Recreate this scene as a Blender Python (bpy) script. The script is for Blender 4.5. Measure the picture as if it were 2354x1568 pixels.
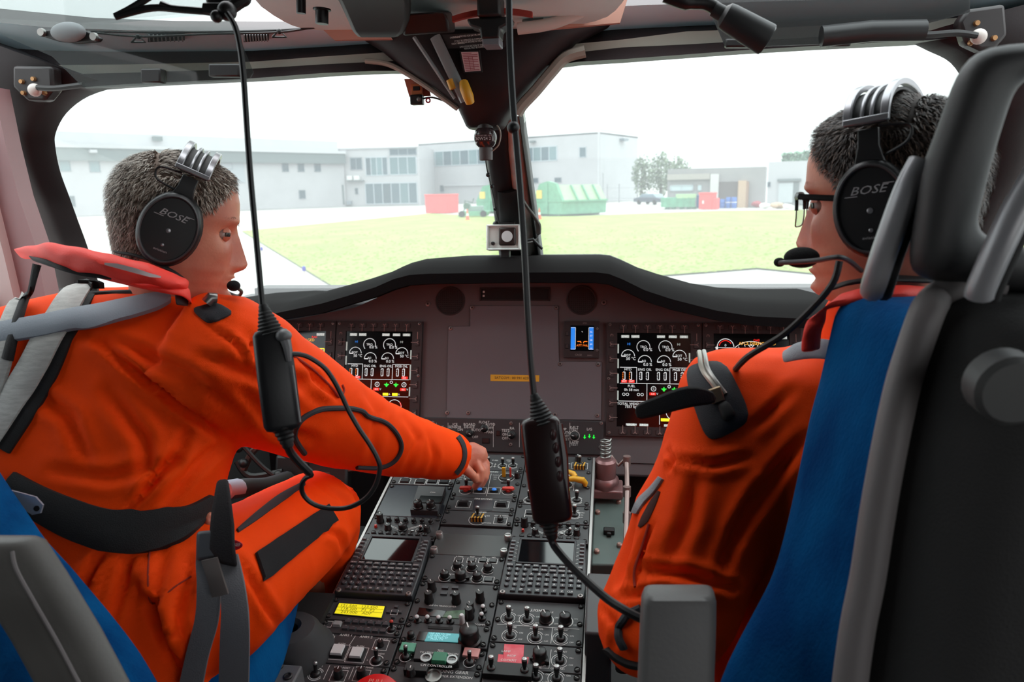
import bpy, bmesh, math, random
import numpy as np
from mathutils import Vector as V, Matrix as M, noise
from mathutils.bvhtree import BVHTree
random.seed(7)
for _o in list(bpy.data.objects): bpy.data.objects.remove(_o)
SC = bpy.context.scene
COL = SC.collection

# ---------------------------------------------------------------- camera
F, CX, CY = 1700.0, 1177.0, 784.0
_fw = np.array([233., 355., F]); _fw /= np.linalg.norm(_fw)
_x = np.array([.9909, -.008, -.1343]); _x -= _fw*_x.dot(_fw); _x /= np.linalg.norm(_x)
_u = np.cross(_fw, _x); _u = _u if _u[1] > 0 else -_u
RM = np.stack([_x, _fw, _u], 0)
CAM = V((.26, 0, 1.30))
cd = bpy.data.cameras.new('camera'); cam = bpy.data.objects.new('camera', cd); COL.objects.link(cam)
cd.sensor_width = 36; cd.lens = F*36/2354; cd.clip_start = .02; cd.clip_end = 2000
cam.matrix_world = M.Translation(CAM) @ M(((RM[0][0], RM[0][1], -RM[0][2], 0), (RM[1][0], RM[1][1], -RM[1][2], 0), (RM[2][0], RM[2][1], -RM[2][2], 0), (0, 0, 0, 1)))
cd.dof.use_dof = True; cd.dof.focus_distance = 1.35; cd.dof.aperture_fstop = 7.0
SC.camera = cam

# ---------------------------------------------------------------- sky and exposure
W = bpy.data.worlds.new('overcast_sky'); SC.world = W; W.use_nodes = True
_nt = W.node_tree; _bg = _nt.nodes['Background']; _bg.inputs[0].default_value = (.965, .985, 1, 1)
_tc = _nt.nodes.new('ShaderNodeTexCoord'); _sp = _nt.nodes.new('ShaderNodeSeparateXYZ'); _mr = _nt.nodes.new('ShaderNodeMapRange')   # evenly overcast sky, brightest overhead
_nt.links.new(_tc.outputs['Generated'], _sp.inputs[0]); _nt.links.new(_sp.outputs[2], _mr.inputs[0]); _nt.links.new(_mr.outputs[0], _bg.inputs[1])
_mr.inputs[1].default_value = 0; _mr.inputs[2].default_value = 1; _mr.inputs[3].default_value = 1.0; _mr.inputs[4].default_value = 3.0
SC.view_settings.view_transform = 'Standard'; SC.view_settings.look = 'None'
SC.view_settings.gamma = 1; SC.view_settings.exposure = 0.8; SC.view_settings.use_curve_mapping = False

# ---------------------------------------------------------------- helpers: geometry from the photograph's viewpoint
def ray(px, py): return V(RM @ np.array([(px-CX)/F, -(py-CY)/F, 1.0]))
def P(px, py, d): return CAM + ray(px, py)*d            # point at depth d
def PY(px, py, y):                                       # point on the cross plane Y = y
    r = ray(px, py); return CAM + r*((y-CAM.y)/r.y)
def PX(px, py, x):
    r = ray(px, py); return CAM + r*((x-CAM.x)/r.x)
def PZ(px, py, z):
    r = ray(px, py); return CAM + r*((z-CAM.z)/r.z)
def proj(p):
    c = RM.T @ np.array(V(p)-CAM); return (CX+F*c[0]/c[2], CY-F*c[1]/c[2], c[2])
class Frame:
    def __init__(s, o, u, v):
        s.o = V(o); s.u = V(u).normalized(); s.v = V(v).normalized(); s.n = s.u.cross(s.v).normalized()
    def at(s, u, v, h=0): return s.o + s.u*u + s.v*v + s.n*h
    def uv(s, px, py, h=0):
        r = ray(px, py); o = s.o + s.n*h
        p = CAM + r*((o-CAM).dot(s.n)/r.dot(s.n)) - s.o
        return p.dot(s.u), p.dot(s.v)
    def mat(s, u=0, v=0, h=0, rot=0):
        a, b = s.u*math.cos(rot)+s.v*math.sin(rot), s.v*math.cos(rot)-s.u*math.sin(rot)
        p = s.at(u, v, h)
        return M(((a.x, b.x, s.n.x, p.x), (a.y, b.y, s.n.y, p.y), (a.z, b.z, s.n.z, p.z), (0, 0, 0, 1)))

# ---------------------------------------------------------------- materials
def lin(c): 
    c = c/255; return c/12.92 if c <= .04045 else ((c+.055)/1.055)**2.4
def rgb(c): return (lin(c[0]), lin(c[1]), lin(c[2]), 1)
MATS = {}
def mat(name, col=(128, 128, 128), rough=.5, metal=0, var=0, vscale=30, bump=0, bscale=200, spec=.5, emit=0, stretch=None, col2=None, sheen=0, bdist=.002):
    if name in MATS: return MATS[name]
    m = bpy.data.materials.new(name); m.use_nodes = True; MATS[name] = m
    nt = m.node_tree; b = nt.nodes['Principled BSDF']; L = nt.links.new
    c = rgb(col); b.inputs['Base Color'].default_value = c
    b.inputs['Roughness'].default_value = rough; b.inputs['Metallic'].default_value = metal
    b.inputs['Specular IOR Level'].default_value = spec
    if sheen: b.inputs['Sheen Weight'].default_value = sheen
    if emit:
        b.inputs['Emission Color'].default_value = c; b.inputs['Emission Strength'].default_value = emit
    if var or bump or col2:
        tc = nt.nodes.new('ShaderNodeTexCoord'); mp = nt.nodes.new('ShaderNodeMapping')
        L(tc.outputs['Object'], mp.inputs[0])
        if stretch: mp.inputs['Scale'].default_value = stretch
    if var or col2:
        n = nt.nodes.new('ShaderNodeTexNoise'); n.inputs['Scale'].default_value = vscale; n.inputs['Detail'].default_value = 6
        L(mp.outputs[0], n.inputs['Vector'])
        mx = nt.nodes.new('ShaderNodeMix'); mx.data_type = 'RGBA'
        cr = nt.nodes.new('ShaderNodeMapRange'); cr.inputs[1].default_value = .35; cr.inputs[2].default_value = .65
        L(n.outputs['Fac'], cr.inputs[0]); L(cr.outputs[0], mx.inputs[0])
        c2 = rgb(col2) if col2 else tuple(max(0, v*(1+var)) for v in c[:3])+(1,)
        c1 = c if col2 else tuple(v*(1-var) for v in c[:3])+(1,)
        mx.inputs[6].default_value = c1; mx.inputs[7].default_value = c2
        L(mx.outputs[2], b.inputs['Base Color'])
    if bump:
        n2 = nt.nodes.new('ShaderNodeTexNoise'); n2.inputs['Scale'].default_value = bscale; n2.inputs['Detail'].default_value = 4
        L(mp.outputs[0], n2.inputs['Vector'])
        bp = nt.nodes.new('ShaderNodeBump'); bp.inputs['Strength'].default_value = bump; bp.inputs['Distance'].default_value = bdist
        L(n2.outputs['Fac'], bp.inputs['Height']); L(bp.outputs[0], b.inputs['Normal'])
    return m
def glassmat(name, tint=(255, 255, 255), refl=.04, veil=0.0, veilcol=(200, 205, 205), gl_rough=.02):
    m = bpy.data.materials.new(name); m.use_nodes = True; MATS[name] = m
    nt = m.node_tree; nt.nodes.clear(); L = nt.links.new
    out = nt.nodes.new('ShaderNodeOutputMaterial'); tr = nt.nodes.new('ShaderNodeBsdfTransparent'); tr.inputs[0].default_value = rgb(tint)
    gl = nt.nodes.new('ShaderNodeBsdfGlossy'); gl.inputs['Roughness'].default_value = gl_rough
    fr = nt.nodes.new('ShaderNodeLayerWeight'); fr.inputs[0].default_value = .15
    ml = nt.nodes.new('ShaderNodeMath'); ml.operation = 'MULTIPLY'; ml.inputs[1].default_value = refl*8
    ad = nt.nodes.new('ShaderNodeMath'); ad.operation = 'ADD'; ad.inputs[1].default_value = refl
    L(fr.outputs['Fresnel'], ml.inputs[0]); L(ml.outputs[0], ad.inputs[0])
    mx = nt.nodes.new('ShaderNodeMixShader'); L(ad.outputs[0], mx.inputs[0]); L(tr.outputs[0], mx.inputs[1]); L(gl.outputs[0], mx.inputs[2])
    last = mx
    if veil:
        df = nt.nodes.new('ShaderNodeBsdfTranslucent'); df.inputs[0].default_value = rgb(veilcol)
        m2 = nt.nodes.new('ShaderNodeMixShader'); m2.inputs[0].default_value = veil
        L(mx.outputs[0], m2.inputs[1]); L(df.outputs[0], m2.inputs[2]); last = m2
    L(last.outputs[0], out.inputs[0]); return m

# ---------------------------------------------------------------- mesh building
ORIG = {}
def sub(o): return ORIG.get(o.name, V((0, 0, 0)))
def tag(o, label=None, cat=None, group=None, kind=None):
    if label: o['label'] = label
    if cat: o['category'] = cat
    if group: o['group'] = group
    if kind: o['kind'] = kind
    return o
def thing(name, label, cat, loc, group=None, kind=None):
    o = bpy.data.objects.new(name, None); COL.objects.link(o); o.location = loc; o.empty_display_size = .05
    ORIG[o.name] = V(loc); return tag(o, label, cat, group, kind)
TXT = {}
def text_geo(s):
    if s not in TXT:
        c = bpy.data.curves.new('t', 'FONT'); c.body = s; c.size = 1; c.align_x = 'CENTER'; c.align_y = 'CENTER'; c.resolution_u = 2
        o = bpy.data.objects.new('t', c); COL.objects.link(o)
        me = bpy.data.meshes.new_from_object(o.evaluated_get(bpy.context.evaluated_depsgraph_get()))
        TXT[s] = ([v.co.copy() for v in me.vertices], [tuple(p.vertices) for p in me.polygons])
        bpy.data.objects.remove(o); bpy.data.curves.remove(c); bpy.data.meshes.remove(me)
    return TXT[s]
def mesh_obj(name, me, parent=None, mtx=None, o=None):
    ob = bpy.data.objects.new(name, me); COL.objects.link(ob)
    if parent is not None:
        ob.parent = parent; ORIG[ob.name] = sub(parent)
    return ob
WMX = {}
def inst(name, me, parent, mtx):                          # a copy of a shared mesh at a world matrix, under a parent
    ob = bpy.data.objects.new(name, me); COL.objects.link(ob); WMX[ob.name] = mtx.copy()
    if parent is not None:
        ob.parent = parent
        mtx = (WMX[parent.name].inverted() if parent.name in WMX else M.Translation(-sub(parent))) @ mtx
        ORIG[ob.name] = sub(parent)
    ob.matrix_local = mtx; return ob
class MB:
    def __init__(s): s.v = []; s.f = []; s.m = []; s.mi = 0
    def add(s, vs, fs, mi=None):
        k = len(s.v); s.v += [V(p) for p in vs]; s.f += [tuple(i+k for i in f) for f in fs]
        s.m += [s.mi if mi is None else mi]*len(fs); return s
    def hexa(s, c, mi=None):                              # 8 corners: bottom 4 (ccw), top 4
        return s.add(c, [(3, 2, 1, 0), (4, 5, 6, 7), (0, 1, 5, 4), (1, 2, 6, 5), (2, 3, 7, 6), (3, 0, 4, 7)], mi)
    def box(s, fr, u0, v0, u1, v1, h0, h1, mi=None, taper=0):
        t = taper
        return s.hexa([fr.at(u0, v0, h0), fr.at(u1, v0, h0), fr.at(u1, v1, h0), fr.at(u0, v1, h0),
                       fr.at(u0+t, v0+t, h1), fr.at(u1-t, v0+t, h1), fr.at(u1-t, v1-t, h1), fr.at(u0+t, v1-t, h1)], mi)
    def loft(s, rings, cap=True, closed=True, mi=None):
        k = len(rings[0]); vs = [p for r in rings for p in r]; fs = []
        for i in range(len(rings)-1):
            for j in range(k if closed else k-1):
                a, b = i*k+j, i*k+(j+1) % k; fs.append((a, b, b+k, a+k))
        if cap and closed: fs += [tuple(range(k-1, -1, -1)), tuple(range((len(rings)-1)*k, len(rings)*k))]
        return s.add(vs, fs, mi)
    def tube(s, pts, r, n=8, mi=None, cap=True, flat=1.0, upv=None):
        pts = [V(p) for p in pts]; rs = r if isinstance(r, (list, tuple)) else [r]*len(pts)
        rings = []; up = None
        for i, p in enumerate(pts):
            t = (pts[min(i+1, len(pts)-1)]-pts[max(i-1, 0)])
            t = t.normalized() if t.length > 1e-9 else V((0, 0, 1))
            if upv is not None: up = V(upv)
            if up is None: up = V((0, 0, 1)) if abs(t.z) < .9 else V((0, 1, 0))
            a = t.cross(up); a = a.normalized() if a.length > 1e-6 else t.orthogonal().normalized()
            b = a.cross(t).normalized(); up = b
            rings.append([p + a*(rs[i]*math.cos(q)) + b*(rs[i]*flat*math.sin(q)) for q in [2*math.pi*j/n for j in range(n)]])
        return s.loft(rings, cap, True, mi)
    def cyl(s, p0, p1, r0, r1=None, n=12, mi=None): return s.tube([p0, p1], [r0, r0 if r1 is None else r1], n, mi)
    def lathe(s, fr, u, v, prof, n=16, mi=None, sx=1.0, sy=1.0):    # prof: [(r, h), ...]
        rings = [[fr.at(u+r*sx*math.cos(q), v+r*sy*math.sin(q), h) for q in [2*math.pi*j/n for j in range(n)]] for r, h in prof]
        return s.loft(rings, True, True, mi)
    def prism(s, fr, poly, h0, h1, mi=None, scale=1.0):
        k = len(poly); cu = sum(p[0] for p in poly)/k; cv = sum(p[1] for p in poly)/k
        vs = [fr.at(u, v, h0) for u, v in poly]+[fr.at(cu+(u-cu)*scale, cv+(v-cv)*scale, h1) for u, v in poly]
        return s.add(vs, [tuple(range(k-1, -1, -1)), tuple(range(k, 2*k))]+[(j, (j+1) % k, (j+1) % k+k, j+k) for j in range(k)], mi)
    def poly(s, pts, thick, nrm, mi=None):
        k = len(pts); n = V(nrm).normalized()*thick
        return s.add(list(pts)+[V(p)+n for p in pts], [tuple(range(k-1, -1, -1)), tuple(range(k, 2*k))]+[(j, (j+1) % k, (j+1) % k+k, j+k) for j in range(k)], mi)
    def sphere(s, c, r, n=12, mi=None, sc=(1, 1, 1)):
        c = V(c); rings = []
        for i in range(1, n):
            t = math.pi*i/n
            rings.append([c+V((r*sc[0]*math.sin(t)*math.cos(q), r*sc[1]*math.sin(t)*math.sin(q), -r*sc[2]*math.cos(t))) for q in [2*math.pi*j/(n+4) for j in range(n+4)]])
        return s.loft(rings, True, True, mi)
    def text(s, fr, u, v, st, size, h=.0004, mi=None, rot=0, sx=1.0, shear=0):
        vs, fs = text_geo(st); mm = fr.mat(u, v, h, rot)
        return s.add([mm @ V(((p.x+p.y*shear)*size*sx, p.y*size, 0)) for p in vs], fs, mi)
    def line(s, fr, pts, w, h=.0004, mi=None, closed=False):
        n = len(pts)
        for i in range(n if closed else n-1):
            a, b = V(pts[i]).to_2d(), V(pts[(i+1) % n]).to_2d(); d = (b-a)
            if d.length < 1e-9: continue
            t = V((-d.y, d.x)).normalized()*w/2
            s.add([fr.at(*(a-t), h), fr.at(*(b-t), h), fr.at(*(b+t), h), fr.at(*(a+t), h)], [(0, 1, 2, 3)], mi)
        return s
    def arc(s, fr, u, v, r, a0, a1, w, h=.0004, mi=None, n=14):
        return s.line(fr, [(u+r*math.cos(math.radians(a0+(a1-a0)*i/n)), v+r*math.sin(math.radians(a0+(a1-a0)*i/n))) for i in range(n+1)], w, h, mi)
    def mesh(s, name, mats, smooth=40, off=None):
        me = bpy.data.meshes.new(name); o = off or V((0, 0, 0))
        me.from_pydata([tuple(p-o) for p in s.v], [], s.f)
        for m in (mats if isinstance(mats, (list, tuple)) else [mats]): me.materials.append(m)
        me.polygons.foreach_set('material_index', s.m); me.validate()
        if smooth: me.shade_smooth(); me.set_sharp_from_angle(angle=math.radians(smooth))
        me.update(); return me
    def build(s, name, mats, parent=None, smooth=40, bevel=0, bseg=2, subsurf=0, recalc=True):
        if parent is not None: off = sub(parent)
        else:
            c = np.array([tuple(p) for p in s.v]); off = V(((c[:, 0].min()+c[:, 0].max())/2, (c[:, 1].min()+c[:, 1].max())/2, c[:, 2].min()))
        me = s.mesh(name, mats, smooth, off)
        if recalc:
            bm = bmesh.new(); bm.from_mesh(me); bmesh.ops.recalc_face_normals(bm, faces=bm.faces); bm.to_mesh(me); bm.free()
        ob = bpy.data.objects.new(name, me); COL.objects.link(ob)
        if parent is not None: ob.parent = parent; ORIG[ob.name] = off
        else: ob.location = off; ORIG[ob.name] = off
        if bevel:
            b = ob.modifiers.new('bevel', 'BEVEL'); b.width = bevel; b.segments = bseg; b.limit_method = 'ANGLE'; b.angle_limit = math.radians(35)
        if subsurf:
            b = ob.modifiers.new('subdivision', 'SUBSURF'); b.levels = b.render_levels = subsurf
        return ob
def bez(pts, n=8):                                        # Catmull-Rom through points
    pts = [V(p) for p in pts]; out = []
    for i in range(len(pts)-1):
        p0, p1, p2, p3 = pts[max(i-1, 0)], pts[i], pts[i+1], pts[min(i+2, len(pts)-1)]
        for k in range(n):
            t = k/n
            out.append(.5*((2*p1)+(p2-p0)*t+(2*p0-5*p1+4*p2-p3)*t*t+(3*p1-p0-3*p2+p3)*t**3))
    return out+[pts[-1]]
WORLD = Frame((0, 0, 0), (1, 0, 0), (0, 1, 0))
def interp(x, xs, ys): return float(np.interp(x, xs, ys))

# common materials
BLK = mat('black_plastic', (26, 25, 26), .45); BLKM = mat('black_matt', (20, 19, 20), .7)
WHT = mat('white_print', (225, 225, 222), .6); STEEL = mat('steel', (150, 148, 145), .35, .9)
GREYP = mat('grey_plastic', (120, 121, 122), .5); RUB = mat('black_rubber', (22, 22, 23), .6, bump=.2, bscale=400)
# ================================================================ outside: apron, lawn, buildings
ZG = -1.20
def G(px, py): return PZ(px, py, ZG)
def T(px, py, h):                                         # ground point under the thing whose top (height h) is seen at px, py
    p = PZ(px, py, ZG+h); return V((p.x, p.y, ZG))
CONC = mat('concrete', (176, 174, 170), .9, var=.06, vscale=.15, bump=.1, bscale=3)
g = MB(); g.poly([(-900, -60, ZG-.05), (900, -60, ZG-.05), (900, 900, ZG-.05), (-900, 900, ZG-.05)], -.4, (0, 0, 1))
tag(g.build('ground_apron', CONC), 'pale concrete apron around the lawn', 'ground', kind='structure')
GRASS = mat('grass', (128, 146, 72), .95, col2=(142, 152, 84), vscale=.5, bump=.3, bscale=9, stretch=(1, .5, 1), bdist=.03)
g = MB(); pts = [G(*p) for p in ((556, 531), (760, 512), (985, 491), (1180, 499), (1330, 497), (1500, 490), (1640, 485), (1870, 482), (2500, 476), (2560, 560), (1990, 640), (1740, 616), (1470, 637), (1180, 690), (900, 770), (800, 680), (775, 664), (660, 594))]
g.poly(pts, .012, (0, 0, 1)); lawn = g.build('lawn', GRASS); tag(lawn, 'mown green lawn in front of the airfield buildings', 'lawn', kind='stuff')
# short grass tufts standing on the lawn, nearest part
tm = MB(); rr = random.Random(3); tufts = 0
while tufts < 2600:
    a = G(rr.uniform(560, 1900), rr.uniform(520, 690)); q = proj(a)
    if q[1] > 531-(q[0]-556)*.01 and (q[0]-556)*.61+531 > q[1] and (q[1] < 617+abs(q[0]-1740)*.08):
        h = rr.uniform(.03, .06); w = rr.uniform(.03, .10)
        tm.add([a+V((-w, 0, 0)), a+V((w, 0, 0)), a+V((w*.7, .05, h)), a+V((-w*.6, .03, h*.8))], [(0, 1, 2, 3)]); tufts += 1
tag(tm.build('grass_tufts', GRASS, smooth=0), 'slightly longer grass tufts scattered over the lawn', 'grass', kind='stuff')

WALL = mat('cladding', (164, 163, 167), .7, var=.03, vscale=.4); WALL2 = mat('cladding_light', (176, 176, 180), .7, var=.02, vscale=.4)
EAVE = mat('eave_band', (98, 108, 110), .6); FRM = mat('window_frame_pale', (168, 176, 184), .5); DKFRM = mat('window_frame_grey', (120, 130, 138), .5)
PANES = [mat('pane_%d' % i, c, .15, spec=.6) for i, c in enumerate([(70, 90, 100), (86, 110, 116), (60, 78, 88), (98, 122, 128), (180, 194, 200), (54, 68, 78)])]
class Facade:
    def __init__(s, a, b, h, thick, root, name='wall', m=None):
        a, b = V(a), V(b); s.w = (b-a).length; s.fr = Frame(a, b-a, (0, 0, 1)); s.h = h; s.root = root     # n points to the viewer
        mb = MB(); mb.box(s.fr, 0, 0, s.w, h, -thick, 0); mb.build(name, m or WALL, root)
    def rect(s, x0, y0, x1, y1):
        a = s.fr.uv(x0, y0); b = s.fr.uv(x1, y0); c = s.fr.uv(x0, y1); d = s.fr.uv(x1, y1)
        return (a[0]+c[0])/2, (c[1]+d[1])/2, (b[0]+d[0])/2, (a[1]+b[1])/2
    def window(s, x0, y0, x1, y1, n=1, pane=None, fm=None, rows=1):
        u0, v0, u1, v1 = s.rect(x0, y0, x1, y1); t = min(.12, (u1-u0)*.06)
        mb = MB()
        for a in ((u0, v0, u1, v0+t), (u0, v1-t, u1, v1), (u0, v0, u0+t, v1), (u1-t, v0, u1, v1)): mb.box(s.fr, *a, -.02, .10)
        for i in range(1, n): q = u0+(u1-u0)*i/n; mb.box(s.fr, q-t/2, v0+t, q+t/2, v1-t, -.02, .08)
        w = mb.build('window', fm or FRM, s.root)
        for i in range(n):
            for r in range(rows):
                mb = MB(); a, b = u0+(u1-u0)*i/n, u0+(u1-u0)*(i+1)/n; c, d = v0+(v1-v0)*r/rows, v0+(v1-v0)*(r+1)/rows
                mb.box(s.fr, a+t*.5, c+t*.5, b-t*.5, d-t*.5, .005, .03)
                mb.build('pane', PANES[pane if pane is not None else random.randrange(4)], w)
    def box(s, name, x0, y0, x1, y1, d, m):
        u0, v0, u1, v1 = s.rect(x0, y0, x1, y1); mb = MB(); mb.box(s.fr, u0, v0, u1, v1, -.05, d); return mb.build(name, m, s.root)

# long wing behind the left windscreen
H1 = 11.0
a, b = T(-160, 290, H1), T(776, 325, H1)
b1 = thing('terminal_wing', 'long pale grey terminal wing behind the left windscreen', 'building', (a+b)/2)
f = Facade(a, b, H1, 14, b1, m=WALL2)
d = f.fr
u0, v0, u1, v1 = f.rect(75, 342, 790, 372)
for nm, h0, h1, dd, m_ in (('eave', v0-.1, v1-.35, .9, EAVE), ('eave_cap', v1-.35, v1+.1, 1.1, WALL2)):
    mb = MB(); mb.box(d, 0, h0, f.w+.8, h1, 0, dd); mb.build(nm, m_, b1)
mb = MB(); mb.box(d, 0, 0, f.w+.8, v0-.1, 0, .25); mb.build('lower_wall', WALL, b1)
fl = f; fl.fr = Frame(d.at(0, 0, .25), d.u, d.v)
for r in ((96, 366, 112, 392), (136, 368, 162, 394), (205, 369, 230, 396), (148, 450, 173, 476), (648, 374, 663, 395), (684, 374, 699, 395), (722, 374, 737, 395), (687, 437, 702, 457)): fl.window(*r, pane=2 if r[1] > 372 else 3, fm=DKFRM)
fl.box('shutter_door', 480, 372, 562, 420, .08, mat('shutter', (150, 155, 162), .6)); fl.window(508, 374, 534, 390, pane=0, fm=DKFRM)
fl.box('rooftop_unit', 350, 314, 372, 324, .3, EAVE); fl.box('floodlight', 200, 345, 216, 352, 1.3, WALL2)
fl.box('downpipe', 787, 425, 790, 470, .15, EAVE)

# glazed middle section
H2 = 9.9
a, b = T(776, 341, H2), T(962, 336, H2)
b2 = thing('terminal_hall', 'middle terminal section with large blue-grey glazing', 'building', (a+b)/2)
f2 = Facade(a, b, H2, 12, b2)
f2.window(805, 362, 833, 391, 2, 2, DKFRM); f2.window(840, 361, 892, 404, 4, None)
f2.window(895, 360, 958, 402, 3, 1); f2.window(895, 341, 958, 357, 3, 2, DKFRM)
f2.window(840, 420, 960, 469, 6, None); f2.window(816, 432, 824, 447, 1, 5)
f2.box('door', 788, 425, 794, 469, .1, DKFRM)
for x in (800, 816): f2.box('cooling_unit', x, 404, x+12, 414, .7, mat('unit_white', (205, 205, 205), .6))
f2.box('bracket', 800, 415, 838, 417, .8, EAVE); f2.box('bin', 800, 462, 810, 470, .8, DKFRM)
f2.box('parapet', 795, 338, 958, 341, .25, WALL2)

# white block right of the centre post
H3 = 11.2
a, b, c = T(961, 331, H3), T(1378, 303, H3), T(1467, 314, H3)
b3 = thing('office_block', 'white two storey office block with ribbon windows and a plain end wall', 'building', (a+b)/2)
f3 = Facade(a, b, H3, .3, b3); f4 = Facade(b, c, H3, .3, b3, 'end_wall', WALL2)
mb = MB(); e = c+(a-b); mb.poly([p+V((0, 0, H3-.3)) for p in (a, b, c, e)], .25, (0, 0, 1)); mb.build('roof', EAVE, b3)
f3.window(964, 346, 1118, 381, 8, None); f3.window(1208, 337, 1281, 371, 4, None); f3.window(1332, 338, 1348, 362, 1, 0)
for r in ((978, 427, 987, 443), (1012, 426, 1021, 441), (1224, 409, 1238, 421), (1275, 408, 1291, 420)): f3.window(*r, pane=2, fm=DKFRM)
f3.box('ledge', 1021, 424, 1200, 426, .3, WALL2); f3.box('floodlight', 1222, 324, 1232, 328, .7, EAVE); f4.box('floodlight', 1424, 319, 1434, 324, .9, DKFRM)
f4.box('gutter', 1379, 303, 1467, 306, .2, WALL2)

# sheds on the right
SH = mat('shed_grey', (138, 136, 138), .8, var=.05, vscale=.6); SHD = mat('shed_dark', (90, 84, 84), .8); TAN = mat('tan_door', (178, 152, 128), .7)
a, b = G(1533, 478), G(1756, 476); hs = 4.3
sh = thing('storage_shed', 'low grey storage shed with an open bay behind red crates', 'shed', (a+b)/2)
fs = Facade(a, b, hs, 3, sh, m=SH)
fs.box('roof_band', 1535, 400, 1633, 413, .4, mat('shed_roof', (158, 152, 148), .8)); fs.box('gable', 1633, 400, 1652, 478, .35, mat('shed_pale', (190, 188, 188), .7))
fs.window(1540, 425, 1594, 439, 2, 4); fs.window(1604, 425, 1613, 438, 1, 4)
fs.box('open_bay', 1639, 418, 1697, 477, .12, SHD); fs.box('sliding_door', 1697, 415, 1716, 478, .5, TAN); fs.box('door_edge', 1716, 417, 1721, 478, .55, mat('brown_edge', (140, 110, 92), .7))
a, b = G(1762, 471), G(1905, 470)
sh2 = thing('pale_hangar', 'pale hangar end with a roller door beyond the grey shed', 'hangar', (a+b)/2)
fs = Facade(a, b, 5.0, 4, sh2, m=WALL2)
fs.box('roller_door', 1790, 420, 1823, 466, .2, mat('roller', (176, 182, 186), .6)); fs.box('fascia', 1788, 411, 1842, 417, .4, EAVE); fs.window(1764, 418, 1772, 430, 1, 2); fs.box('side_strip', 1823, 418, 1836, 466, .15, EAVE)  # last box: darker grey strip right of the roller door

# skips, crates, vehicles in front of the block
GRN = mat('skip_green', (96, 152, 124), .6, var=.1, vscale=2); GRN2 = mat('skip_lid', (150, 182, 140), .6, var=.06, vscale=2); DGR = mat('skip_dark', (62, 92, 80), .7)
REDC = mat('crate_red', (232, 84, 84), .6, var=.04, vscale=2); YEL = mat('yellow_notice', (226, 190, 92), .6); BLUB = mat('barrel_blue', (52, 96, 168), .4)
def gframe(px0, py0, px1, py1):
    a, b = G(px0, py0), G(px1, py1); return Frame(a, b-a, (0, 0, 1)), (b-a).length
def skip(x0, y0, x1, y1, xr, h, label):
    fr, w = gframe(x0, y0, x1, y1); L_ = 5.2
    r = thing('refuse_skip', label, 'skip', fr.o+fr.u*w/2, 'green lidded skips on the lawn edge')
    k = w
    mb = MB(); mb.prism(fr, [(0, .15), (k, .15), (k*1.02, h*.42), (0, h*.42)], -L_, 0); mb.build('tub', GRN, r)
    mb = MB(); mb.prism(fr, [(0, h*.42), (k*1.02, h*.42), (k*.80, h*.93), (k*.52, h), (k*.24, h*.93)], -.25, .02); mb.build('end_plate', GRN, r)
    mb = MB(); mb.prism(fr, [(0, h*.42), (k*1.02, h*.42), (k*.78, h*.88), (k*.26, h*.88)], -L_, -.25); mb.build('hood', GRN2, r)
    for q in (1.6, 2.9, 4.2):
        mb = MB(); mb.hexa([fr.at(k*1.03, h*.44, -q), fr.at(k*1.03, h*.44, -q-.12), fr.at(k*1.08, h*.44, -q-.12), fr.at(k*1.08, h*.44, -q), fr.at(k*.80, h*.88, -q), fr.at(k*.80, h*.88, -q-.12), fr.at(k*.84, h*.88, -q-.12), fr.at(k*.84, h*.88, -q)]); mb.build('lid_rib', GRN, r)
    mb = MB(); mb.box(fr, -.04, h*.40, k*1.06, h*.45, -L_-.05, .06); mb.build('rim', GRN, r)
    mb = MB(); mb.box(fr, k*.46, .15, k*.54, h*.95, .02, .1); mb.build('lifting_post', GRN, r)
    mb = MB(); mb.box(fr, k*.14, h*.5, k*.33, h*.74, .03, .06); mb.build('notice', YEL, r)
    mb = MB(); mb.box(fr, .2, 0, k*.9, .16, -L_+.4, -.1); mb.build('skid', DGR, r)
skip(1226, 495, 1292, 497, 1370, 3.1, 'green lidded skip just right of the centre post'); skip(1096, 489, 1160, 490, 1200, 3.0, 'green lidded skip mostly hidden by the centre post')
def crate(x0, x1, yb, yt, label, extra=0):
    fr, w = gframe(x0, yb, x1, yb); h = fr.uv(x0, yt)[1]
    r = thing('red_crate', label, 'crate', fr.o+fr.u*w/2, 'red containers on the grass edge')
    mb = MB(); mb.box(fr, 0, 0, w, h, -w*.7, 0); mb.build('body', REDC, r, bevel=.06)
    mb = MB(); mb.box(fr, -.04, h*.93, w+.04, h, -w*.7-.04, .05); mb.build('lid', REDC, r, bevel=.03)
    for q in (.1, .78): mb = MB(); mb.box(fr, w*q, 0, w*(q+.12), .12, -.3, .03); mb.build('foot', REDC, r)
    if extra: mb = MB(); mb.box(fr, w, 0, w*1.28, h*.66, -.8, .1); mb.build('side_box', REDC, r, bevel=.04); mb = MB(); mb.box(fr, w*.26, h*.34, w*.36, h*.52, .0, .03); mb.build('notice', WHT, r)
crate(978, 1029, 490, 447, 'square red container on the lawn left of the centre post')
crate(1606, 1638, 481, 443, 'red container with a side box before the open shed bay', 1)
fr, w = gframe(1519, 481, 1598, 480); h = fr.uv(1540, 447)[1]
r = thing('bulk_container', 'pale green open bulk container beside the grey shed', 'container', fr.o+fr.u*w/2)
mb = MB(); mb.box(fr, 0, .2, w, h*.78, -2.2, 0); mb.build('body', GRN, r)
mb = MB(); mb.box(fr, w*.43, h*.72, w*1.02, h, -2, .06); mb.build('upper_bin', GRN2, r)
for q in (0, .2, .42, .44, .62, .8, .97): mb = MB(); mb.box(fr, w*q, .2, w*q+.1, h*.78, 0, .1); mb.build('rib', GRN, r)
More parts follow.
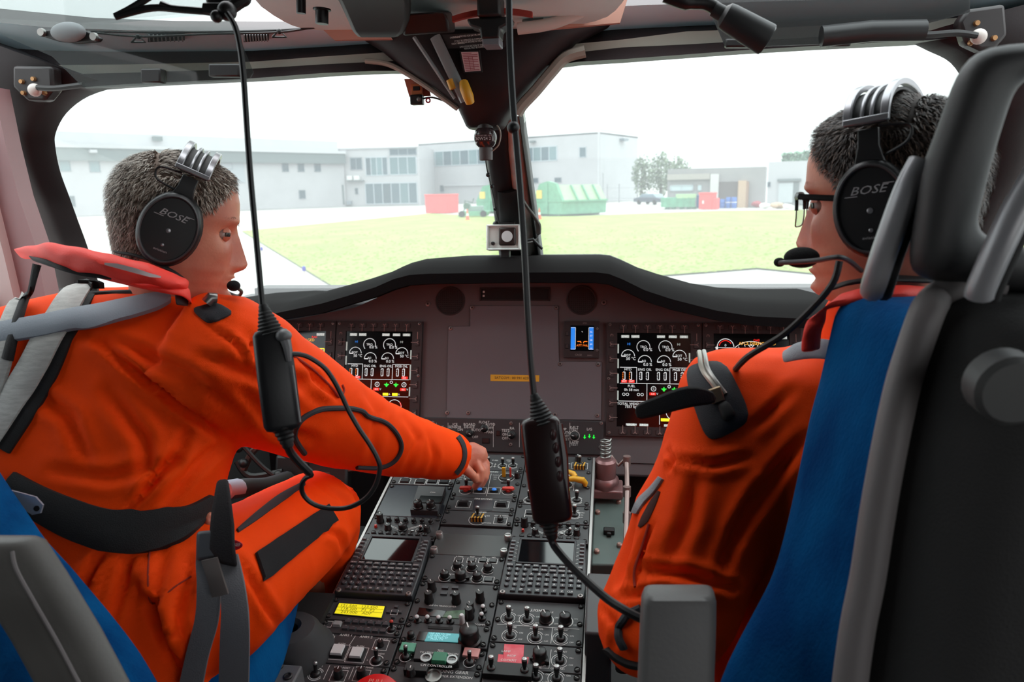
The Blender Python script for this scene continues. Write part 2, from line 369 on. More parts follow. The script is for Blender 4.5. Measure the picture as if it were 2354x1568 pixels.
for q in (.12, .3, .55, .75, .9): mb = MB(); mb.box(fr, w*q, 0, w*q+.5, .2, -1.5, 0); mb.build('fork_pocket', DGR, r)
for i, (x, lb) in enumerate(((1648, 'nearest the red crate'), (1661, 'in the middle of the bay'), (1674, 'with a pale band, left of the pair'), (1687, 'with a pale band, next to the tan door'))):
    p = G(x, 478.4); fr = Frame(p, (1, 0, 0), (0, 1, 0)); rd = .28; hh = 1.15 if i > 1 else .95
    mb = MB(); mb.lathe(fr, 0, 0, [(rd, 0), (rd, hh*.3), (rd*1.05, hh*.33), (rd, hh*.36), (rd, hh*.63), (rd*1.05, hh*.66), (rd, hh*.69), (rd, hh*.97), (rd*.92, hh)], 14)
    if i > 1: mb.lathe(fr, 0, 0, [(rd*1.06, hh*.5), (rd*1.06, hh*.56)], 14, 1)
    tag(mb.build('blue_barrel', [BLUB, WHT]), 'blue plastic barrel ' + lb, 'barrel', 'blue barrels in the shed bay')
p = G(1610, 481); fr, w = gframe(1600, 478.5, 1606, 478.5); mb = MB(); mb.box(fr, 0, .1, w, 1.3, -.7, 0); mb.box(fr, -.04, 1.25, w+.04, 1.4, -.75, .05); mb.box(fr, .1, 0, w-.1, .1, -.6, -.1)
tag(mb.build('blue_bin', mat('bin_blue', (54, 84, 128), .5), bevel=.02), 'dark blue bin squeezed beside the red container', 'bin')
# parked car
fr, w = gframe(1456, 470, 1516, 471); CARB = mat('car_dark', (62, 70, 84), .3)
r = thing('parked_car', 'dark parked car seen past the end of the office block', 'car', fr.o+fr.u*w/2)
mb = MB(); mb.prism(fr, [(0, .35), (w, .35), (w, .85), (w*.86, .95), (w*.12, .95), (0, .8)], -1.7, 0); mb.build('body', CARB, r, bevel=.05)
mb = MB(); mb.prism(fr, [(w*.14, .95), (w*.84, .95), (w*.72, 1.45), (w*.3, 1.45)], -1.55, -.15); mb.build('cabin', mat('car_glass', (110, 126, 138), .2), r, bevel=.05)
for q in (.2, .8):
    for k in (-.1, -1.6): mb = MB(); c = fr.at(w*q, .33, k); mb.cyl(c-fr.n*.12, c+fr.n*.12, .33, n=14); mb.build('wheel', BLKM, r)
# flail mower and traffic cone on the grass
fr, w = gframe(1052, 500, 1118, 499)
r = thing('ground_roller', 'green towed groundcare machine parked on the lawn', 'machine', fr.o+fr.u*w/2)
mb = MB(); mb.prism(fr, [(0, .1), (w, .1), (w*1.1, .55), (w*.1, .55)], -1.4, 0); mb.build('deck', GRN, r, bevel=.03)
mb = MB(); mb.box(fr, w*.3, .55, w*.85, 1.0, -1.2, -.3); mb.build('hopper', mat('grey_machine', (120, 138, 134), .6), r, bevel=.05)
mb = MB(); mb.tube([fr.at(w*.2, .5, -.3), fr.at(w*.25, 1.5, -.4), fr.at(w*.5, 1.3, -.5), fr.at(w*.55, 1.7, -.5)], .06); mb.build('frame', DGR, r)
mb = MB(); mb.cyl(fr.at(w*.3, 1.0, -.2), fr.at(w*.3, 1.0, -1.1), .3, n=12); mb.build('engine', DGR, r)
for q in (.15, .9): mb = MB(); c = fr.at(w*q, .3, -.1); mb.cyl(c, c+fr.n*.2, .3, n=14); mb.build('wheel', BLKM, r)
def cone(px, py, label):
    p = G(px, py)+V((0, 0, .012)); fr = Frame(p, (1, 0, 0), (0, 1, 0)); mb = MB()
    mb.box(fr, -.2, -.2, .2, .2, 0, .04); mb.lathe(fr, 0, 0, [(.16, .04), (.11, .35)], 12); mb.lathe(fr, 0, 0, [(.11, .35), (.08, .55)], 12, 1); mb.lathe(fr, 0, 0, [(.08, .55), (.03, .9)], 12)
    tag(mb.build('traffic_cone', [mat('cone_orange', (230, 92, 62), .6), WHT]), label, 'cone', 'traffic cones on the grass')
cone(1075, 506, 'orange traffic cone in front of the green groundcare machine'); cone(1240, 504, 'orange traffic cone at the foot of the skip beside the centre post')
# orange trailer by the left wing
fr, w = gframe(560, 482, 608, 481)
r = thing('orange_trailer', 'small white and orange trailer parked before the left wing', 'trailer', fr.o+fr.u*w/2)
mb = MB(); mb.box(fr, 0, .75, w, 2.3, -1.8, 0); mb.build('body', mat('trailer_orange', (226, 120, 70), .5), r, bevel=.05)
mb = MB(); mb.box(fr, -.1, .45, w+.1, .8, -1.9, .05); mb.build('chassis', mat('trailer_white', (205, 205, 205), .5), r, bevel=.03)
mb = MB(); mb.box(fr, w*.1, 2.3, w*.9, 2.6, -1.6, -.2); mb.build('roof_box', mat('trailer_cream', (214, 176, 150), .5), r, bevel=.03)
for q in (.2, .72, .9): mb = MB(); c = fr.at(w*q, .38, -.1); mb.cyl(c, c+fr.n*.25, .38, n=14); mb.build('wheel', BLKM, r)
mb = MB(); mb.cyl(fr.at(w, .6, -1), fr.at(w+1.2, .55, -1), .06); mb.build('drawbar', STEEL, r)
# fence with posts at the end wall
r = thing('mesh_fence', 'thin grey wire fence by the end wall of the office block', 'fence', G(1425, 468))
FN = mat('fence_grey', (130, 132, 136), .5); a, b = G(1385, 467), G(1475, 466)
for x in (1386, 1396, 1423, 1466):
    c = G(x, 467); hh = 4.6 if x < 1390 else 2.9; mb = MB(); mb.cyl(c, c+V((0, 0, hh)), .07, n=8); mb.build('post', FN, r)
for z in (.3, .7, 2.3): mb = MB(); mb.cyl(a+V((0, 0, z)), b+V((0, 0, z)), .025, n=6); mb.build('wire', FN, r)
# taxiway edge lights
for px, py, lb in ((602, 584, 'farther blue taxiway light at the lawn edge'), (700, 634, 'nearer blue taxiway light at the lawn edge')):
    p = G(px, py); fr = Frame(p, (1, 0, 0), (0, 1, 0)); r = thing('taxiway_light', lb, 'light', p, 'blue taxiway edge lights')
    mb = MB(); mb.lathe(fr, 0, 0, [(.09, 0), (.09, .03), (.03, .05), (.03, .14), (.05, .15)]); mb.build('stem', mat('light_stem', (190, 180, 170), .5), r)
    mb = MB(); mb.lathe(fr, 0, 0, [(.055, .15), (.06, .2), (.055, .27), (.02, .30)]); mb.build('lens', mat('blue_lens', (44, 40, 150), .2), r)
# trees and hedge far behind
LEAF = [mat('leaf_%d' % i, c, .8) for i, c in enumerate([(96, 112, 96), (116, 130, 110), (130, 142, 122)])]
BARK = mat('bark', (92, 84, 78), .9)
def tree(px, py, h, w, label, n=1100, seed=1, name='tree'):
    p = G(px, py); r = thing(name, label, 'tree', p, 'trees behind the sheds'); rn = random.Random(seed); mb = MB()
    for i in range(n):
        th, ph = rn.uniform(0, 6.283), math.acos(rn.uniform(-1, 1)); q = rn.uniform(.35, 1)**.5*(1+.25*math.sin(3*th+seed))
        c = p+V((w*q*math.sin(ph)*math.cos(th), w*q*math.sin(ph)*math.sin(th), h*.58+h*.42*q*math.cos(ph))); s_ = w*rn.uniform(.08, .17)
        d1 = V((rn.uniform(-1, 1), rn.uniform(-1, 1), rn.uniform(-1, 1))).normalized()*s_; d2 = d1.orthogonal().normalized()*s_*.7
        mb.add([c-d1, c-d2, c+d1, c+d2], [(0, 1, 2, 3)], i % 3)
    o = mb.build('crown', LEAF, r, smooth=0, recalc=False)
    mb = MB(); mb.tube([p, p+V((.1, 0, h*.4)), p+V((0, 0, h*.8))], [.035*h, .025*h, .01*h], 7); mb.build('trunk', BARK, r)
tree(1474, 464, 7.2, 1.6, 'narrow dark tree beside the end wall of the office block', seed=1)
tree(1518, 464, 7.4, 1.7, 'taller rounded tree left of the storage shed', seed=4)
tree(1556, 466, 6.2, 1.9, 'low bush showing over the storage shed roof', seed=6)
a = G(1830, 462); r = thing('tree_hedge', 'pale green tree mass behind the hangar on the right', 'tree', a, 'trees behind the sheds'); rn = random.Random(5); mb = MB()
for i in range(900):
    c = G(1815+rn.uniform(-22, 60), 458)+V((0, 0, rn.uniform(0, 1)**.6*7.2)); s_ = rn.uniform(.2, .6)
    d1 = V((rn.uniform(-1, 1), rn.uniform(-1, 1), rn.uniform(-1, 1))).normalized()*s_; d2 = d1.orthogonal().normalized()*s_*.7
    mb.add([c-d1, c-d2, c+d1, c+d2], [(0, 1, 2, 3)], i % 3)
mb.build('crown', [mat('leafp_%d' % i, c, .8) for i, c in enumerate([(120, 150, 130), (140, 166, 146), (100, 134, 112)])], r, smooth=0, recalc=False)
# rubble and drums beside the hangar
for px, py, s_, m_, lb, nm in ((1762, 475, .45, WHT, 'white rubble bag heap beside the shed', 'rubble_bag'), (1787, 474, .55, TAN, 'tan heap of sacks before the hangar', 'sack_heap'), (1812, 476, .38, WHT, 'small white sack lying right of the tan heap', 'white_sack'), (1742, 455, .5, mat('maroon', (150, 70, 78), .6), 'maroon tarpaulin bundle against the shed wall', 'tarpaulin_bundle')):
    mb = MB(); rn = random.Random(px); p = G(px, 479 if py > 460 else 477)
    for i in range(5): mb.sphere(p+V((rn.uniform(-.4, .4), rn.uniform(-.25, .25), s_*rn.uniform(.3, .8)+(.1 if py < 460 else 0))), s_*rn.uniform(.5, .8), 8, sc=(1.2, 1, .8))
    tag(mb.build(nm, m_), lb, 'bag')
# ================================================================ airframe: floor, walls, roof, windscreen frame
DKT = mat('frame_dark', (36, 28, 30), .5, bump=.08, bscale=300, spec=.3); BEI = mat('frame_beige', (150, 146, 136), .55, var=.05, vscale=9)
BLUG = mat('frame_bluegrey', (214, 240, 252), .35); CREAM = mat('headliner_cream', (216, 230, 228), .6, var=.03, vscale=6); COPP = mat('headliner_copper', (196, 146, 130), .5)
CARP = mat('floor_mat', (62, 63, 64), .9, bump=.3, bscale=120); LINER = mat('cabin_liner', (64, 63, 64), .8)
def st(name, mb, m, **k): o = mb.build(name, m, **k); o['kind'] = 'structure'; return o
mb = MB(); mb.box(WORLD, -1.08, -1.7, 1.08, 2.75, -.06, 0); st('floor', mb, CARP)
mb = MB(); mb.box(WORLD, -1.08, -1.7, 1.08, .95, 1.80, 1.86); st('ceiling', mb, LINER)
mb = MB(); mb.box(WORLD, -1.08, -1.76, 1.08, -1.7, 0, 1.86); st('wall_back', mb, LINER)
for sgn, nm in ((-1, 'wall_left'), (1, 'wall_right')):     
    mb = MB(); x0, x1 = sorted((sgn*1.08, sgn*1.13))
    mb.box(WORLD, x0-.01, .30, x1, 2.7, -.06, .92); mb.box(WORLD, x0, -1.7, x1, .9, 1.70, 1.86)
    mb.box(WORLD, x0, -1.7, x1, -1.3, 0, 1.72); mb.box(WORLD, x0, -1.3, x1, .0, 0, 1.72 if sgn < 0 else .85); mb.box(WORLD, x0, -.05, x1, .30, 0, 1.72)   # opening in the right wall added out of view to let in fill light
    st(nm, mb, LINER, bevel=.01)
mb = MB(); mb.box(WORLD, -1.08, 2.62, 1.08, 2.72, 0, .95); st('wall_front', mb, DKT)
# windscreen upper frame, left and right halves: stations (x; five heights in the frame)
YS = (1.42, 1.50, 1.465, 1.465, 1.44)
def frame_beam(name, sts):
    mb = MB(); rows = []
    for x, ys in sts:
        r = [PY(x, y, yy) for y, yy in zip(ys, YS)]
        r += [r[4]+V((0, .11, .01)), r[0]+V((0, .16, .05))]; rows.append(r)
    k = 7; vs = [p for r in rows for p in r]; fs = []; ms = []
    for i in range(len(rows)-1):
        for j in range(k):
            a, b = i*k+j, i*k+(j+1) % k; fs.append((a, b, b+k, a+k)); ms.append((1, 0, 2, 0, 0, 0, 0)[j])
    mb.add(vs, fs); mb.m = ms; mb.add(rows[0]+rows[-1], [tuple(range(k)), tuple(range(2*k-1, k-1, -1))], 0)
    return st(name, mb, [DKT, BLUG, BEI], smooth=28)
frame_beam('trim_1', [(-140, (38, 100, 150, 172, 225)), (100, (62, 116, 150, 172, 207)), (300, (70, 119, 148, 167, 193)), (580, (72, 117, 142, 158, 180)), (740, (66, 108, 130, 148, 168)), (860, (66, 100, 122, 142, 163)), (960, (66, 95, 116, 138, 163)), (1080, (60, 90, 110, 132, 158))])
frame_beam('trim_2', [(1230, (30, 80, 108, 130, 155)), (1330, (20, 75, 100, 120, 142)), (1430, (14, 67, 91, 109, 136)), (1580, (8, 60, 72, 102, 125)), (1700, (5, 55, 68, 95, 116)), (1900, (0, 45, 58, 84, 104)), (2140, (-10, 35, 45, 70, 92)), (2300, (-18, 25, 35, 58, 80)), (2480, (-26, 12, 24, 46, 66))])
# windscreen corner pillars
def pillar(name, L_, mats=DKT, th=.07):
    mb = MB(); rings = []; A_ = bez([V((q[0][0], q[0][1], q[2])) for q in L_], 4); B_ = bez([V((q[1][0], q[1][1], q[2])) for q in L_], 4)
    for (xa, ya), (xb, yb), Y in [((a.x, a.y), (b.x, b.y), a.z) for a, b in zip(A_, B_)]:
        a, b = PY(xa, ya, Y), PY(xb, yb, Y); n = V((0, 1, 0)); m_ = (a+b)/2-n*th*.35
        rings.append([a+n*th, a, a*.75+m_*.25-n*.01, m_, b*.75+m_*.25-n*.01, b, b+n*th])
    mb.loft(rings); return st(name, mb, mats, smooth=50)
pillar('trim_3', [((-120, 60), (230, 186), 1.45), ((-110, 130), (150, 212), 1.45), ((-80, 200), (98, 252), 1.46), ((-40, 235), (73, 300), 1.48), ((-8, 290), (73, 335), 1.50), ((8, 350), (86, 392), 1.54), ((34, 430), (111, 455), 1.60), ((62, 500), (134, 512), 1.67), ((88, 560), (156, 566), 1.74), ((115, 640), (182, 640), 1.84), ((150, 740), (212, 740), 1.95)])
pillar('trim_4', [((2120, 76), (2480, -20), 1.45), ((2170, 100), (2480, 60), 1.45), ((2226, 130), (2500, 120), 1.46), ((2262, 190), (2500, 200), 1.48), ((2268, 260), (2440, 260), 1.50), ((2258, 340), (2400, 350), 1.55), ((2240, 420), (2370, 430), 1.60), ((2210, 520), (2330, 520), 1.68), ((2170, 640), (2290, 640), 1.80), ((2140, 760), (2250, 760), 1.92)])
# door posts left of the pillar (rosy liner) and the door sill
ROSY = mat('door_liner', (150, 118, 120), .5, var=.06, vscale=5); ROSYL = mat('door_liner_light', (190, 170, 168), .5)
def strip(name, L_, m, Y, th=.04):
    mb = MB(); mb.loft([[PY(xa, y, Y), PY(xb, y, Y), PY(xb, y, Y)+V((0, th, 0)), PY(xa, y, Y)+V((0, th, 0))] for y, xa, xb in L_]); return st(name, mb, m)
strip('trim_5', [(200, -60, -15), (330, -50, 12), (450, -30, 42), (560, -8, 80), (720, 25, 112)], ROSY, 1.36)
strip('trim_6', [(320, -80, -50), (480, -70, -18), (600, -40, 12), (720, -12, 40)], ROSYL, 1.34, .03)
mb = MB(); mb.tube([PX(-80, 712, -1.0), PX(0, 697, -1.0), PX(75, 688, -1.0), PX(160, 676, -1.0)], .016, 8); st('trim_7', mb, DKT)
# centre funnel and post
mb = MB(); rings = []
for y, xa, xb, Y, hd in ((40, 800, 1430, 1.47, .05), (75, 830, 1400, 1.465, .055), (110, 880, 1325, 1.46, .06), (160, 937, 1272, 1.47, .07), (205, 1004, 1228, 1.48, .075), (245, 1055, 1196, 1.49, .075), (275, 1068, 1170, 1.50, .06), (290, 1074, 1161, 1.505, .05), (296, 1080, 1156, 1.51, .045)):
    a, b = PY(xa, y, Y), PY(xb, y, Y); c = (a+b)/2; hw = (b-a).length/2; ring = []
    for j in range(28):
        q = 2*math.pi*j/28; cx_, sy_ = math.cos(q), math.sin(q)
        ring.append(c+V((hw*math.copysign(abs(cx_)**.55, cx_), hd*math.copysign(abs(sy_)**.8, sy_), 0)))
    rings.append(ring)
mb.loft(rings); st('trim_8', mb, DKT, smooth=60)
for nm, pts in (('trim_9', ((1345, 118), (1300, 132), (1268, 165), (1232, 208), (1202, 240), (1188, 262))), ('trim_10', ((840, 140), (890, 147), (940, 172), (1000, 212), (1052, 250)))):
    mb = MB(); mb.tube(bez([PY(x, y, 1.44+.0002*i*i) for i, (x, y) in enumerate(pts)], 5), .011 if nm == 'trim_9' else .005, 8); st(nm, mb, BEI)
mb = MB()
def prow(xa, xb, y, Y, th=.06): 
    a, b = PY(xa, y, Y), PY(xb, y, Y); m_ = (a+b)/2; n = V((0, 1, .35)).normalized(); w = (b-a)
    return [a+n*th, a+n*.012, a+w*.18-n*.006, m_-n*.014, b-w*.18-n*.006, b+n*.012, b+n*th]
mb.loft([prow(1108, 1164, 270, 1.54), prow(1112, 1167, 350, 1.68), prow(1124, 1176, 430, 1.86), prow(1136, 1184, 510, 2.08), prow(1150, 1200, 620, 2.4)]); st('trim_11', mb, DKT)
mb = MB(); mb.loft([prow(1160, 1203, 265, 1.56, .03), prow(1164, 1208, 350, 1.70, .03), prow(1172, 1219, 430, 1.88, .03), prow(1180, 1229, 510, 2.1, .03), prow(1194, 1242, 620, 2.42, .03)]); st('trim_12', mb, mat('post_grey', (222, 232, 226), .5, var=.12, vscale=14))
mb = MB(); mb.loft([prow(1190, 1198, 255, 1.53, .05), prow(1203, 1211, 350, 1.68, .05), prow(1214, 1222, 430, 1.86, .05), prow(1225, 1234, 510, 2.08, .05), prow(1239, 1249, 620, 2.4, .05)]); st('trim_13', mb, BLKM)
mb = MB(); mb.loft([prow(1138, 1187, 440, 1.865), prow(1150, 1199, 560, 2.2)]); st('trim_14', mb, BLKM)
# glass
WS = glassmat('windscreen_glass', (238, 244, 242), .012, veil=.075, veilcol=(225, 226, 228)); ROOFG = glassmat('roof_glass', (240, 244, 244), .02)  # pale translucent layer mixed into the windscreen glass to imitate glare haze
def pane(name, pts, n, m=WS, t=.006): mb = MB(); mb.poly(pts, t, n); return st(name, mb, m, smooth=0)
def screen_pane(name, rows):
    mb = MB(); mb.loft([[PY(xa, y, Y), PY(xb, y, Y), PY(xb, y, Y)+V((0, .006, .002)), PY(xa, y, Y)+V((0, .006, .002))] for y, xa, xb, Y in rows]); return st(name, mb, WS, smooth=60)
screen_pane('window_1', [(100, 20, 1110, 1.55), (190, 20, 1112, 1.56), (300, 25, 1130, 1.60), (400, 40, 1145, 1.80), (500, 70, 1160, 2.05), (640, 110, 1180, 2.46), (700, 130, 1190, 2.62)])
screen_pane('window_2', [(90, 1200, 2420, 1.55), (190, 1195, 2420, 1.56), (300, 1196, 2400, 1.60), (400, 1206, 2380, 1.80), (500, 1220, 2350, 2.05), (640, 1238, 2280, 2.46), (700, 1245, 2260, 2.62)])
for i, s_ in ((3, -1), (4, 1)):
    pane('window_%d' % i, [V((s_*.42, 1.5, 1.66)), V((s_*1.05, 1.5, 1.64)), V((s_*1.05, .95, 1.83)), V((s_*.42, .95, 1.83))], (0, 0, 1), ROOFG)
    pane('window_%d' % (i+2), [V((s_*1.10, .38, .92)), V((s_*1.10, 1.62, .92)), V((s_*1.10, 1.40, 1.66)), V((s_*1.10, .38, 1.68))], (s_, 0, 0), ROOFG, .005)

# ---------------------------------------------------------------- things on the windscreen frame
VIS = glassmat('tinted_visor', (226, 229, 228), .02, veil=.06, veilcol=(120, 122, 122)); VISR = glassmat('tinted_visor_grey', (176, 177, 178), .03, veil=.22, veilcol=(150, 150, 150))
def visor(label, pts, Y, m, clips):
    r = thing('sun_visor', label, 'visor', PY(pts[0][0], pts[0][1], Y), 'tinted sun visors under the roof windows')
    mb = MB(); mb.poly([PY(x, y, Y) for x, y in pts], .004, (0, 1, 0)); mb.build('tinted_panel', m, r, smooth=0)
    for x0, y0, x1, y1, t in clips:
        mb = MB(); c = [PY(x0, y1, Y-.012), PY(x1, y1, Y-.012), PY(x1, y0, Y-.012), PY(x0, y0, Y-.012)]
        mb.hexa([p+V((0, t, 0)) for p in c]+c); mb.build('clip', BLK, r, bevel=.003)
visor('clear grey tinted sun visor over the left windscreen', [(-30, -40), (520, -40), (538, 60), (581, 166), (574, 180), (560, 183), (196, 203), (184, 194), (120, 130), (-30, 66)], 1.37, VIS, [(322, 157, 368, 190, .022), (478, 146, 550, 176, .018)])
visor('darker grey tinted sun visor over the right windscreen', [(1622, -40), (1630, 20), (1664, 98), (1680, 109), (1898, 101), (1886, 74), (2122, 56), (2230, 28), (2230, -40)], 1.37, VISR, [(1905, 90, 1957, 106, .022), (1668, 88, 1762, 108, .018)])
mb = MB(); mb.tube([PY(1888, 84, 1.355), PY(2000, 72, 1.355), PY(2125, 70, 1.355)], .017, 10); tag(mb.build('visor_rail', BLK), 'dark padded rail along the right sun visor', 'rail')
BRASS = mat('brass_screw', (176, 132, 92), .35, .8)
def bracket(label, pts, ball, screws, rod):
    r = thing('visor_bracket', label, 'bracket', PY(ball[0], ball[1], 1.40), 'visor pivot brackets in the windscreen corners')
    mb = MB(); mb.poly([PY(x, y, 1.40) for x, y in pts], .03, (0, 1, 0)); mb.build('plate', mat('bracket_dark', (40, 34, 35), .45), r, bevel=.006)
    mb = MB(); mb.sphere(PY(ball[0], ball[1], 1.385), .0125, 12); mb.build('ball', mat('ball_white', (205, 196, 190), .4), r)
    for s_ in screws: mb = MB(); c = PY(s_[0], s_[1], 1.40); mb.cyl(c, c-V((0, .006, 0)), .005, .004, 10); mb.build('screw', BRASS, r)
    mb = MB(); mb.tube(bez([PY(x, y, 1.378) for x, y in rod], 5), .0055, 8); mb.build('rod', BLK, r)
bracket('dark pivot bracket with white ball at the left windscreen corner', [(28, 150), (118, 152), (122, 205), (100, 232), (62, 232), (28, 200)], (80, 207), ((52, 188), (79, 182), (56, 214), (104, 214)), ((86, 201), (125, 203), (192, 195)))
bracket('dark pivot bracket with white ball at the right windscreen corner', [(2204, 50), (2225, 20), (2312, 8), (2318, 80), (2290, 112), (2255, 116), (2220, 100)], (2250, 84), ((2244, 54), (2231, 99), (2284, 88)), ((2246, 82), (2200, 76), (2140, 80), (2060, 82)))
# oval sun-sensor pad with its bolts and the cord run along the frame
r = thing('rubber_pad', 'oval grey rubber pad bolted to the left upper frame', 'pad', PY(157, 80, 1.36))
c = PY(157, 74, 1.352); mb = MB(); mb.sphere(c, .036, 14, sc=(1, .35, .5)); mb.build('pad', mat('pad_grey', (112, 116, 118), .6), r)
mb = MB(); mb.poly([PY(x, y, 1.362) for x, y in ((85, 72), (120, 66), (200, 70), (232, 88), (225, 96), (180, 100), (130, 94), (90, 82))], .01, (0, 1, 0)); mb.build('base', BLK, r, bevel=.003)
for x, y in ((98, 75), (218, 85)): mb = MB(); c = PY(x, y, 1.36); mb.cyl(c, c-V((0, .006, 0)), .008, .007, 12); mb.build('bolt', STEEL, r)
mb = MB(); mb.tube(bez([PY(x, y, 1.385) for x, y in ((225, 76), (330, 84), (480, 78), (640, 74), (722, 62))], 6), .0022, 6); mb.tube(bez([PY(x, y, 1.39) for x, y in ((200, 72), (350, 74), (560, 72), (700, 66), (735, 60))], 6), .002, 6)
tag(mb.build('curtain_cord', BLK), 'thin black cord strung along the left upper frame', 'cord')
for px, py, lb in ((318, 90, 'left small triangular cord clip on the upper frame'), (642, 78, 'right small triangular cord clip on the upper frame')):
    mb = MB(); mb.tube([PY(px-16, py+7, 1.40), PY(px, py-9, 1.388), PY(px+16, py+7, 1.40), PY(px-16, py+7, 1.40)], .0018, 6); mb.sphere(PY(px, py-6, 1.386), .005, 8)
    tag(mb.build('cord_clip', BLK), lb, 'clip', 'cord clips on the upper frame')
for xs, lb in (((340, 425), 'slotted air vent above the left visor clip'), ((560, 618), 'slotted air vent above the right edge of the left visor')):
    r = thing('air_vent', lb, 'vent', PY(xs[0], 90, 1.43), 'slotted vents in the upper frame'); n_ = 9
    mb = MB(); mb.hexa([PY(xs[0], 97, 1.425), PY(xs[1], 93, 1.425), PY(xs[1], 93, 1.45), PY(xs[0], 97, 1.45), PY(xs[0], 80, 1.415), PY(xs[1], 77, 1.415), PY(xs[1], 77, 1.44), PY(xs[0], 80, 1.44)]); mb.build('frame', BLKM, r)
    for i in range(n_):
        x = xs[0]+(xs[1]-xs[0])*(i+.5)/n_; mb = MB(); mb.tube([PY(x, 95, 1.422), PY(x-2, 80, 1.412)], .0014, 5); mb.build('slat', GREYP, r)
# placards on the funnel front
fF = Frame(PY(1090, 110, 1.388), (1, 0, 0), V((0, -.18, 1)))
mb = MB(); ul = fF.uv
c0, c1, c2, c3 = [fF.uv(*p) for p in ((1016, 80), (1166, 72), (1160, 108), (1030, 112))]
mb.prism(fF, [c3, c2, c1, c0], -.006, .001, 0)
for i, s_ in enumerate(('THIS IS APPROVED FOR DAY IFR, AND NIGHT VFR', 'OPERATIONS.', 'IT MUST BE OPERATED IN COMPLIANCE WITH THE', 'LIMITATIONS SPECIFIED IN THE RFM REVISION', 'FLIGHT MANUAL.', 'LIMITATIONS SECTION OF THE APPROPRIATE', 'MANUAL MUST BE COMPLIED WITH.')):
    u, v = fF.uv(1022+i*2.4+(62 if len(s_) > 20 else 22), 81.5+i*4.6); mb.text(fF, u, v, s_, .0042, .0016, 1, rot=.05, sx=.72)
tag(mb.build('notice_placard', [mat('placard_black', (30, 24, 25), .6), WHT], smooth=0), 'black placard with small white lines of text under the roof console', 'placard')
mb = MB(); q = [fF.uv(*p, .012) for p in ((1066, 168), (1108, 166), (1102, 116), (1056, 118))]; mb.prism(fF, q, .004, .012, 0)
q2 = [fF.uv(*p, .013) for p in ((1069, 165), (1105, 163), (1099, 119), (1060, 120))]; mb.prism(fF, q2, .012, .0128, 1)
for i in range(11):
    t = (i+.7)/11.5; a = V(q2[3]).lerp(V(q2[0]), t); b = V(q2[2]).lerp(V(q2[1]), t); mb.line(fF, [a.lerp(b, .06), a.lerp(b, .94 if i % 3 else .6)], .0011, .0132, 2)
for t in (.38, .62): a = V(q2[0]).lerp(V(q2[1]), t); b = V(q2[3]).lerp(V(q2[2]), t); mb.line(fF, [a.lerp(b, .1), a.lerp(b, .75)], .0009, .0133, 2)
tag(mb.build('deviation_card', [BLKM, mat('card_pink', (205, 170, 172), .7), mat('card_red', (150, 70, 78), .7)], smooth=0), 'pink compass deviation card in a black frame on the centre post', 'card')
# two roof levers with yellow grips on the left of the funnel
YGR = mat('grip_yellow', (214, 160, 44), .4)
for A_, B_, C_, w, lb in (((1000, 84), (1070, 232), (1074, 213), .010, 'nearer roof lever with a long yellow grip on the centre post'), ((952, 86), (1046, 226), (1037, 194), .006, 'farther thin roof lever with a small yellow grip')):
    r = thing('roof_lever', lb, 'lever', PY(*B_, 1.40), 'yellow-gripped levers on the centre post')
    mb = MB(); mb.tube([PY(*A_, 1.385), PY((A_[0]+B_[0])/2, (A_[1]+B_[1])/2, 1.385), PY(*B_, 1.40)], w, 8, flat=.6); mb.build('bar', mat('lever_grey', (128, 134, 136), .4), r)
    mb = MB(); c = PY(*C_, 1.375); mb.tube([c+V((-.006, 0, .018)), c+V((-.003, -.006, .008)), c+V((.003, -.006, -.008)), c+V((.005, 0, -.018))] if w > .008 else [c+V((-.003, 0, .008)), c+V((.003, 0, -.008))], [w*.8, w*1.0, w*1.0, w*.8] if w > .008 else .006, 10); mb.build('grip', YGR, r)
# ================================================================ instrument panel
TL = math.radians(18)
_p0 = P(1190, 880, 1.95)
PAN = Frame((0, _p0.y, _p0.z), (1, 0, 0), (0, math.sin(TL), math.cos(TL)))
pu = lambda x, y, h=0: PAN.uv(x, y, h)
PGREY = mat('panel_grey', (92, 84, 86), .6, var=.03, vscale=8, bump=.05, bscale=500); PGR2 = mat('cover_grey', (104, 98, 102), .55, var=.03, vscale=6, bump=.05, bscale=500)
HOOD = mat('glareshield_black', (16, 12, 13), .75, bump=.15, bscale=500, spec=.03); BEZ = mat('bezel_dark', (46, 37, 38), .5); BEZ2 = mat('bezel_key', (54, 44, 45), .5)
ip = thing('instrument_panel', 'grey instrument panel under a black glareshield hood', 'panel', (0, PAN.o.y+.05, 0))
# face plate with openings filled by the units
mb = MB(); pl = [(-1.0, -.14), (-.52, -.18), (-.50, -.20), (.50, -.20), (.52, -.18), (1.0, -.14), (1.0, .15), (.62, .165), (.44, .20), (.34, .245), (.26, .285), (-.26, .285), (-.34, .245), (-.44, .20), (-.62, .165), (-1.0, .15)]
mb.prism(PAN, pl, -.03, 0); mb.build('face_plate', PGREY, ip)
mb = MB(); mb.prism(PAN, [(-.5, -.20), (.5, -.20), (.42, -.235), (-.42, -.235)], -.06, -.004); mb.build('lower_lip', PGREY, ip, bevel=.006)
for s_ in (-1, 1): mb = MB(); mb.box(WORLD, s_*.36-.05, 2.0, s_*.36+.05, 2.12, 0, .8); mb.build("support", BLKM, ip)
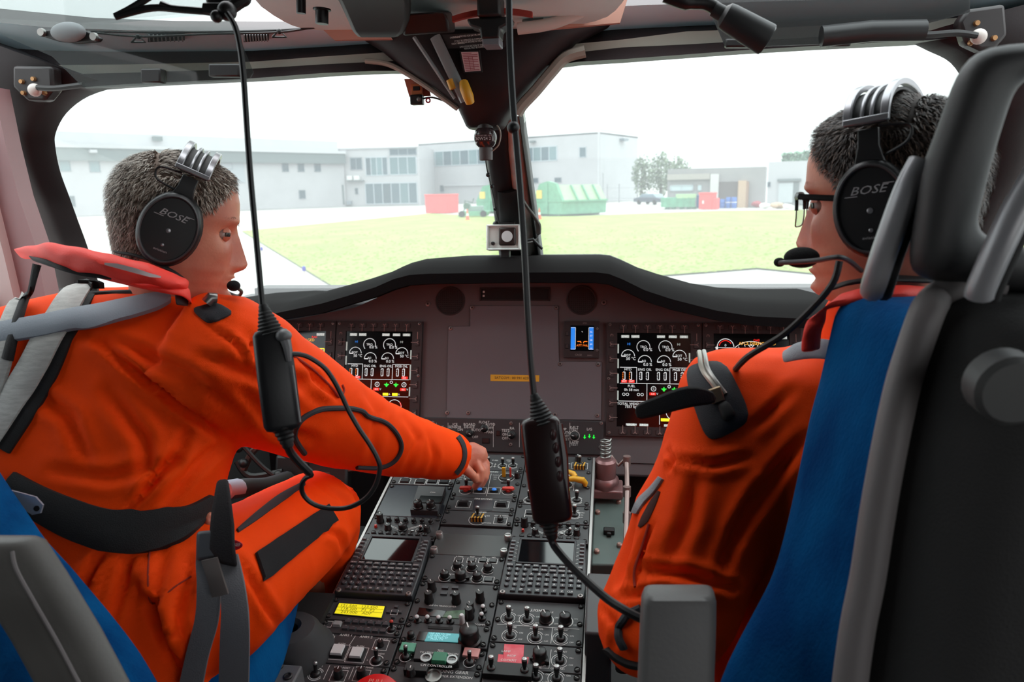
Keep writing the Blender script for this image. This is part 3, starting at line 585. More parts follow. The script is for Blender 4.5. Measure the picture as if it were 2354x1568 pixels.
# hood
TOPE = [(430, 712), (540, 706), (600, 708), (650, 701), (760, 672), (820, 655), (880, 635), (920, 616), (955, 607), (1000, 604), (1180, 602), (1370, 601), (1400, 604), (1432, 617), (1480, 640), (1540, 660), (1640, 688), (1720, 701), (1830, 706), (1960, 705)]
BOTE = [(430, 752), (540, 748), (600, 746), (650, 740), (770, 722), (840, 703), (896, 685), (934, 668), (965, 658), (1000, 655), (1180, 652), (1365, 652), (1392, 656), (1428, 669), (1485, 694), (1545, 714), (1640, 738), (1720, 750), (1830, 756), (1960, 757)]
mb = MB(); rows = []
for (xa, ya), (xb, yb) in zip(TOPE, BOTE):
    a = PY(xa, ya, 1.86); b = PY(xb, yb, 1.80); b.x = a.x; m_ = (a+b)/2; pt = b+V((0, .20, .035))
    rows.append([a+V((0, .55, -.03)), a+V((0, .12, .002)), a+V((0, .03, .001)), a+V((0, -.03, -.010)), m_+V((0, -.035, .004)), b+V((0, -.012, .004)), b+V((0, .01, 0)), b+V((0, .2, .03)), a+V((0, .55, -.06))])
mb.loft(rows); mb.build('glareshield', HOOD, ip, smooth=50)
# speakers and slot
for cx_, cy_, lb in ((1035, 692, 0), (1337, 690, 1)):
    u, v = pu(cx_, cy_); mb = MB(); mb.lathe(PAN, u, v, [(.040, 0), (.040, .003), (.037, .004), (.035, .001), (.002, .001)], 28)
    s_ = mb.build('speaker_grille', mat('grille_dark', (52, 45, 46), .8), ip)
    mb = MB()
    for i in range(-6, 7):
        w = math.sqrt(max(0, .034**2-(i*.0052)**2))
        for k in range(-6, 7):
            if abs(k*.0052) < w: mb.lathe(PAN, u+k*.0052, v+i*.0052, [(.0016, .0008), (.0016, .0022), (.0006, .0026)], 6)
    mb.build('perforation', BLKM, s_)
u0, v0 = pu(1103, 692); u1, v1 = pu(1265, 661); mb = MB()
for a in ((u0, v0, u1, v0+.003), (u0, v1-.003, u1, v1), (u0, v0, u0+.004, v1), (u1-.004, v0, u1, v1)): mb.box(PAN, *a, 0, .005)
mb.box(PAN, u0, v0, u1, v1, 0, .0015, 1)
for q in (.3, .6): mb.box(PAN, u0+.008, v0+(v1-v0)*q, u0+.013, v0+(v1-v0)*(q+.14), .001, .003, 2)
mb.build('warning_slot', [BEZ, BLKM, WHT], ip)
# cover plate with notched corners, screws, label tape
cp = [pu(*p) for p in ((1081, 703), (1283, 703), (1285, 832), (1383, 832), (1382, 966), (1027, 962), (1031, 751), (1081, 750))][::-1]
mb = MB(); mb.prism(PAN, cp, 0, .0035); cov = mb.build('cover_plate', PGR2, ip, bevel=.001)
mb = MB(); mb.line(PAN, cp, .0014, .0006, closed=True); mb.build('cover_joint', BLKM, ip)
def screwmesh():
    fr = WORLD; mb = MB(); mb.lathe(fr, 0, 0, [(.0058, 0), (.0058, .0012), (.0048, .0026), (.0026, .003)], 14, 0); mb.lathe(fr, 0, 0, [(.0024, .003), (.0018, .0031)], 10, 1); return mb.mesh('screw', [mat('screw_steel', (150, 140, 138), .35, .7), BLKM])
SCR = screwmesh()
for x, y in ((1086, 708), (1279, 708), (1037, 755), (1288, 837), (1375, 838), (1029, 949), (1077, 949), (1373, 955), (1276, 953)): inst('screw', SCR, ip, PAN.mat(*pu(x, y), .0035))
for x, y in ((984, 699), (1388, 696)): inst('screw', SCR, ip, PAN.mat(*pu(x, y), 0) @ M.Scale(1.3, 4))
u0, v0 = pu(1128, 876); u1, v1 = pu(1240, 863); mb = MB(); mb.box(PAN, u0, v0, u1, v1, .0035, .0042, 0); mb.text(PAN, (u0+u1)/2, (v0+v1)/2, 'SATCOM : 00 991 623 488', .0092, .0046, 1, sx=1.05)
mb.build('label_tape', [mat('tape_yellow', (226, 168, 46), .5), BLKM], ip, smooth=0)

# ---- emissive screen colours
EW = mat('glow_white', (206, 212, 212), .5, emit=.55); EG = mat('glow_green', (40, 200, 60), .5, emit=.8); EY = mat('glow_yellow', (236, 218, 30), .5, emit=.9); ER = mat('glow_red', (228, 34, 24), .5, emit=.9)
EB = mat('glow_blue', (36, 120, 214), .5, emit=.6); EBR = mat('glow_brown', (152, 92, 54), .5, emit=.45); EGR = mat('glow_grey', (150, 158, 152), .5, emit=.6); EO = mat('glow_orange', (232, 110, 24), .5, emit=.8); EAM = mat('glow_amber', (220, 160, 60), .5, emit=.8)
GL = [EW, EG, EY, ER, EB, EBR, EGR, EO, EAM]
SCRN = mat('screen_black', (10, 11, 13), .12, spec=.6)
def keymesh(w, h, d, m): mb = MB(); mb.box(WORLD, -w/2, -h/2, w/2, h/2, 0, d, taper=.0012); return mb.mesh('key', m)
KEYT = keymesh(.020, .013, .004, BEZ2); KEYS = keymesh(.013, .020, .004, BEZ2)
KPR = mat('key_print', (170, 140, 134), .6); _ym = MB(); _ym.line(WORLD, [(-.004, .005), (0, 0)], .0012, 0); _ym.line(WORLD, [(.004, .005), (0, 0)], .0012, 0); _ym.line(WORLD, [(0, .0), (0, -.016)], .0012, 0); YMARK = _ym.mesh('key_mark', KPR, 0)
class Scr:                                                # a screen, coordinates 0..100 across and down
    def __init__(s, u0, v0, u1, v1, h): s.u0, s.v0, s.u1, s.v1, s.h = u0, v0, u1, v1, h; s.mb = MB(); s.k = (u1-u0)/100
    def p(s, x, y): return s.u0+(s.u1-s.u0)*x/100, s.v1-(s.v1-s.v0)*y/100
    def t(s, x, y, st_, sz, mi=0, **k): s.mb.text(PAN, *s.p(x, y), st_, sz*s.k, s.h+.0003, mi, **k)
    def l(s, pts, mi=0, w=.65): s.mb.line(PAN, [s.p(*q) for q in pts], w*s.k, s.h+.0002, mi)
    def r(s, x0, y0, x1, y1, mi=0, h=.0001): a, b = s.p(x0, y1), s.p(x1, y0); s.mb.box(PAN, *a, *b, s.h, s.h+h, mi)
    def a(s, x, y, r, a0, a1, mi=0, w=.75): s.mb.arc(PAN, *s.p(x, y), r*s.k, a0, a1, w*s.k, s.h+.0002, mi)
def display(label, u0, u1, kind):
    v1, v0 = pu(1500, 743)[1], pu(1500, 1004)[1]; h = .012
    r = thing('flight_display', label, 'display', PAN.at((u0+u1)/2, v0, 0), 'large flight displays in the instrument panel')
    a0, b0, a1, b1 = u0+.027, v0+.024, u1-.027, v1-.027
    mb = MB()
    for q in ((u0, v0, u1, b0), (u0, b1, u1, v1), (u0, b0, a0, b1), (a1, b0, u1, b1)): mb.box(PAN, *q, 0, h)
    mb.build('bezel', BEZ, r)
    mb = MB(); mb.box(PAN, a0, b0, a1, b1, 0, h-.004); mb.build('screen', SCRN, r)
    pr = MB()
    for i in range(6):
        u = a0+(a1-a0)*(i+.5)/6
        for vv, rt in ((v1-.012, 0), (v0+.011, math.pi)): inst('key_mark', YMARK, inst('bezel_key', KEYT, r, PAN.mat(u, vv, h-.001)), PAN.mat(u, vv, h+.0033, rt))
        v = b0+(b1-b0)*(i+.6)/6.4
        for uu, rt in ((u0+.013, math.pi/2), (u1-.013, -math.pi/2)): inst('key_mark', YMARK, inst('bezel_key', KEYS, r, PAN.mat(uu, v, h-.001)), PAN.mat(uu, v, h+.0033, rt))
    u, v = u0+.013, v1-.034; pr.arc(PAN, u, v, .0035, -50, 230, .0009, h+.001); pr.line(PAN, [(u, v), (u, v+.004)], .0009, h+.001)
    pr.line(PAN, [(u1-.012, v1-.028), (u1-.012, v1-.048)], .0016, h+.001)
    pr.build('power_mark', KPR, r, smooth=0, recalc=False)
    for uu, vv in ((u0+.008, v1-.006), (u1-.008, v1-.006), (u0+.008, v0+.008), (u1-.008, v0+.008), (u0+.006, (v0+v1)/2), (u1-.006, (v0+v1)/2)): inst('screw', SCR, r, PAN.mat(uu, vv, h) @ M.Scale(.7, 4))
    S = Scr(a0, b0, a1, b1, h-.004)
    if kind == 'engine':
        for x, s_ in ((11, 'ENG'), (25, 'NAVS'), (60, 'SMAP'), (76, 'MISC'), (91, 'SYS')): S.r(x-5.5, 2.4, x+5.5, 5.2, 6); S.t(x, 3.8, s_, 4.4, 0)
        for y in (12, 28, 44, 62): S.r(.5, y, 2.4, y+10, 6); S.r(97.6, y+(9 if y < 40 else 0), 99.5, y+10+(9 if y < 40 else 0), 6)
        S.t(16, 12, 'HI', 4.6, 4); S.t(84, 12, 'HI', 4.6, 6)
        for x, s_ in ((36, 'TRQ'), (66, 'TRQ')): S.a(x, 15, 9, -20, 222); S.t(x, 15, s_, 4.6); S.t(x+6, 18, '0.0 %', 5.6)
        for x, y, s_, q in ((15, 25, 'TOT', '50 °C'), (85, 25, 'TOT', '50 °C'), (38, 31, 'N1', '0.0 %'), (64, 31, 'N1', '0.0 %')): S.a(x, y, 9, 0, 180); S.l([(x-9, y), (x-3, y)], 0, 1.4); S.t(x-1, y-.8, s_, 4.6); S.t(x+4, y+2.8, q, 5.6)
        S.l([(4, 37), (27, 37), (27, 54)]); S.l([(72, 54), (72, 37), (97, 37)]); S.l([(4, 54), (97, 54)])
        for x, s_ in ((15, 'HYD'), (38, 'ENG OIL'), (62, 'ENG OIL'), (85, 'MGB OIL')):
            S.t(x, 39.2, s_, 4.8)
            for d in (-5, 4):
                S.l([(x+d-1.6, 42), (x+d+1, 42), (x+d+1, 50), (x+d-2, 50)], 0, 1.0)
                for k in range(4): S.r(x+d-2.4, 42.5+k*1.9, x+d-1.4, 43.5+k*1.9, 0 if x > 20 else 7)
        S.r(6, 50.6, 14, 53.2, 3); S.r(16, 50.6, 24, 53.2, 3); S.t(10, 52, 'INT', 3.6); S.t(20, 52, 'INT', 3.6); S.r(86, 50.6, 95, 53.2, 3); S.t(90, 52, '0.0', 3.6)
        S.t(20, 57, 'FUEL', 4.8); S.t(20, 61, '0h 58 min', 5); S.t(12, 66, 'OO', 6); S.t(32, 66, 'OO', 6); S.l([(41, 54), (41, 73)]); S.l([(2, 73), (97, 73)])
        for x in (50, 90): S.a(x, 59.5, 3.2, 0, 360); S.t(x, 59.5, 'G', 3.6); S.r(x-5.5, 63.5, x+3, 66.3, 3); S.t(x-1, 65, '0.0', 3.6); S.t(x+5, 65, 'V', 4)
        for x in (64, 78): S.l([(x, 57.5), (x, 62)], 1, 1.4); S.l([(x-3.5, 59.5), (x+3.5, 59.5)], 1, 1.2); S.l([(x-2, 59.8), (x, 62)], 1, 1); S.l([(x+2, 59.8), (x, 62)], 1, 1); S.r(x-5, 69, x+3, 71.8, 2); S.t(x+5, 70.5, 'A', 3.6)
        S.a(71, 57, 1.8, 0, 360); S.l([(58, 73), (58, 97)])
        S.a(77, 84, 10, -10, 250); S.a(77, 84, 10, 0, 40, 3, 1.2); S.l([(77, 84), (77, 94)], 0, 2.2); S.t(80, 84, 'Ng', 4.4); S.r(60, 90.5, 73, 93.5, 2); S.t(67, 92, '0.00', 3.6, 8); S.t(82, 92.5, 'NR', 4.6)
        S.t(18, 76, 'TOTAL WEIGHT', 4.8); S.t(19, 79, '7557 kg', 5)
        for x, s_ in ((20, 'REFORM'), (37, 'ARCH'), (70, 'CONF')): S.r(x-6, 96.6, x+6, 99, 6); S.t(x, 97.8, s_, 4)
    else:
        S.t(57, 7, 'OAS', 4.2, 3); S.t(82, 7, 'RAD', 4.2, 3); S.t(58, 10.5, 'AFCS DISENGAGED', 5.6, 8); S.r(85, 2.6, 97, 5.4, 6); S.t(91, 4, 'GUIDE', 4.2)
        pts = [(50+30*math.cos(q), 34-18*math.sin(q)) for q in [math.pi*i/20 for i in range(21)]]
        S.mb.prism(PAN, [S.p(*q) for q in pts][::1], S.h, S.h+.0001, 4)
        S.r(20, 34, 80, 46, 4); S.r(22, 46, 78, 70, 5); S.a(50, 32, 31, 40, 140, 0, .8)
        for q in range(45, 140, 15): S.l([(50+31*math.cos(math.radians(q)), 32-19*math.sin(math.radians(q))), (50+34*math.cos(math.radians(q)), 32-21*math.sin(math.radians(q)))], 0, .8)
        S.l([(50, 15), (46, 12), (54, 12), (50, 15)]); S.r(47, 18, 53, 22, 0)
        for k, w in ((24, 4), (27, 12), (31, 4), (37, 10)): S.l([(50-w, k), (50+w, k)], 0, .7)
        S.t(33, 27, '20', 4); S.t(67, 27, '20', 4); S.r(86, 20, 98, 46, 6); S.r(94.5, 20, 97, 46, 5); S.l([(84, 20), (98, 20), (98, 66), (84, 66), (84, 20)], 2, .8); S.r(85, 46, 97.5, 65, 5); S.t(91, 58, '-45', 4.4)
        for k in range(7): S.r(81, 25+k*5, 82.4, 26+k*5, 0)
        S.a(16, 14, 11, 0, 180, 0, 1); S.a(16, 14, 8.5, 30, 170, 3, .8); S.t(16, 12.6, '0', 5); S.l([(2, 15), (27, 15)], 0, .8); S.r(14, 18, 27, 34, 6); S.t(10, 24, '1+', 5); S.r(3, 14, 6, 17, 0); S.l([(27, 18), (27, 60)], 0, .8)
        S.a(50, 84, 22, 0, 180, 0, .9); S.l([(50, 84), (50, 70)], 0, .8); S.r(2, 80, 16, 82, 1)
    S.mb.build('screen_graphics', GL, r, smooth=0, recalc=False)
    return r
ui = (pu(1394, 880)[0], pu(1612, 880)[0])
for sg, lb in ((1, 'right'), (-1, 'left')):
    a, b = ui; w = b-a
    e = sorted((sg*a, sg*b)); o_ = sorted((sg*(b+.003), sg*(b+.003+w)))
    display('%s inner flight display with white engine gauges beside the %s pilot arm' % (lb, lb), e[0], e[1], 'engine')
    display('%s outer flight display with blue and brown horizon picture' % lb, o_[0], o_[1], 'attitude')
# standby instrument
u0, v0 = pu(1297, 823); u1, v1 = pu(1378, 740)
r = thing('standby_instrument', 'small square standby instrument with blue tapes on the grey panel', 'instrument', PAN.at((u0+u1)/2, v0, 0))
a0, b0 = pu(1311, 808); a1, b1 = pu(1366, 750); h = .014; mb = MB()
for q in ((u0, v0, u1, b0), (u0, b1, u1, v1), (u0, b0, a0, b1), (a1, b0, u1, b1)): mb.box(PAN, *q, 0, h)
mb.build('bezel', BEZ, r); mb = MB(); mb.box(PAN, a0, b0, a1, b1, 0, h-.004); mb.build('screen', SCRN, r)
S = Scr(a0, b0, a1, b1, h-.004)
S.r(2, 6, 20, 94, 4); S.l([(2, 8), (22, 8), (22, 92), (2, 92)], 0, 1.6); S.r(80, 6, 98, 94, 4); S.l([(98, 8), (78, 8), (78, 92), (98, 92)], 0, 1.6)
for y, s_ in ((25, '06'), (40, '07'), (57, '08'), (73, '09'), (90, '10')): S.t(88, y, s_, 10)
S.l([(30, 62), (44, 62), (46, 68)], 7, 3); S.l([(72, 62), (58, 62), (56, 68)], 7, 3); S.t(51, 78, 'ATT FAIL', 12, 7); S.l([(48, 22), (52, 26)], 0, 1.5)
S.mb.build('screen_graphics', GL, r, smooth=0, recalc=False)
for uu, vv in ((u0+.008, b0+.012), (u0+.008, b0+.045)): inst('bezel_key', keymesh(.008, .012, .004, BEZ2), r, PAN.mat(uu, vv, h))
for du, vv, s_, z in ((-.008, v0+.007, 'CAGE', .007), (.022, v0+.006, 'BARO', .005), (.008, v1-.006, 'STD', .006)): mb = MB(); mb.text(PAN, (u0+u1)/2+du, vv, s_, z, h+.0005); mb.build('lettering', mat('key_print2', (150, 140, 138), .6), r, smooth=0)
inst('screw', SCR, r, PAN.mat(u1-.005, v1-.02, h) @ M.Scale(.6, 4)); inst('screw', SCR, r, PAN.mat(u1-.005, v0+.02, h) @ M.Scale(.6, 4))

# ---- switch hardware shared by the panels: meshes in local space (z out of the panel)
KN = mat('knob_black', (24, 22, 23), .4); TIP = mat('switch_tip', (170, 168, 166), .3, .7); RINGW = mat('ring_white', (196, 196, 196), .6); ANN = mat('annun_dark', (34, 32, 34), .3)
def m_toggle(L=.016, tilt=.35, ring=True, tipm=TIP, rr=.0032):
    mb = MB()
    if ring: mb.arc(WORLD, 0, 0, .0088, 20, 340, .0009, .0005, 2, 18)
    mb.lathe(WORLD, 0, 0, [(.0062, 0), (.0062, .003), (.005, .0042), (.003, .0045)], 12, 0)
    d = V((0, -math.sin(tilt), math.cos(tilt))); mb.tube([V((0, 0, .003)), d*L*.5, d*L*.86], [.0018, rr*.85, rr], 9, 0); mb.tube([d*L*.86, d*L, d*(L+.0012)], [rr, rr*.95, rr*.5], 9, 1)
    return mb.mesh('toggle', [KN, tipm, RINGW])
TOG = m_toggle(); TOGL = m_toggle(.02, .2, rr=.0042); TOGU = m_toggle(.018, -.3)
def m_knob(r=.008, h=.014, n=18, ptr=True, base=1.25):
    mb = MB(); prof = [(r*base, 0), (r*base, h*.18), (r*1.02, h*.26), (r, h*.9), (r*.86, h)]
    rings = [[V((rad*(1+(.06 if (j % 2 and 1 < i < 4) else 0))*math.cos(2*math.pi*j/n), rad*(1+(.06 if (j % 2 and 1 < i < 4) else 0))*math.sin(2*math.pi*j/n), z)) for j in range(n)] for i, (rad, z) in enumerate(prof)]
    mb.loft(rings)
    if ptr: mb.box(WORLD, -.0006, r*.1, .0006, r*.85, h, h+.0003, 1)
    return mb.mesh('knob', [KN, WHT], 50)
K8 = m_knob(); K6 = m_knob(.006, .013); K5 = m_knob(.0046, .009, 14, False); K11 = m_knob(.0105, .02); K7T = m_knob(.0065, .02)
def m_btn(w, h, d, m, top=None): mb = MB(); mb.box(WORLD, -w/2, -h/2, w/2, h/2, 0, d, 0, taper=min(w, h)*.1); return mb.mesh('button', [m])
# lower switch panel
u0, v0 = pu(986, 1035); u1, v1 = pu(1388, 968); u0 = -u1
lp = thing('switch_panel', 'wide black switch strip below the blank cover plate', 'switch panel', PAN.at((u0+u1)/2, v0, 0))
mb = MB(); mb.box(PAN, u0, v0, u1, v1, -.01, .008); mb.build('faceplate', mat('strip_black', (48, 44, 46), .55), lp, bevel=.002)
pr = MB(); h = .0085
def T4(x, y, s_, z=7.5): u, v = pu(x, y, h); pr.text(PAN, u, v, s_, z*.00125, h, 0)
for x, y, s_ in ((1046, 976, 'ICE'), (1046, 982, 'SENSOR'), (1058, 988, 'ON'), (1058, 1005, 'OFF'), (1079, 976, 'BOARD'), (1079, 982, 'DE-ICE'), (1094, 989, 'AUTO'), (1092, 1005, 'OFF'), (1113, 971, 'FLOAT'), (1127, 976, 'AUTO'), (1127, 984, 'OFF'), (1126, 994, 'MAN'), (1177, 985, 'RA'), (1162, 990, 'TEST'), (1161, 999, 'ON'), (1161, 1008, 'OFF'), (1294, 987, 'AMP'), (1301, 995, 'AUTO'), (1301, 1003, 'OFF'), (1300, 1010, 'TEST'), (1320, 983, 'P-FLT'), (1320, 988, 'TEST'), (1320, 1017, 'LAMP'), (1320, 1022, 'TEST'), (1355, 987, 'L/G'), (1010, 982, 'GENS')): T4(x, y, s_)
for x in (1030, 1134, 1194, 1310, 1003): pr.line(PAN, [pu(x, 972, h), pu(x, 1028, h)], .0008, h)
pr.arc(PAN, *pu(1113, 985, h), .0115, -90, 60, .0008, h); pr.arc(PAN, *pu(1176, 1000, h), .0115, 110, 250, .0008, h); pr.arc(PAN, *pu(1321, 1002, h), .0125, 0, 360, .0009, h, n=24)
pr.build('lettering', WHT, lp, smooth=0, recalc=False)
for x, y in ((1046, 996), (1079, 996), (1113, 985), (1176, 1000), (1288, 1002), (1321, 1002), (1010, 996)): inst('rotary_knob', K8, lp, PAN.mat(*pu(x, y, h), .008, 1.0+x*.3))
for i, x in enumerate((1344, 1355, 1365)):
    mb = MB(); u, v = pu(x, 1004 if i != 1 else 1002, h); k = .0011
    mb.prism(PAN, [(u-1.2*k, v+4*k), (u-1.2*k, v-1*k), (u-3.4*k, v-1*k), (u, v-5.5*k), (u+3.4*k, v-1*k), (u+1.2*k, v-1*k), (u+1.2*k, v+4*k)], .008, .0088); mb.build('gear_lamp', mat('lamp_green', (20, 190, 50), .4, emit=.9), lp, smooth=0)
for x, y in ((995, 972), (1382, 973), (1380, 1028), (1175, 973), (1174, 1022), (990, 1030)): inst('screw', SCR, lp, PAN.mat(*pu(x, y, h), .008) @ M.Scale(.8, 4))
for x, y, w in ((1117, 1013, .02), (1146, 996, .012)): inst('push_button', m_btn(w, .014, .003, ANN), lp, PAN.mat(*pu(x, y, h), .008))
# ================================================================ centre console
CON = Frame((0, 1.3, .62), (1, 0, 0), (0, 1, .2))
def A(x, y, h=0): return CON.uv(820+x/3.923, 1030+y/3.923, h)
def B(x, y, h=0): return CON.uv(700+x/3.363, 1220+y/3.363, h)
CU = ((-.2265, -.0838), (-.0818, .0640), (.0660, .2170))
PB = mat('console_black', (56, 56, 58), .5, var=.04, vscale=12, bump=.04, bscale=600); PB2 = mat('console_black_gloss', (46, 48, 54), .25, var=.08, vscale=30)
CSIDE = mat('console_side', (62, 60, 60), .5); RAIL = mat('console_rail', (168, 164, 162), .35, .6)
vt = CON.uv(1242, 1052)[1]; vb = -.50
cc = thing('center_console', 'long sloping black centre console between the two pilots', 'console', (0, 1.2, 0))
mb = MB(); o3 = lambda u, v, h=0: CON.at(u, v, h)
mb.hexa([V((-.225, o3(0, vb).y, 0)), V((.219, o3(0, vb).y, 0)), V((.219, o3(0, vt).y, 0)), V((-.225, o3(0, vt).y, 0)), o3(-.232, vb, -.006), o3(.222, vb, -.006), o3(.222, vt, -.006), o3(-.232, vt, -.006)]); mb.build('pedestal', CSIDE, cc)
for u in (-.2335, .2185): mb = MB(); mb.box(CON, u, vb, u+.005, vt, -.03, .004); mb.build('side_rail', RAIL, cc)
DZM = MB(); DZM.lathe(WORLD, 0, 0, [(.0048, 0), (.0048, .0022), (.0036, .003), (.003, .0018)], 12, 0); DZM.box(WORLD, -.0026, -.0006, .0026, .0006, .0018, .0024, 1); DZ = DZM.mesh('fastener', [BLKM, mat('dzus_slot', (120, 118, 116), .4, .6)])
class Mod:
    def __init__(s, name, label, cat, col, va, vb_, h=.004, m=None, u=None, screws=2):
        s.u0, s.u1 = u or CU[col]; s.v1, s.v0 = va-.0008, vb_+.0008; s.h = h
        s.r = thing(name, label, cat, CON.at((s.u0+s.u1)/2, s.v0, 0)); s.pr = MB()
        mb = MB(); mb.box(CON, s.u0, s.v0, s.u1, s.v1, -.004, h); mb.build('faceplate', m or PB, s.r, bevel=.0012)
        for i in range(screws):
            v = s.v0+.007+(s.v1-s.v0-.014)*(i/(screws-1) if screws > 1 else .5)
            for u_ in (s.u0+.0065, s.u1-.0065): inst('fastener', DZ, s.r, CON.mat(u_, v, h, random.uniform(0, 3)))
    def put(s, nm, me, p, rot=0, sc=1, dh=0): return inst(nm, me, s.r, CON.mat(p[0], p[1], s.h+dh, rot) @ M.Scale(sc, 4))
    def t(s, p, st_, z=.005, **k): s.pr.text(CON, p[0], p[1], st_, z, s.h+.0004, 0, **k)
    def frame(s, p, w, h, lw=.0008): s.pr.line(CON, [(p[0]-w/2, p[1]-h/2), (p[0]+w/2, p[1]-h/2), (p[0]+w/2, p[1]+h/2), (p[0]-w/2, p[1]+h/2)], lw, s.h+.0004, 0, True)
    def ring(s, p, r): s.pr.arc(CON, p[0], p[1], r, 30, 330, .0009, s.h+.0004, 0, 20)
    def line(s, *pts): s.pr.line(CON, pts, .0008, s.h+.0004, 0)
    def btn(s, p, w, h, d=.003, m=None, nm='push_button', bev=.0008):
        mb = MB(); mb.box(CON, p[0]-w/2, p[1]-h/2, p[0]+w/2, p[1]+h/2, s.h-.001, s.h+d, taper=min(w, h)*.08); return mb.build(nm, m or ANN, s.r)
    def quad(s, pts, d, m, nm, h0=-.001): mb = MB(); mb.prism(CON, pts, s.h+h0, s.h+d); return mb.build(nm, m, s.r, bevel=.0008)
    def end(s):
        if s.pr.v: s.pr.build('lettering', WHT, s.r, smooth=0, recalc=False)
        return s.r
REDP = mat('paddle_red', (206, 62, 50), .45); YELP = mat('paddle_yellow', (214, 160, 34), .45); STRM = mat('stripe_yellow', (206, 156, 52), .5); BLUL = mat('lamp_blue', (44, 110, 190), .3, emit=.4)
def striped(M_, p, w=.026):
    mb = MB(); mb.box(CON, p[0]-w/2, p[1]-w*.3, p[0]+w/2, p[1]+w*.3, M_.h, M_.h+.010, 0)
    for i in range(4):
        a = p[0]-w/2+w*(i+.1)/4; mb.add([CON.at(a, p[1]-w*.3, M_.h+.0102), CON.at(a+w*.13, p[1]-w*.3, M_.h+.0102), CON.at(a+w*.25, p[1]+w*.3, M_.h+.0102), CON.at(a+w*.12, p[1]+w*.3, M_.h+.0102)], [(0, 1, 2, 3)], 1)
        mb.add([CON.at(a, p[1]-w*.301, M_.h), CON.at(a+w*.13, p[1]-w*.301, M_.h), CON.at(a+w*.13, p[1]-w*.301, M_.h+.0102), CON.at(a, p[1]-w*.301, M_.h+.0102)], [(0, 1, 2, 3)], 1)
    mb.build('striped_guard', [BLKM, STRM], M_.r, recalc=False); M_.put('toggle_switch', TOGL, (p[0], p[1]+w*.1), 3.1, 1, .008)
vA = lambda x, y: A(x, y)[1]
vB = lambda x, y: B(x, y)[1]
# ---- left column
v = [vt, vA(600, 348), vA(460, 632), vA(340, 838)]
m = Mod('annunciator_panel', 'small console panel with a row of four square buttons, under the reaching arm', 'control panel', 0, v[0], v[1])
for p in ((437, 312), (575, 320), (683, 318), (790, 322)): q = A(*p); m.btn(q, .020, .015, .004); m.frame(q, .024, .019); m.t((q[0], q[1]+.014), 'PUSH', .004)
for p in ((450, 240), (620, 242), (805, 248)): m.put('rotary_knob', K8, A(*p)); m.ring(A(*p), .011)
m.end()
m = Mod('blank_radio_panel', 'glossy dark plate with a small two-knob radio head on the left column', 'control panel', 0, v[1], v[2], .003, PB2)
q = [A(*p) for p in ((488, 612), (735, 622), (806, 400), (560, 390))]; m.quad(q, .012, PB, 'radio_head')
m.quad([A(*p, .016) for p in ((548, 492), (765, 498), (785, 434), (575, 428))], .0135, SCRN, 'display_window', .011)
m.pr.text(CON, *A(685, 402, .016), 'COM', .005, .0165)
for p in ((560, 590), (675, 592)): m.put('rotary_knob', K11, A(*p), .5, .8, .012)
m.end()
def audio(label, r1, r2, mids, va, vb_, col):
    m = Mod('audio_panel', label, 'control panel', col, va, vb_, .004)
    for i, p in enumerate(r1): m.put('volume_knob', K7T if i == 0 else K5, A(*p), .3*i)
    for i, p in enumerate(r2): m.put('volume_knob', K5, A(*p), .4*i); q = A(p[0], p[1]+24); m.frame((q[0], q[1]), .011, .004, .0006)
    for p, k in mids:
        q = A(*p)
        if k == 'p': m.put('call_button', m_btn(.005, .005, .006, REDP), q)
        elif k == 'w': m.put('lamp', m_btn(.006, .004, .002, TIP), q)
        else: m.put('rotary_knob' if k != TOG else 'toggle_switch', k, q, .8)
    a, b, c = A(*r1[1]), A(*r1[5]), A(*mids[2][0]); m.line((a[0]-.004, a[1]-.009), (c[0], c[1]-.004), (b[0], b[1]-.009)); m.line((a[0]-.002, a[1]-.012), (c[0], c[1]-.008), (b[0], b[1]-.012))
    m.end()
audio('left audio panel with two rows of small black volume knobs', ((215, 680), (293, 672), (366, 675), (443, 680), (517, 683), (592, 685), (668, 690)), ((157, 800), (222, 803), (288, 806), (353, 810), (420, 812), (487, 815), (553, 818), (617, 820)), (((175, 730), 'p'), ((285, 748), K6), ((418, 748), K8), ((505, 765), 'w'), ((572, 760), TOG), ((636, 768), K6)), v[2], v[3], 0)
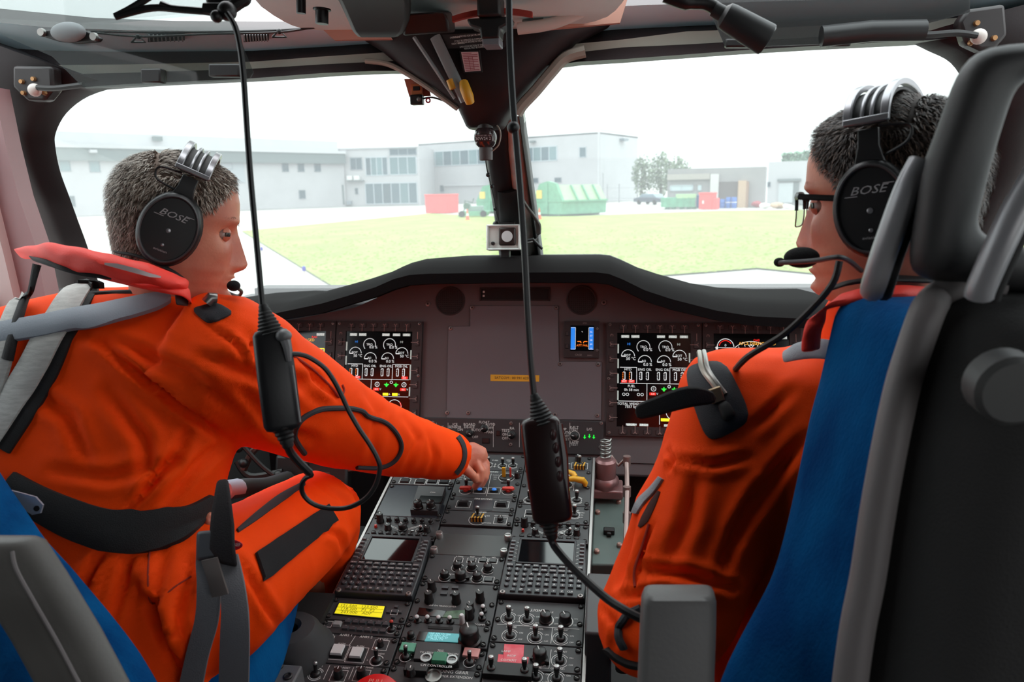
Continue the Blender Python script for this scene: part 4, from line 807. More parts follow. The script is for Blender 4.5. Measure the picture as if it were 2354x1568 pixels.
# keyboard display units
KEYM = mat('cdu_key', (66, 68, 72), .45); CDUM = mat('cdu_body', (50, 51, 54), .45)
KQ = m_btn(.0098, .0088, .0032, KEYM); KW = m_btn(.0125, .0075, .0032, KEYM); _kr = MB(); _kr.lathe(WORLD, 0, 0, [(.0046, 0), (.0046, .0026), (.0038, .0034)], 12); KR = _kr.mesh('round_key', KEYM); KS = m_btn(.0085, .0045, .003, mat('cdu_sidekey', (110, 112, 114), .5))
def cdu(label, col, va, vb_, sky):
    u0, u1 = CU[col]; h = .016; r = thing('keyboard_display_unit', label, 'keyboard unit', CON.at((u0+u1)/2, vb_, 0), 'keyboard display units on the console'); W_ = u1-u0; H_ = va-vb_-.002; v0, v1 = vb_+.001, va-.001
    mb = MB(); mb.prism(CON, [(u0, v0), (u1, v0), (u1, v0+H_*.42), (u1-.004, v1), (u0+.004, v1), (u0, v0+H_*.42)], -.004, h); mb.build('body', CDUM, r, bevel=.002)
    X = lambda a: u0+W_*a
    Y = lambda b: v1-H_*b
    mb = MB(); e = .005
    for q in ((X(.14), Y(.5), X(.86), Y(.5)+.004), (X(.14), Y(.05)-.004, X(.86), Y(.05)), (X(.14), Y(.5), X(.14)+.004, Y(.05)), (X(.86)-.004, Y(.5), X(.86), Y(.05))): mb.box(CON, *q, h-.001, h+.003)
    mb.build('screen_frame', CDUM, r, bevel=.001)
    mb = MB(); mb.box(CON, X(.15), Y(.49), X(.85), Y(.06), h-.001, h+.0006); mb.build('screen', mat('cdu_screen', (12, 13, 16), .06, spec=.8), r)
    pr = MB()
    for i in range(6):
        for a, d in ((.065, 1), (.935, -1)):
            y = Y(.11+i*.066); inst('line_key', KS, r, CON.mat(X(a), y, h)); pr.line(CON, [(X(a)+d*.006, y), (X(a)+d*.0105, y-.002)], .0007, h+.0004)
    top = ['MENU', 'PREV', 'NEXT', 'DIR', 'DTO', 'CLR', 'LEGS', 'PROG', 'EXEC']; row2 = ['INIT', 'FUEL', 'MARK', 'HOLD', 'FIX', 'ENT']
    for i, s_ in enumerate(top): x = X(.08+i*.105); y = Y(.535); inst('function_key', KW, r, CON.mat(x, y, h)); pr.text(CON, x, y, s_, .0042, h+.0036)
    for i, s_ in enumerate(row2): x = X(.395+i*.105); y = Y(.605); inst('function_key', KW, r, CON.mat(x, y, h)); pr.text(CON, x, y, s_, .0042, h+.0036)
    for j, row in enumerate(('123', '456', '789', '.0-')):
        for i, s_ in enumerate(row): x = X(.08+i*.095); y = Y(.605+j*.085); inst('number_key', KR, r, CON.mat(x, y, h)); pr.text(CON, x, y, s_, .0062, h+.0038)
    for j, row in enumerate(('ABCDEFG', 'HIJKLMN', 'OPQRSTU')):
        for i, s_ in enumerate(row): x = X(.355+i*.095); y = Y(.68+j*.078); inst('letter_key', KQ, r, CON.mat(x, y, h)); pr.text(CON, x, y, s_, .0062, h+.0036)
    for i, s_ in enumerate(('/', 'SP', 'V', 'W', 'X', 'Y', 'Z', 'CLR')): x = X(.165+i*.095); y = Y(.935); inst('letter_key', KQ, r, CON.mat(x, y, h)); pr.text(CON, x, y, s_, .0056, h+.0036)
    pr.build('lettering', WHT, r, smooth=0, recalc=False)
    for a in (.05, .95): inst('screw', SCR, r, CON.mat(X(a), Y(.975), h) @ M.Scale(.9, 4))
vc0, vc1 = B(700, 78)[1], B(520, 545)[1]
cdu('left keyboard display unit with pale sky reflected in its screen', 0, v[3], vc1, 1)
v = [vc1, vB(460, 722), vB(430, 826), vB(370, 1056), vb]
m = Mod('radio_tuning_unit', 'console radio unit with a bright yellow three-line readout', 'radio unit', 0, v[0], v[1], .005)
q = [B(*p) for p in ((222, 668), (606, 705), (636, 605), (265, 578))]; LCD = mat('lcd_yellow', (208, 196, 30), .4, emit=.55)
m.quad(q, .002, BLKM, 'display_frame'); cu_, cv_ = sum(p[0] for p in q)/4, sum(p[1] for p in q)/4
m.quad([(cu_+(a-cu_)*.95, cv_+(b-cv_)*.9) for a, b in q], .0024, LCD, 'yellow_readout')
mb = MB(); w_ = abs(q[1][0]-q[0][0]); hh_ = abs(q[3][1]-q[0][1])
for i, s_ in enumerate(('121.500   123.450', '118.300   P1  P2', '243.000   ADF')): mb.text(CON, cu_-.004, cv_+hh_*(.27-.27*i), s_, .0085, m.h+.0028, sx=1.1)
for i in (-.135, .135): mb.line(CON, [(cu_-w_*.46, cv_+hh_*i), (cu_+w_*.46, cv_+hh_*i)], .0006, m.h+.0028)
mb.build('readout_text', mat('lcd_ink', (110, 100, 16), .5, emit=.2), m.r, smooth=0, recalc=False)
for p in ((713, 610), (690, 690), (652, 650), (742, 652)): m.put('cursor_key', m_btn(.007, .006, .003, KEYM), B(*p))
m.put('select_key', m_btn(.010, .009, .004, KEYM), B(698, 650)); m.frame(B(698, 650), .012, .011); m.end()
m = Mod('radio_key_panel', 'narrow console panel with two rows of grey keys and a red toggle', 'control panel', 0, v[1], v[2], .005)
for p in ((340, 725), (400, 730), (455, 733), (515, 738), (575, 742), (632, 748), (320, 775), (378, 782), (435, 787), (493, 792), (553, 797), (612, 800)): m.put('key', m_btn(.011, .008, .004, KEYM), B(*p)); q = B(p[0], p[1]-14); m.t((q[0], q[1]+.002), 'P%d' % (p[0] % 9), .0035)
m.put('large_key', m_btn(.014, .011, .005, mat('key_pale', (150, 150, 150), .4)), B(258, 745)); m.frame(B(190, 742), .012, .013)
m.put('toggle_switch', m_toggle(.016, -.3, True, REDP), B(675, 785)); m.end()
m = Mod('ahrs_panel', 'attitude reference panel with two white square caps', 'control panel', 0, v[2], v[3], .005)
m.t(B(325, 828), 'AHRS 1', .0068); m.t(B(480, 842), 'AHRS 2', .0068)
for p in ((168, 868), (592, 905)): q = B(*p); m.frame(q, .024, .021); m.put('push_button', K6, q, 0, .8); m.t((q[0], q[1]+.013), 'DG/HDG', .0045)
WC = mat('cap_white', (214, 214, 214), .35)
for p in ((262, 958), (408, 980)): q = B(*p); m.frame(q, .031, .031); m.btn(q, .025, .026, .004, ANN, 'cap_surround'); m.btn(q, .021, .022, .008, WC, 'white_cap'); m.t((q[0], q[1]+.018), 'ALIGN', .0045)
for p in ((120, 985), (560, 1025)): q = B(*p); m.put('toggle_switch', TOGU, q, .2, 1.2); m.ring(q, .011); m.t((q[0]+.004, q[1]+.014), 'HDG', .0045); m.t((q[0]+.016, q[1]), 'R', .0045); m.t((q[0]-.015, q[1]), 'L', .0045)
m.line(B(398, 832), B(350, 905)); m.end()
m = Mod('reset_panel', 'lowest left console panel with toggle and event marker', 'control panel', 0, v[3], v[4], .005)
for p, s_ in (((90, 1130), 'FMS 1'), ((268, 1142), 'VHF 2 RESET'), ((445, 1140), 'EVENT MARK')): q = B(*p); m.put('toggle_switch', TOGU if p[0] < 200 else K6, q, 0, 1.1); m.t((q[0], q[1]+.016), s_, .0048); m.frame(q, .024, .022) if p[0] > 200 else m.ring(q, .012)
m.line(B(200, 1060), B(150, 1170)); m.line(B(385, 1075), B(345, 1170)); m.end()
# ---- centre column
v = [vt, vA(1220, 217), vA(1150, 468), vA(1120, 592), vA(1110, 722), vA(1080, 792), vB(1240, 207), vB(1220, 424), vB(1160, 748), vB(1060, 918), vB(1040, 1082), vb]
m = Mod('fuel_panel', 'FUEL switch panel at the far end of the middle column', 'control panel', 1, v[0], v[1], .005)
m.t(A(1252, 130), 'FUEL', .0068); m.t(A(1375, 128), 'XFEED', .0045); m.t(A(1375, 142), 'OFF', .004)
for p in ((1318, 180), (1412, 178), (1190, 172), (1090, 172)): m.ring(A(*p), .011); m.put('toggle_switch', TOGL, A(*p), 3.14, 1)
a = A(1248, 175); m.line((a[0], a[1]-.008), (a[0], a[1]+.008)); m.line((a[0]-.004, a[1]-.005), (a[0]+.004, a[1]-.005)); m.line((a[0]-.003, a[1]+.005), (a[0]+.003, a[1]+.005)); m.end()
m = Mod('ignition_panel', 'ENGINES panel with red paddles and blue lamps under the fingertips', 'control panel', 1, v[1], v[2], .005, screws=3)
m.t(A(1225, 234), 'ENGINES', .0068); m.line(A(1215, 250), A(1170, 452))
for p, mm in (((985, 402), REDP), ((1368, 408), REDP)):
    q = A(*p); m.ring(q, .014); mb = MB(); mb.prism(CON, [(q[0]-.013, q[1]-.004), (q[0]+.009, q[1]-.005), (q[0]+.014, q[1]), (q[0]+.009, q[1]+.006), (q[0]-.012, q[1]+.003)], m.h+.004, m.h+.010); mb.lathe(CON, q[0], q[1], [(.006, m.h), (.006, m.h+.006)], 10); mb.build('red_paddle', mm, m.r, bevel=.001)
    m.put('toggle_switch', TOGL, (q[0]-.001, q[1]+.012), 3.14, 1)
for p in ((1112, 402), (1242, 404)): q = A(*p); m.frame(q, .027, .022); m.btn(q, .018, .013, .004, ANN, 'lamp_body'); mb = MB(); mb.sphere(CON.at(q[0], q[1], m.h+.004), .0055, 8, sc=(1, 1, .5)); mb.build('blue_lamp', BLUL, m.r)
for p in ((1352, 285), (1040, 285)):
    q = A(*p); mb = MB(); mb.lathe(CON, *q, [(.016, m.h), (.016, m.h+.002), (.014, m.h+.003)], 20, sx=1.0, sy=.7); mb.build('selector_base', BLK, m.r); m.pr.arc(CON, *q, .0175, 0, 360, .0009, m.h+.0005, 0, 24)
    for du, mm, w in ((-.006, YELP, .004), (.009, REDP, .002)): mb = MB(); mb.hexa([CON.at(q[0]+du-w, q[1]-.002, m.h+.002), CON.at(q[0]+du+w, q[1]-.002, m.h+.002), CON.at(q[0]+du+w, q[1]+.003, m.h+.002), CON.at(q[0]+du-w, q[1]+.003, m.h+.002), CON.at(q[0]+du-w, q[1]+.002, m.h+.024), CON.at(q[0]+du+w, q[1]+.002, m.h+.024), CON.at(q[0]+du+w, q[1]+.006, m.h+.024), CON.at(q[0]+du-w, q[1]+.006, m.h+.024)]); mb.build('selector_lever', mm, m.r, bevel=.001)
    for dy, s_ in ((.008, 'FLIGHT'), (.0, 'IDLE'), (-.008, 'OFF')): m.t((q[0]-.025, q[1]+dy), s_, .0042)
m.put('rotary_knob', K6, A(1450, 280)); m.btn(A(1335, 332), .016, .005, .002); m.end()
m = Mod('fire_panel', 'FIRE EXTING panel with two guarded push switches', 'control panel', 1, v[2], v[3], .006)
m.t(A(1145, 482), 'FIRE EXTING', .0068)
for p, s_ in (((965, 530), 'ENG 1'), ((1308, 534), 'ENG 2')): q = A(*p); m.frame(q, .030, .023); m.btn(q, .022, .016, .006, ANN, 'guard'); m.btn((q[0], q[1]-.003), .018, .004, .008, BLK, 'guard_lip'); m.t((q[0], q[1]+.014), s_, .0045)
m.quad([A(*p) for p in ((1045, 580), (1225, 585), (1245, 495), (1060, 490))], .0006, PB2, 'dark_plate'); m.end()
m = Mod('engine_start_panel', 'narrow ENGINES panel with a yellow striped guard', 'control panel', 1, v[3], v[4], .006)
m.t(A(1120, 602), 'ENGINES', .006); striped(m, A(1092, 668)); m.ring(A(1092, 668), .018); m.t(A(1175, 636), 'NORM', .004); m.t(A(1170, 700), 'TRAIN ENG', .004); q = A(1297, 678); m.frame(q, .026, .022); m.put('push_button', K8, q, 0, .7); m.t((q[0], q[1]+.016), 'EMP WARNING', .0042); m.end()
m = Mod('blank_strip', 'plain dark filler strip across the middle column', 'filler plate', 1, v[4], v[5], .001, screws=0); m.end()
m = Mod('blank_plate', 'large plain filler plate with standing posts on the middle column', 'filler plate', 1, v[5], v[6], .004, mat('filler_grey', (64, 66, 66), .4, var=.05, vscale=10), screws=0)
_p = MB(); _p.lathe(WORLD, 0, 0, [(.0075, 0), (.0075, .009), (.006, .011), (.002, .0112)], 14); _p.box(WORLD, -.005, -.0007, .005, .0007, .0112, .0116, 1); POST = _p.mesh('thumb_screw', [TIP, BLKM])
for p in ((748, 815), (1366, 838), (700, 955), (1330, 975)): m.put('thumb_screw', POST, A(*p))
m.end()
m = Mod('autopilot_panel', 'autopilot panel with five round knobs and a row of framed caps', 'control panel', 1, v[6], v[7], .005)
for p in ((1185, 305), (1297, 312), (1420, 322), (1087, 378), (1337, 390)): q = B(*p); m.put('rotary_knob', K8, q, .4, .95); m.ring(q, .0115)
for p, s_ in (((1192, 245), 'A.TRIM'), ((1292, 248), 'BEEP'), ((1382, 250), 'AP1'), ((1458, 254), 'AP2')): q = B(*p); m.btn(q, .013, .010, .003); m.frame(q, .0165, .013); m.t((q[0], q[1]+.010), s_, .0045)
q = B(1210, 392); m.put('rotary_knob', K11, q, .3, .9); mb = MB(); mb.prism(CON, [(q[0]-.018, q[1]-.008), (q[0]+.016, q[1]-.002), (q[0]+.016, q[1]+.003), (q[0]-.012, q[1]-.001)], m.h, m.h+.006); mb.build('paddle', KN, m.r, bevel=.001)
q = B(1425, 398); m.btn(q, .015, .012, .003); m.frame(q, .019, .016); m.t((q[0], q[1]+.003), 'ALT', .0045); m.line(B(1100, 352), B(1160, 355)); m.line(B(1310, 385), B(1255, 398)); m.end()
m = Mod('transceiver_panel', 'radio transceiver with small levers and an exposed green window', 'radio unit', 1, v[7], v[8], .005, screws=3)
for p, k in (((988, 478), K7T), ((966, 565), K7T), ((1176, 572), K7T), ((1360, 560), K7T), ((1286, 640), K7T), ((1277, 690), K7T)): m.put('rotary_knob', k, B(*p), .6, 1.05 if p[0] != 1286 else .9)
for p in ((1090, 462), (1168, 462), (1080, 508), (1155, 510)): q = B(*p); m.btn(q, .0125, .007, .003, KEYM)
m.quad([B(*p) for p in ((868, 672), (1070, 690), (1100, 640), (888, 612))], .001, SCRN, 'display_window'); m.quad([B(*p) for p in ((1066, 690), (1240, 705), (1255, 632), (1100, 640))], .001, mat('pcb_green', (82, 110, 84), .4, var=.3, vscale=120), 'green_window')
m.t(B(1068, 602), 'VHF FM TRANSCEIVER', .0050)
LVW = m_toggle(.013, .15, False, WC, .0034); 
for p in ((878, 722), (958, 722), (1044, 725), (1130, 728), (1385, 640), (1375, 700)): m.put('lever_switch', LVW, B(*p), 0, 1.1)
mb = MB(); q = B(1220, 740); mb.tube([CON.at(*q, m.h), CON.at(q[0], q[1]+.002, m.h+.016), CON.at(q[0], q[1]+.002, m.h+.019)], [.0045, .005, .003], 10); mb.build('white_lever', WC, m.r)
for i, p in enumerate(((890, 742), (955, 745), (1040, 750), (1140, 752))): m.t(B(*p), ('SQ', 'SELECT', 'VOL', 'MODE')[i], .0042)
m.line(B(930, 757), B(1240, 768)); m.end()
m = Mod('satellite_radio', 'tracking radio with a teal screen and a big black knob', 'radio unit', 1, v[8], v[9], .007)
m.quad([B(*p) for p in ((955, 785), (1148, 795), (1152, 775), (960, 762))], .001, BLKM, 'card_slot')
m.quad([B(*p) for p in ((862, 878), (1196, 897), (1212, 825), (888, 805))], .001, SCRN, 'screen'); m.quad([B(*p) for p in ((930, 882), (1190, 895), (1205, 826), (960, 812))], .0014, mat('teal_glow', (70, 138, 142), .4, emit=.5), 'teal_readout')
mb = MB()
for i in range(4): u_, v_ = B(1050-8*i, 830+14*i); mb.text(CON, u_, v_, ('VHF AM 121.500', 'GUARD  ALT', 'SQL 03 VOL 07', 'MAIN TX')[i], .0052, m.h+.0018)
mb.build('readout_text', mat('teal_ink', (150, 205, 210), .5, emit=.5), m.r, smooth=0, recalc=False)
m.put('tuning_knob', K11, B(1280, 885), .4, 1.45); m.put('rotary_knob', K5, B(828, 850), 0, 1.2); m.t(B(1335, 752), 'AEROCOMM', .0048); m.t(B(960, 905), 'AERONAUTICS ENGINEERING, INC.', .0038); m.end()
m = Mod('beacon_controller', 'CPI CONTROLLER box between a green and a pink switch guard', 'control panel', 1, v[9], v[10], .003)
q = [B(*p) for p in ((848, 1052), (1196, 1072), (1222, 940), (878, 918))]; m.quad(q, .014, PB, 'controller_box'); hh = .017; pr = MB()
for x, y, s_, z in ((945, 945, 'TX / TEST', .0052), (1052, 930, 'TEST', .0046), (1052, 944, 'RESET', .0046), (1145, 955, 'BEACON', .0046), (1145, 968, 'DISABL', .0042), (1020, 1048, 'CPI CONTROLLER', .0062)): pr.text(CON, *B(x, y, hh), s_, z, hh+.0006)
pr.build('box_lettering', WHT, m.r, smooth=0, recalc=False)
for p in ((940, 985), (1140, 1000)): mb = MB(); a = B(*p, hh); mb.lathe(CON, *a, [(.009, hh-.001), (.009, hh+.002), (.0065, hh+.002), (.006, hh), (.002, hh)], 18); mb.build('steel_lamp', mat('lamp_ring', (160, 160, 160), .3, .7), m.r)
a = B(1045, 992, hh); mb = MB(); mb.box(CON, a[0]-.012, a[1]-.010, a[0]+.012, a[1]+.010, hh-.001, hh+.006, taper=.001); mb.build('green_button', mat('btn_green', (36, 120, 86), .35), m.r, bevel=.001)
for p, mm, nm in (((800, 960), mat('guard_green', (96, 168, 140), .4), 'green_guard'), ((1288, 1002), mat('guard_pink', (214, 150, 146), .4), 'pink_guard')):
    q = B(*p); mb = MB(); mb.prism(CON, [(q[0]-.013, q[1]-.004), (q[0]+.013, q[1]-.006), (q[0]+.014, q[1]+.012), (q[0]-.012, q[1]+.013)], m.h+.006, m.h+.011); mb.box(CON, q[0]-.006, q[1]-.012, q[0]+.006, q[1], m.h, m.h+.007); mb.build(nm, mm, m.r, bevel=.001)
    m.put('toggle_switch', TOGU, (q[0], q[1]-.012), 0, 1.1, .004)
m.end()
m = Mod('landing_gear_panel', 'LANDING GEAR panel with a hinged black guard at the bottom', 'control panel', 1, v[10], v[11], .005)
m.t(B(1120, 1112), 'LANDING GEAR', .0085); m.t(B(1170, 1152), 'EMER EXTENSION', .0066); q = [B(*p) for p in ((770, 1140), (950, 1150), (975, 1085), (800, 1070))]; m.quad(q, .012, BLK, 'hinged_guard')
mb = MB(); c = B(1000, 1150); mb.lathe(CON, *c, [(.013, m.h), (.013, m.h+.004), (.0105, m.h+.004), (.010, m.h+.001)], 20); mb.build('steel_ring', STEEL, m.r); m.put('rotary_knob', K6, B(825, 1130, .012), 0, 1, .012); m.end()
# ---- right column
v = [vt, vA(1770, 535), vA(1780, 700), vA(1760, 868), B(1840, 565)[1], vB(1800, 900), vB(1770, 1105), vb]
m = Mod('emergency_fuel_panel', 'far right console panel with yellow branched handles', 'control panel', 2, v[0], v[1], .005, screws=4)
striped(m, A(2010, 195)); m.frame(A(2010, 180), .036, .024); m.t(A(1885, 160), 'EXT PWR', .005); m.put('rotary_knob', K6, A(1995, 128))
def ytube(pts, r_): mb = MB(); mb.tube([CON.at(*A(*p, h_), h_) for p, h_ in pts], r_, 10); mb.build('yellow_handle', YELP, m.r)
ytube((((1860, 205), .018), ((1905, 215), .022), ((1955, 232), .024), ((1972, 262), .020)), [.005, .0055, .006, .006]); ytube((((1865, 285), .018), ((1960, 278), .022), ((2040, 292), .022), ((2062, 318), .014), ((2060, 345), .008)), [.0055, .006, .0075, .006, .004])
for p in ((1905, 352), (1560, 490), (1985, 492), (1880, 490), (1640, 350)): m.ring(A(*p), .0125); m.put('toggle_switch', TOGL, A(*p), 3.14, 1.15)
for p, s_ in (((1930, 470), 'BAT'), ((1925, 490), 'ON'), ((1925, 508), 'OFF'), ((1700, 330), 'GEN 1'), ((1705, 480), 'GEN 2')): m.t(A(*p), s_, .0045)
m.btn(A(1895, 402), .012, .008, .003, mat('flag_yellow', (224, 226, 30), .4, emit=.3)); m.line(A(1960, 330), A(1955, 405)); m.put('guard_hook', K5, A(2055, 352)); m.end()
m = Mod('bus_panel', 'narrow right console panel with one ringed toggle and a framed cap', 'control panel', 2, v[1], v[2], .005)
for p in ((1965, 625), (1725, 622)): q = A(*p); m.ring(q, .0125); m.put('toggle_switch', TOGL, q, 3.14, 1.15)
q = A(1568, 605); m.frame(q, .022, .020); m.btn(q, .017, .010, .003); m.t(A(1960, 582), 'ICE / ENG', .005); m.t(A(2030, 605), 'BOTH', .004); m.t(A(2030, 625), 'ON', .004); m.t(A(2025, 645), 'OFF', .004); m.end()
audio('right audio panel with two rows of small black volume knobs', ((1515, 715), (1593, 712), (1670, 714), (1755, 716), (1835, 722), (1910, 724), (1992, 728)), ((1490, 830), (1560, 832), (1632, 836), (1698, 840), (1770, 844), (1840, 848), (1910, 852), (1982, 855)), (((1500, 768), 'p'), ((1612, 790), K6), ((1730, 790), K8), ((1850, 790), 'w'), ((1910, 785), TOG), ((1985, 795), K6)), v[2], v[3], 2)
cdu('right keyboard display unit with a dark blank screen', 2, v[3], v[4], 0)
def togs(m, L_):
    for p, k, s_ in L_:
        q = B(*p); m.put('rotary_knob' if k != TOGL else 'toggle_switch', k, q, 3.14 if k == TOGL else .5, 1.15)
        if k == TOGL: m.ring(q, .0135)
        else: m.pr.arc(CON, q[0], q[1], .0125, -60, 60, .0022, m.h+.0004, 0, 10)
        m.t((q[0], q[1]+.019), s_, .005)
        for dy, w in ((.007, 'ON'), (-.007, 'OFF')): m.t((q[0]+.0175, q[1]+dy), w, .0042)
m = Mod('lights_panel', 'LIGHTS panel with toggles and dimmer knobs on the right column', 'control panel', 2, v[4], v[5], .005, screws=3)
m.t(B(1815, 637), 'LIGHTS', .0085); togs(m, (((1580, 695), TOGL, 'STBY'), ((1722, 705), TOGL, 'NAV'), ((1866, 712), K8, 'CONSOLE'), ((2016, 722), K8, 'PANEL'), ((1590, 830), TOGL, 'STROBE'), ((1787, 845), TOGL, 'ANTI COL'), ((1982, 855), TOGL, 'EMER EXIT')))
m.line(B(1490, 742), B(2125, 782)); m.line(B(1918, 770), B(1905, 892)); m.end()
m = Mod('cabin_light_panel', 'right console panel with cross of pink tape stuck over a switch', 'control panel', 2, v[5], v[6], .005)
TAPE = mat('tape_pink', (232, 112, 122), .5, col2=(226, 70, 86), vscale=60)
for q_, d in ((((1490, 1045), (1725, 1062), (1735, 1000), (1500, 975)), .0012), (((1530, 1060), (1690, 1066), (1700, 905), (1545, 900)), .0018)): m.quad([B(*p) for p in q_], d, TAPE, 'pink_tape', 0)
for x, y, w in ((1560, 960, 'LAMP'), (1600, 995, 'INOP'), (1580, 1030, 'COCKPIT')): m.pr.text(CON, *B(x, y), w, .006, m.h+.0024)
q = B(1820, 1015); m.put('rotary_knob', K11, q, .4, 1); mb = MB(); mb.prism(CON, [(q[0]-.016, q[1]-.004), (q[0]+.016, q[1]-.010), (q[0]+.015, q[1]-.003), (q[0]-.008, q[1]+.002)], m.h, m.h+.006); mb.build('paddle', KN, m.r, bevel=.001)
togs(m, (((1975, 1028), TOGL, 'AMBIENT'),)); m.t(B(1815, 945), 'LDG LTS', .005); m.t(B(1815, 1066), 'COPILOT', .005); m.line(B(1420, 1055), B(1890, 1085)); m.line(B(1908, 940), B(1890, 1085)); m.end()
m = Mod('dome_light_panel', 'lowest right console panel with a double guarded switch', 'control panel', 2, v[6], v[7], .005)
q = B(1575, 1125); m.quad([(q[0]-.038, q[1]-.012), (q[0]+.038, q[1]-.012), (q[0]+.038, q[1]+.013), (q[0]-.038, q[1]+.013)], .01, BLK, 'switch_guard')
for du in (-.026, .026): m.put('toggle_switch', TOGL, (q[0]+du, q[1]), 3.14, 1.1, .008)
togs(m, (((1790, 1155), TOGL, 'DOME'), ((1950, 1165), TOGL, 'GROUND'))); m.end()
# red cap in front of the console foot of the picture
r = thing('red_control_cap', 'round red cap cut off by the lower picture edge on the console', 'cap', P(858, 1600, 1.02))
c = CON.uv(858, 1592, .035); mb = MB(); mb.lathe(CON, *c, [(.016, .006), (.016, .02), (.036, .022), (.039, .027), (.035, .034), (.018, .038), (.002, .039)], 28); mb.build('dome', mat('cap_red', (214, 26, 30), .35), r)
mb = MB(); mb.text(CON, c[0], c[1]+.016, 'PULL', .011, .0392); mb.build('lettering', mat('cap_text', (232, 150, 130), .6), r, smooth=0)
# ---------------------------------------------------------------- beside the console, right foot well
r = thing('side_equipment_box', 'olive green equipment box with a black latch right of the console', 'box', (.30, 1.5, 0))
OL = mat('olive_metal', (92, 106, 102), .5, var=.06, vscale=12); fS = Frame((0, 1.30, .52), (1, 0, 0), (0, 1, .2))
a = [fS.uv(*p) for p in ((1358, 1298), (1432, 1298), (1442, 1120), (1368, 1118))]; mb = MB(); mb.prism(fS, a, -.25, 0); mb.build('lid', OL, r, bevel=.004)
for p in ((1374, 1180), (1422, 1156), (1372, 1270), (1424, 1256)): mb = MB(); q = fS.uv(*p); mb.lathe(fS, *q, [(.006, 0), (.006, .006), (.004, .008)], 12); mb.build('bolt', mat('bolt_rosy', (176, 140, 130), .4, .5), r)
q = fS.uv(1400, 1228); mb = MB(); mb.box(fS, q[0]-.012, q[1]-.004, q[0]+.012, q[1]+.010, 0, .012); mb.box(fS, q[0]-.005, q[1]-.012, q[0]+.005, q[1]-.004, 0, .010); mb.build('latch', BLK, r, bevel=.002)
mb = MB(); mb.hexa([V((.24, .7, 0)), V((.40, .7, 0)), V((.40, 1.45, 0)), V((.24, 1.45, 0)), V((.24, .7, .36)), V((.40, .7, .36)), V((.40, 1.45, .46)), V((.24, 1.45, .46))]); mb.build('base', BLKM, r)
r = thing('brake_reservoir', 'copper coloured fluid reservoir with a spring at the console head', 'reservoir', P(1393, 1110, 1.75))
CU_ = mat('copper_metal', (150, 112, 112), .35, .4); fR = Frame(P(1392, 1108, 1.72), (1, 0, 0), (0, 1, .1)); mb = MB()
mb.lathe(fR, 0, 0, [(.030, -.01), (.032, .0), (.030, .01), (.024, .015), (.024, .055), (.018, .06)], 18); mb.build('body', CU_, r)
mb = MB(); mb.box(fR, -.04, -.03, .04, .03, -.03, -.008); mb.build('bracket', CU_, r, bevel=.004)
mb = MB(); mb.tube([fR.at(.012*math.cos(t*.9), .012*math.sin(t*.9), .06+t*.0014) for t in range(36)], .0022, 6); mb.build('spring', STEEL, r)
mb = MB(); mb.tube([P(1440, 1050, 1.72), P(1442, 1120, 1.66), P(1440, 1200, 1.58), P(1436, 1290, 1.50)], .0055, 8); mb.tube([P(1405, 1048, 1.74), P(1422, 1070, 1.72), P(1440, 1052, 1.72)], .004, 8)
for y in (1060, 1130, 1190): c = P(1441, y, 1.72-.0008*(y-1050)); mb.cyl(c+V((0, 0, .012)), c-V((0, 0, .012)), .009, n=10)
tag(mb.build('hydraulic_pipe', mat('pipe_rosy', (150, 128, 124), .35, .5)), 'thin metal hydraulic pipe with clamps beside the green box', 'pipe')
r = thing('collective_friction_box', 'dark box with steel pivot pins between console and right pilot', 'box', P(1372, 1440, 1.16))
mb = MB(); c0 = P(1378, 1350, 1.20); fB = Frame(c0, (1, 0, 0), (0, 1, .2)); mb.box(fB, -.022, -.07, .020, .07, -.14, -.03); mb.build('housing', mat('housing_grey', (66, 66, 68), .5), r, bevel=.004)
for dv in (-.05, .03): mb = MB(); mb.cyl(fB.at(.02, dv, -.045), fB.at(.046, dv, -.045), .010, n=14); mb.build('pivot_pin', STEEL, r)
mb = MB(); mb.tube([fB.at(.034, .03, -.05), fB.at(.038, -.02, -.05), fB.at(.038, -.10, -.07)], .012, 10); mb.build('arm', BLK, r)
# ---------------------------------------------------------------- left foot well
r = thing('collective_lever', 'black lever with a pale collar behind the left pilot arm', 'lever', P(590, 1122, 1.45))
mb = MB(); mb.tube(bez([P(520, 1128, 1.32), P(560, 1122, 1.40), P(610, 1118, 1.5), P(660, 1102, 1.62)], 6), .018, 12); mb.build('tube', BLK, r)
mb = MB(); mb.tube([P(512, 1128, 1.30), P(545, 1123, 1.37)], [.017, .0185], 12); mb.build('collar', mat('collar_pale', (176, 184, 200), .35, .3), r)
r = thing('rubber_boot', 'round black rubber boot on the floor box left of the console', 'boot', P(675, 1480, 1.22))
fB = Frame(P(672, 1468, 1.20), (1, 0, 0), (0, 1, .15)); mb = MB(); mb.lathe(fB, 0, 0, [(.068, -.06), (.068, -.03), (.064, -.02), (.052, -.004), (.046, .012), (.038, .022), (.018, .026), (.012, .02), (.011, .0)], 30); mb.build('boot', mat('boot_rubber', (48, 48, 50), .7), r)
mb = MB(); mb.lathe(fB, -.012, -.012, [(.013, .022), (.013, .030), (.009, .031), (.008, .02)], 16); mb.build('grommet', BLKM, r)
r = thing('floor_box', 'grey floor box with screws at the left foot of the console', 'box', P(640, 1560, 1.12))
fB = Frame(P(645, 1540, 1.12), (1, 0, 0), (0, 1, .15)); mb = MB(); mb.box(fB, -.13, -.2, .03, .012, -.25, 0); mb.build('lid', mat('floorbox_grey', (88, 88, 90), .5), r, bevel=.003)
for p in ((641, 1533), (662, 1556)): q = fB.uv(*p); mb = MB(); mb.lathe(fB, *q, [(.007, 0), (.007, .002), (.005, .003), (.004, .001)], 14); mb.build('screw', BLK, r)
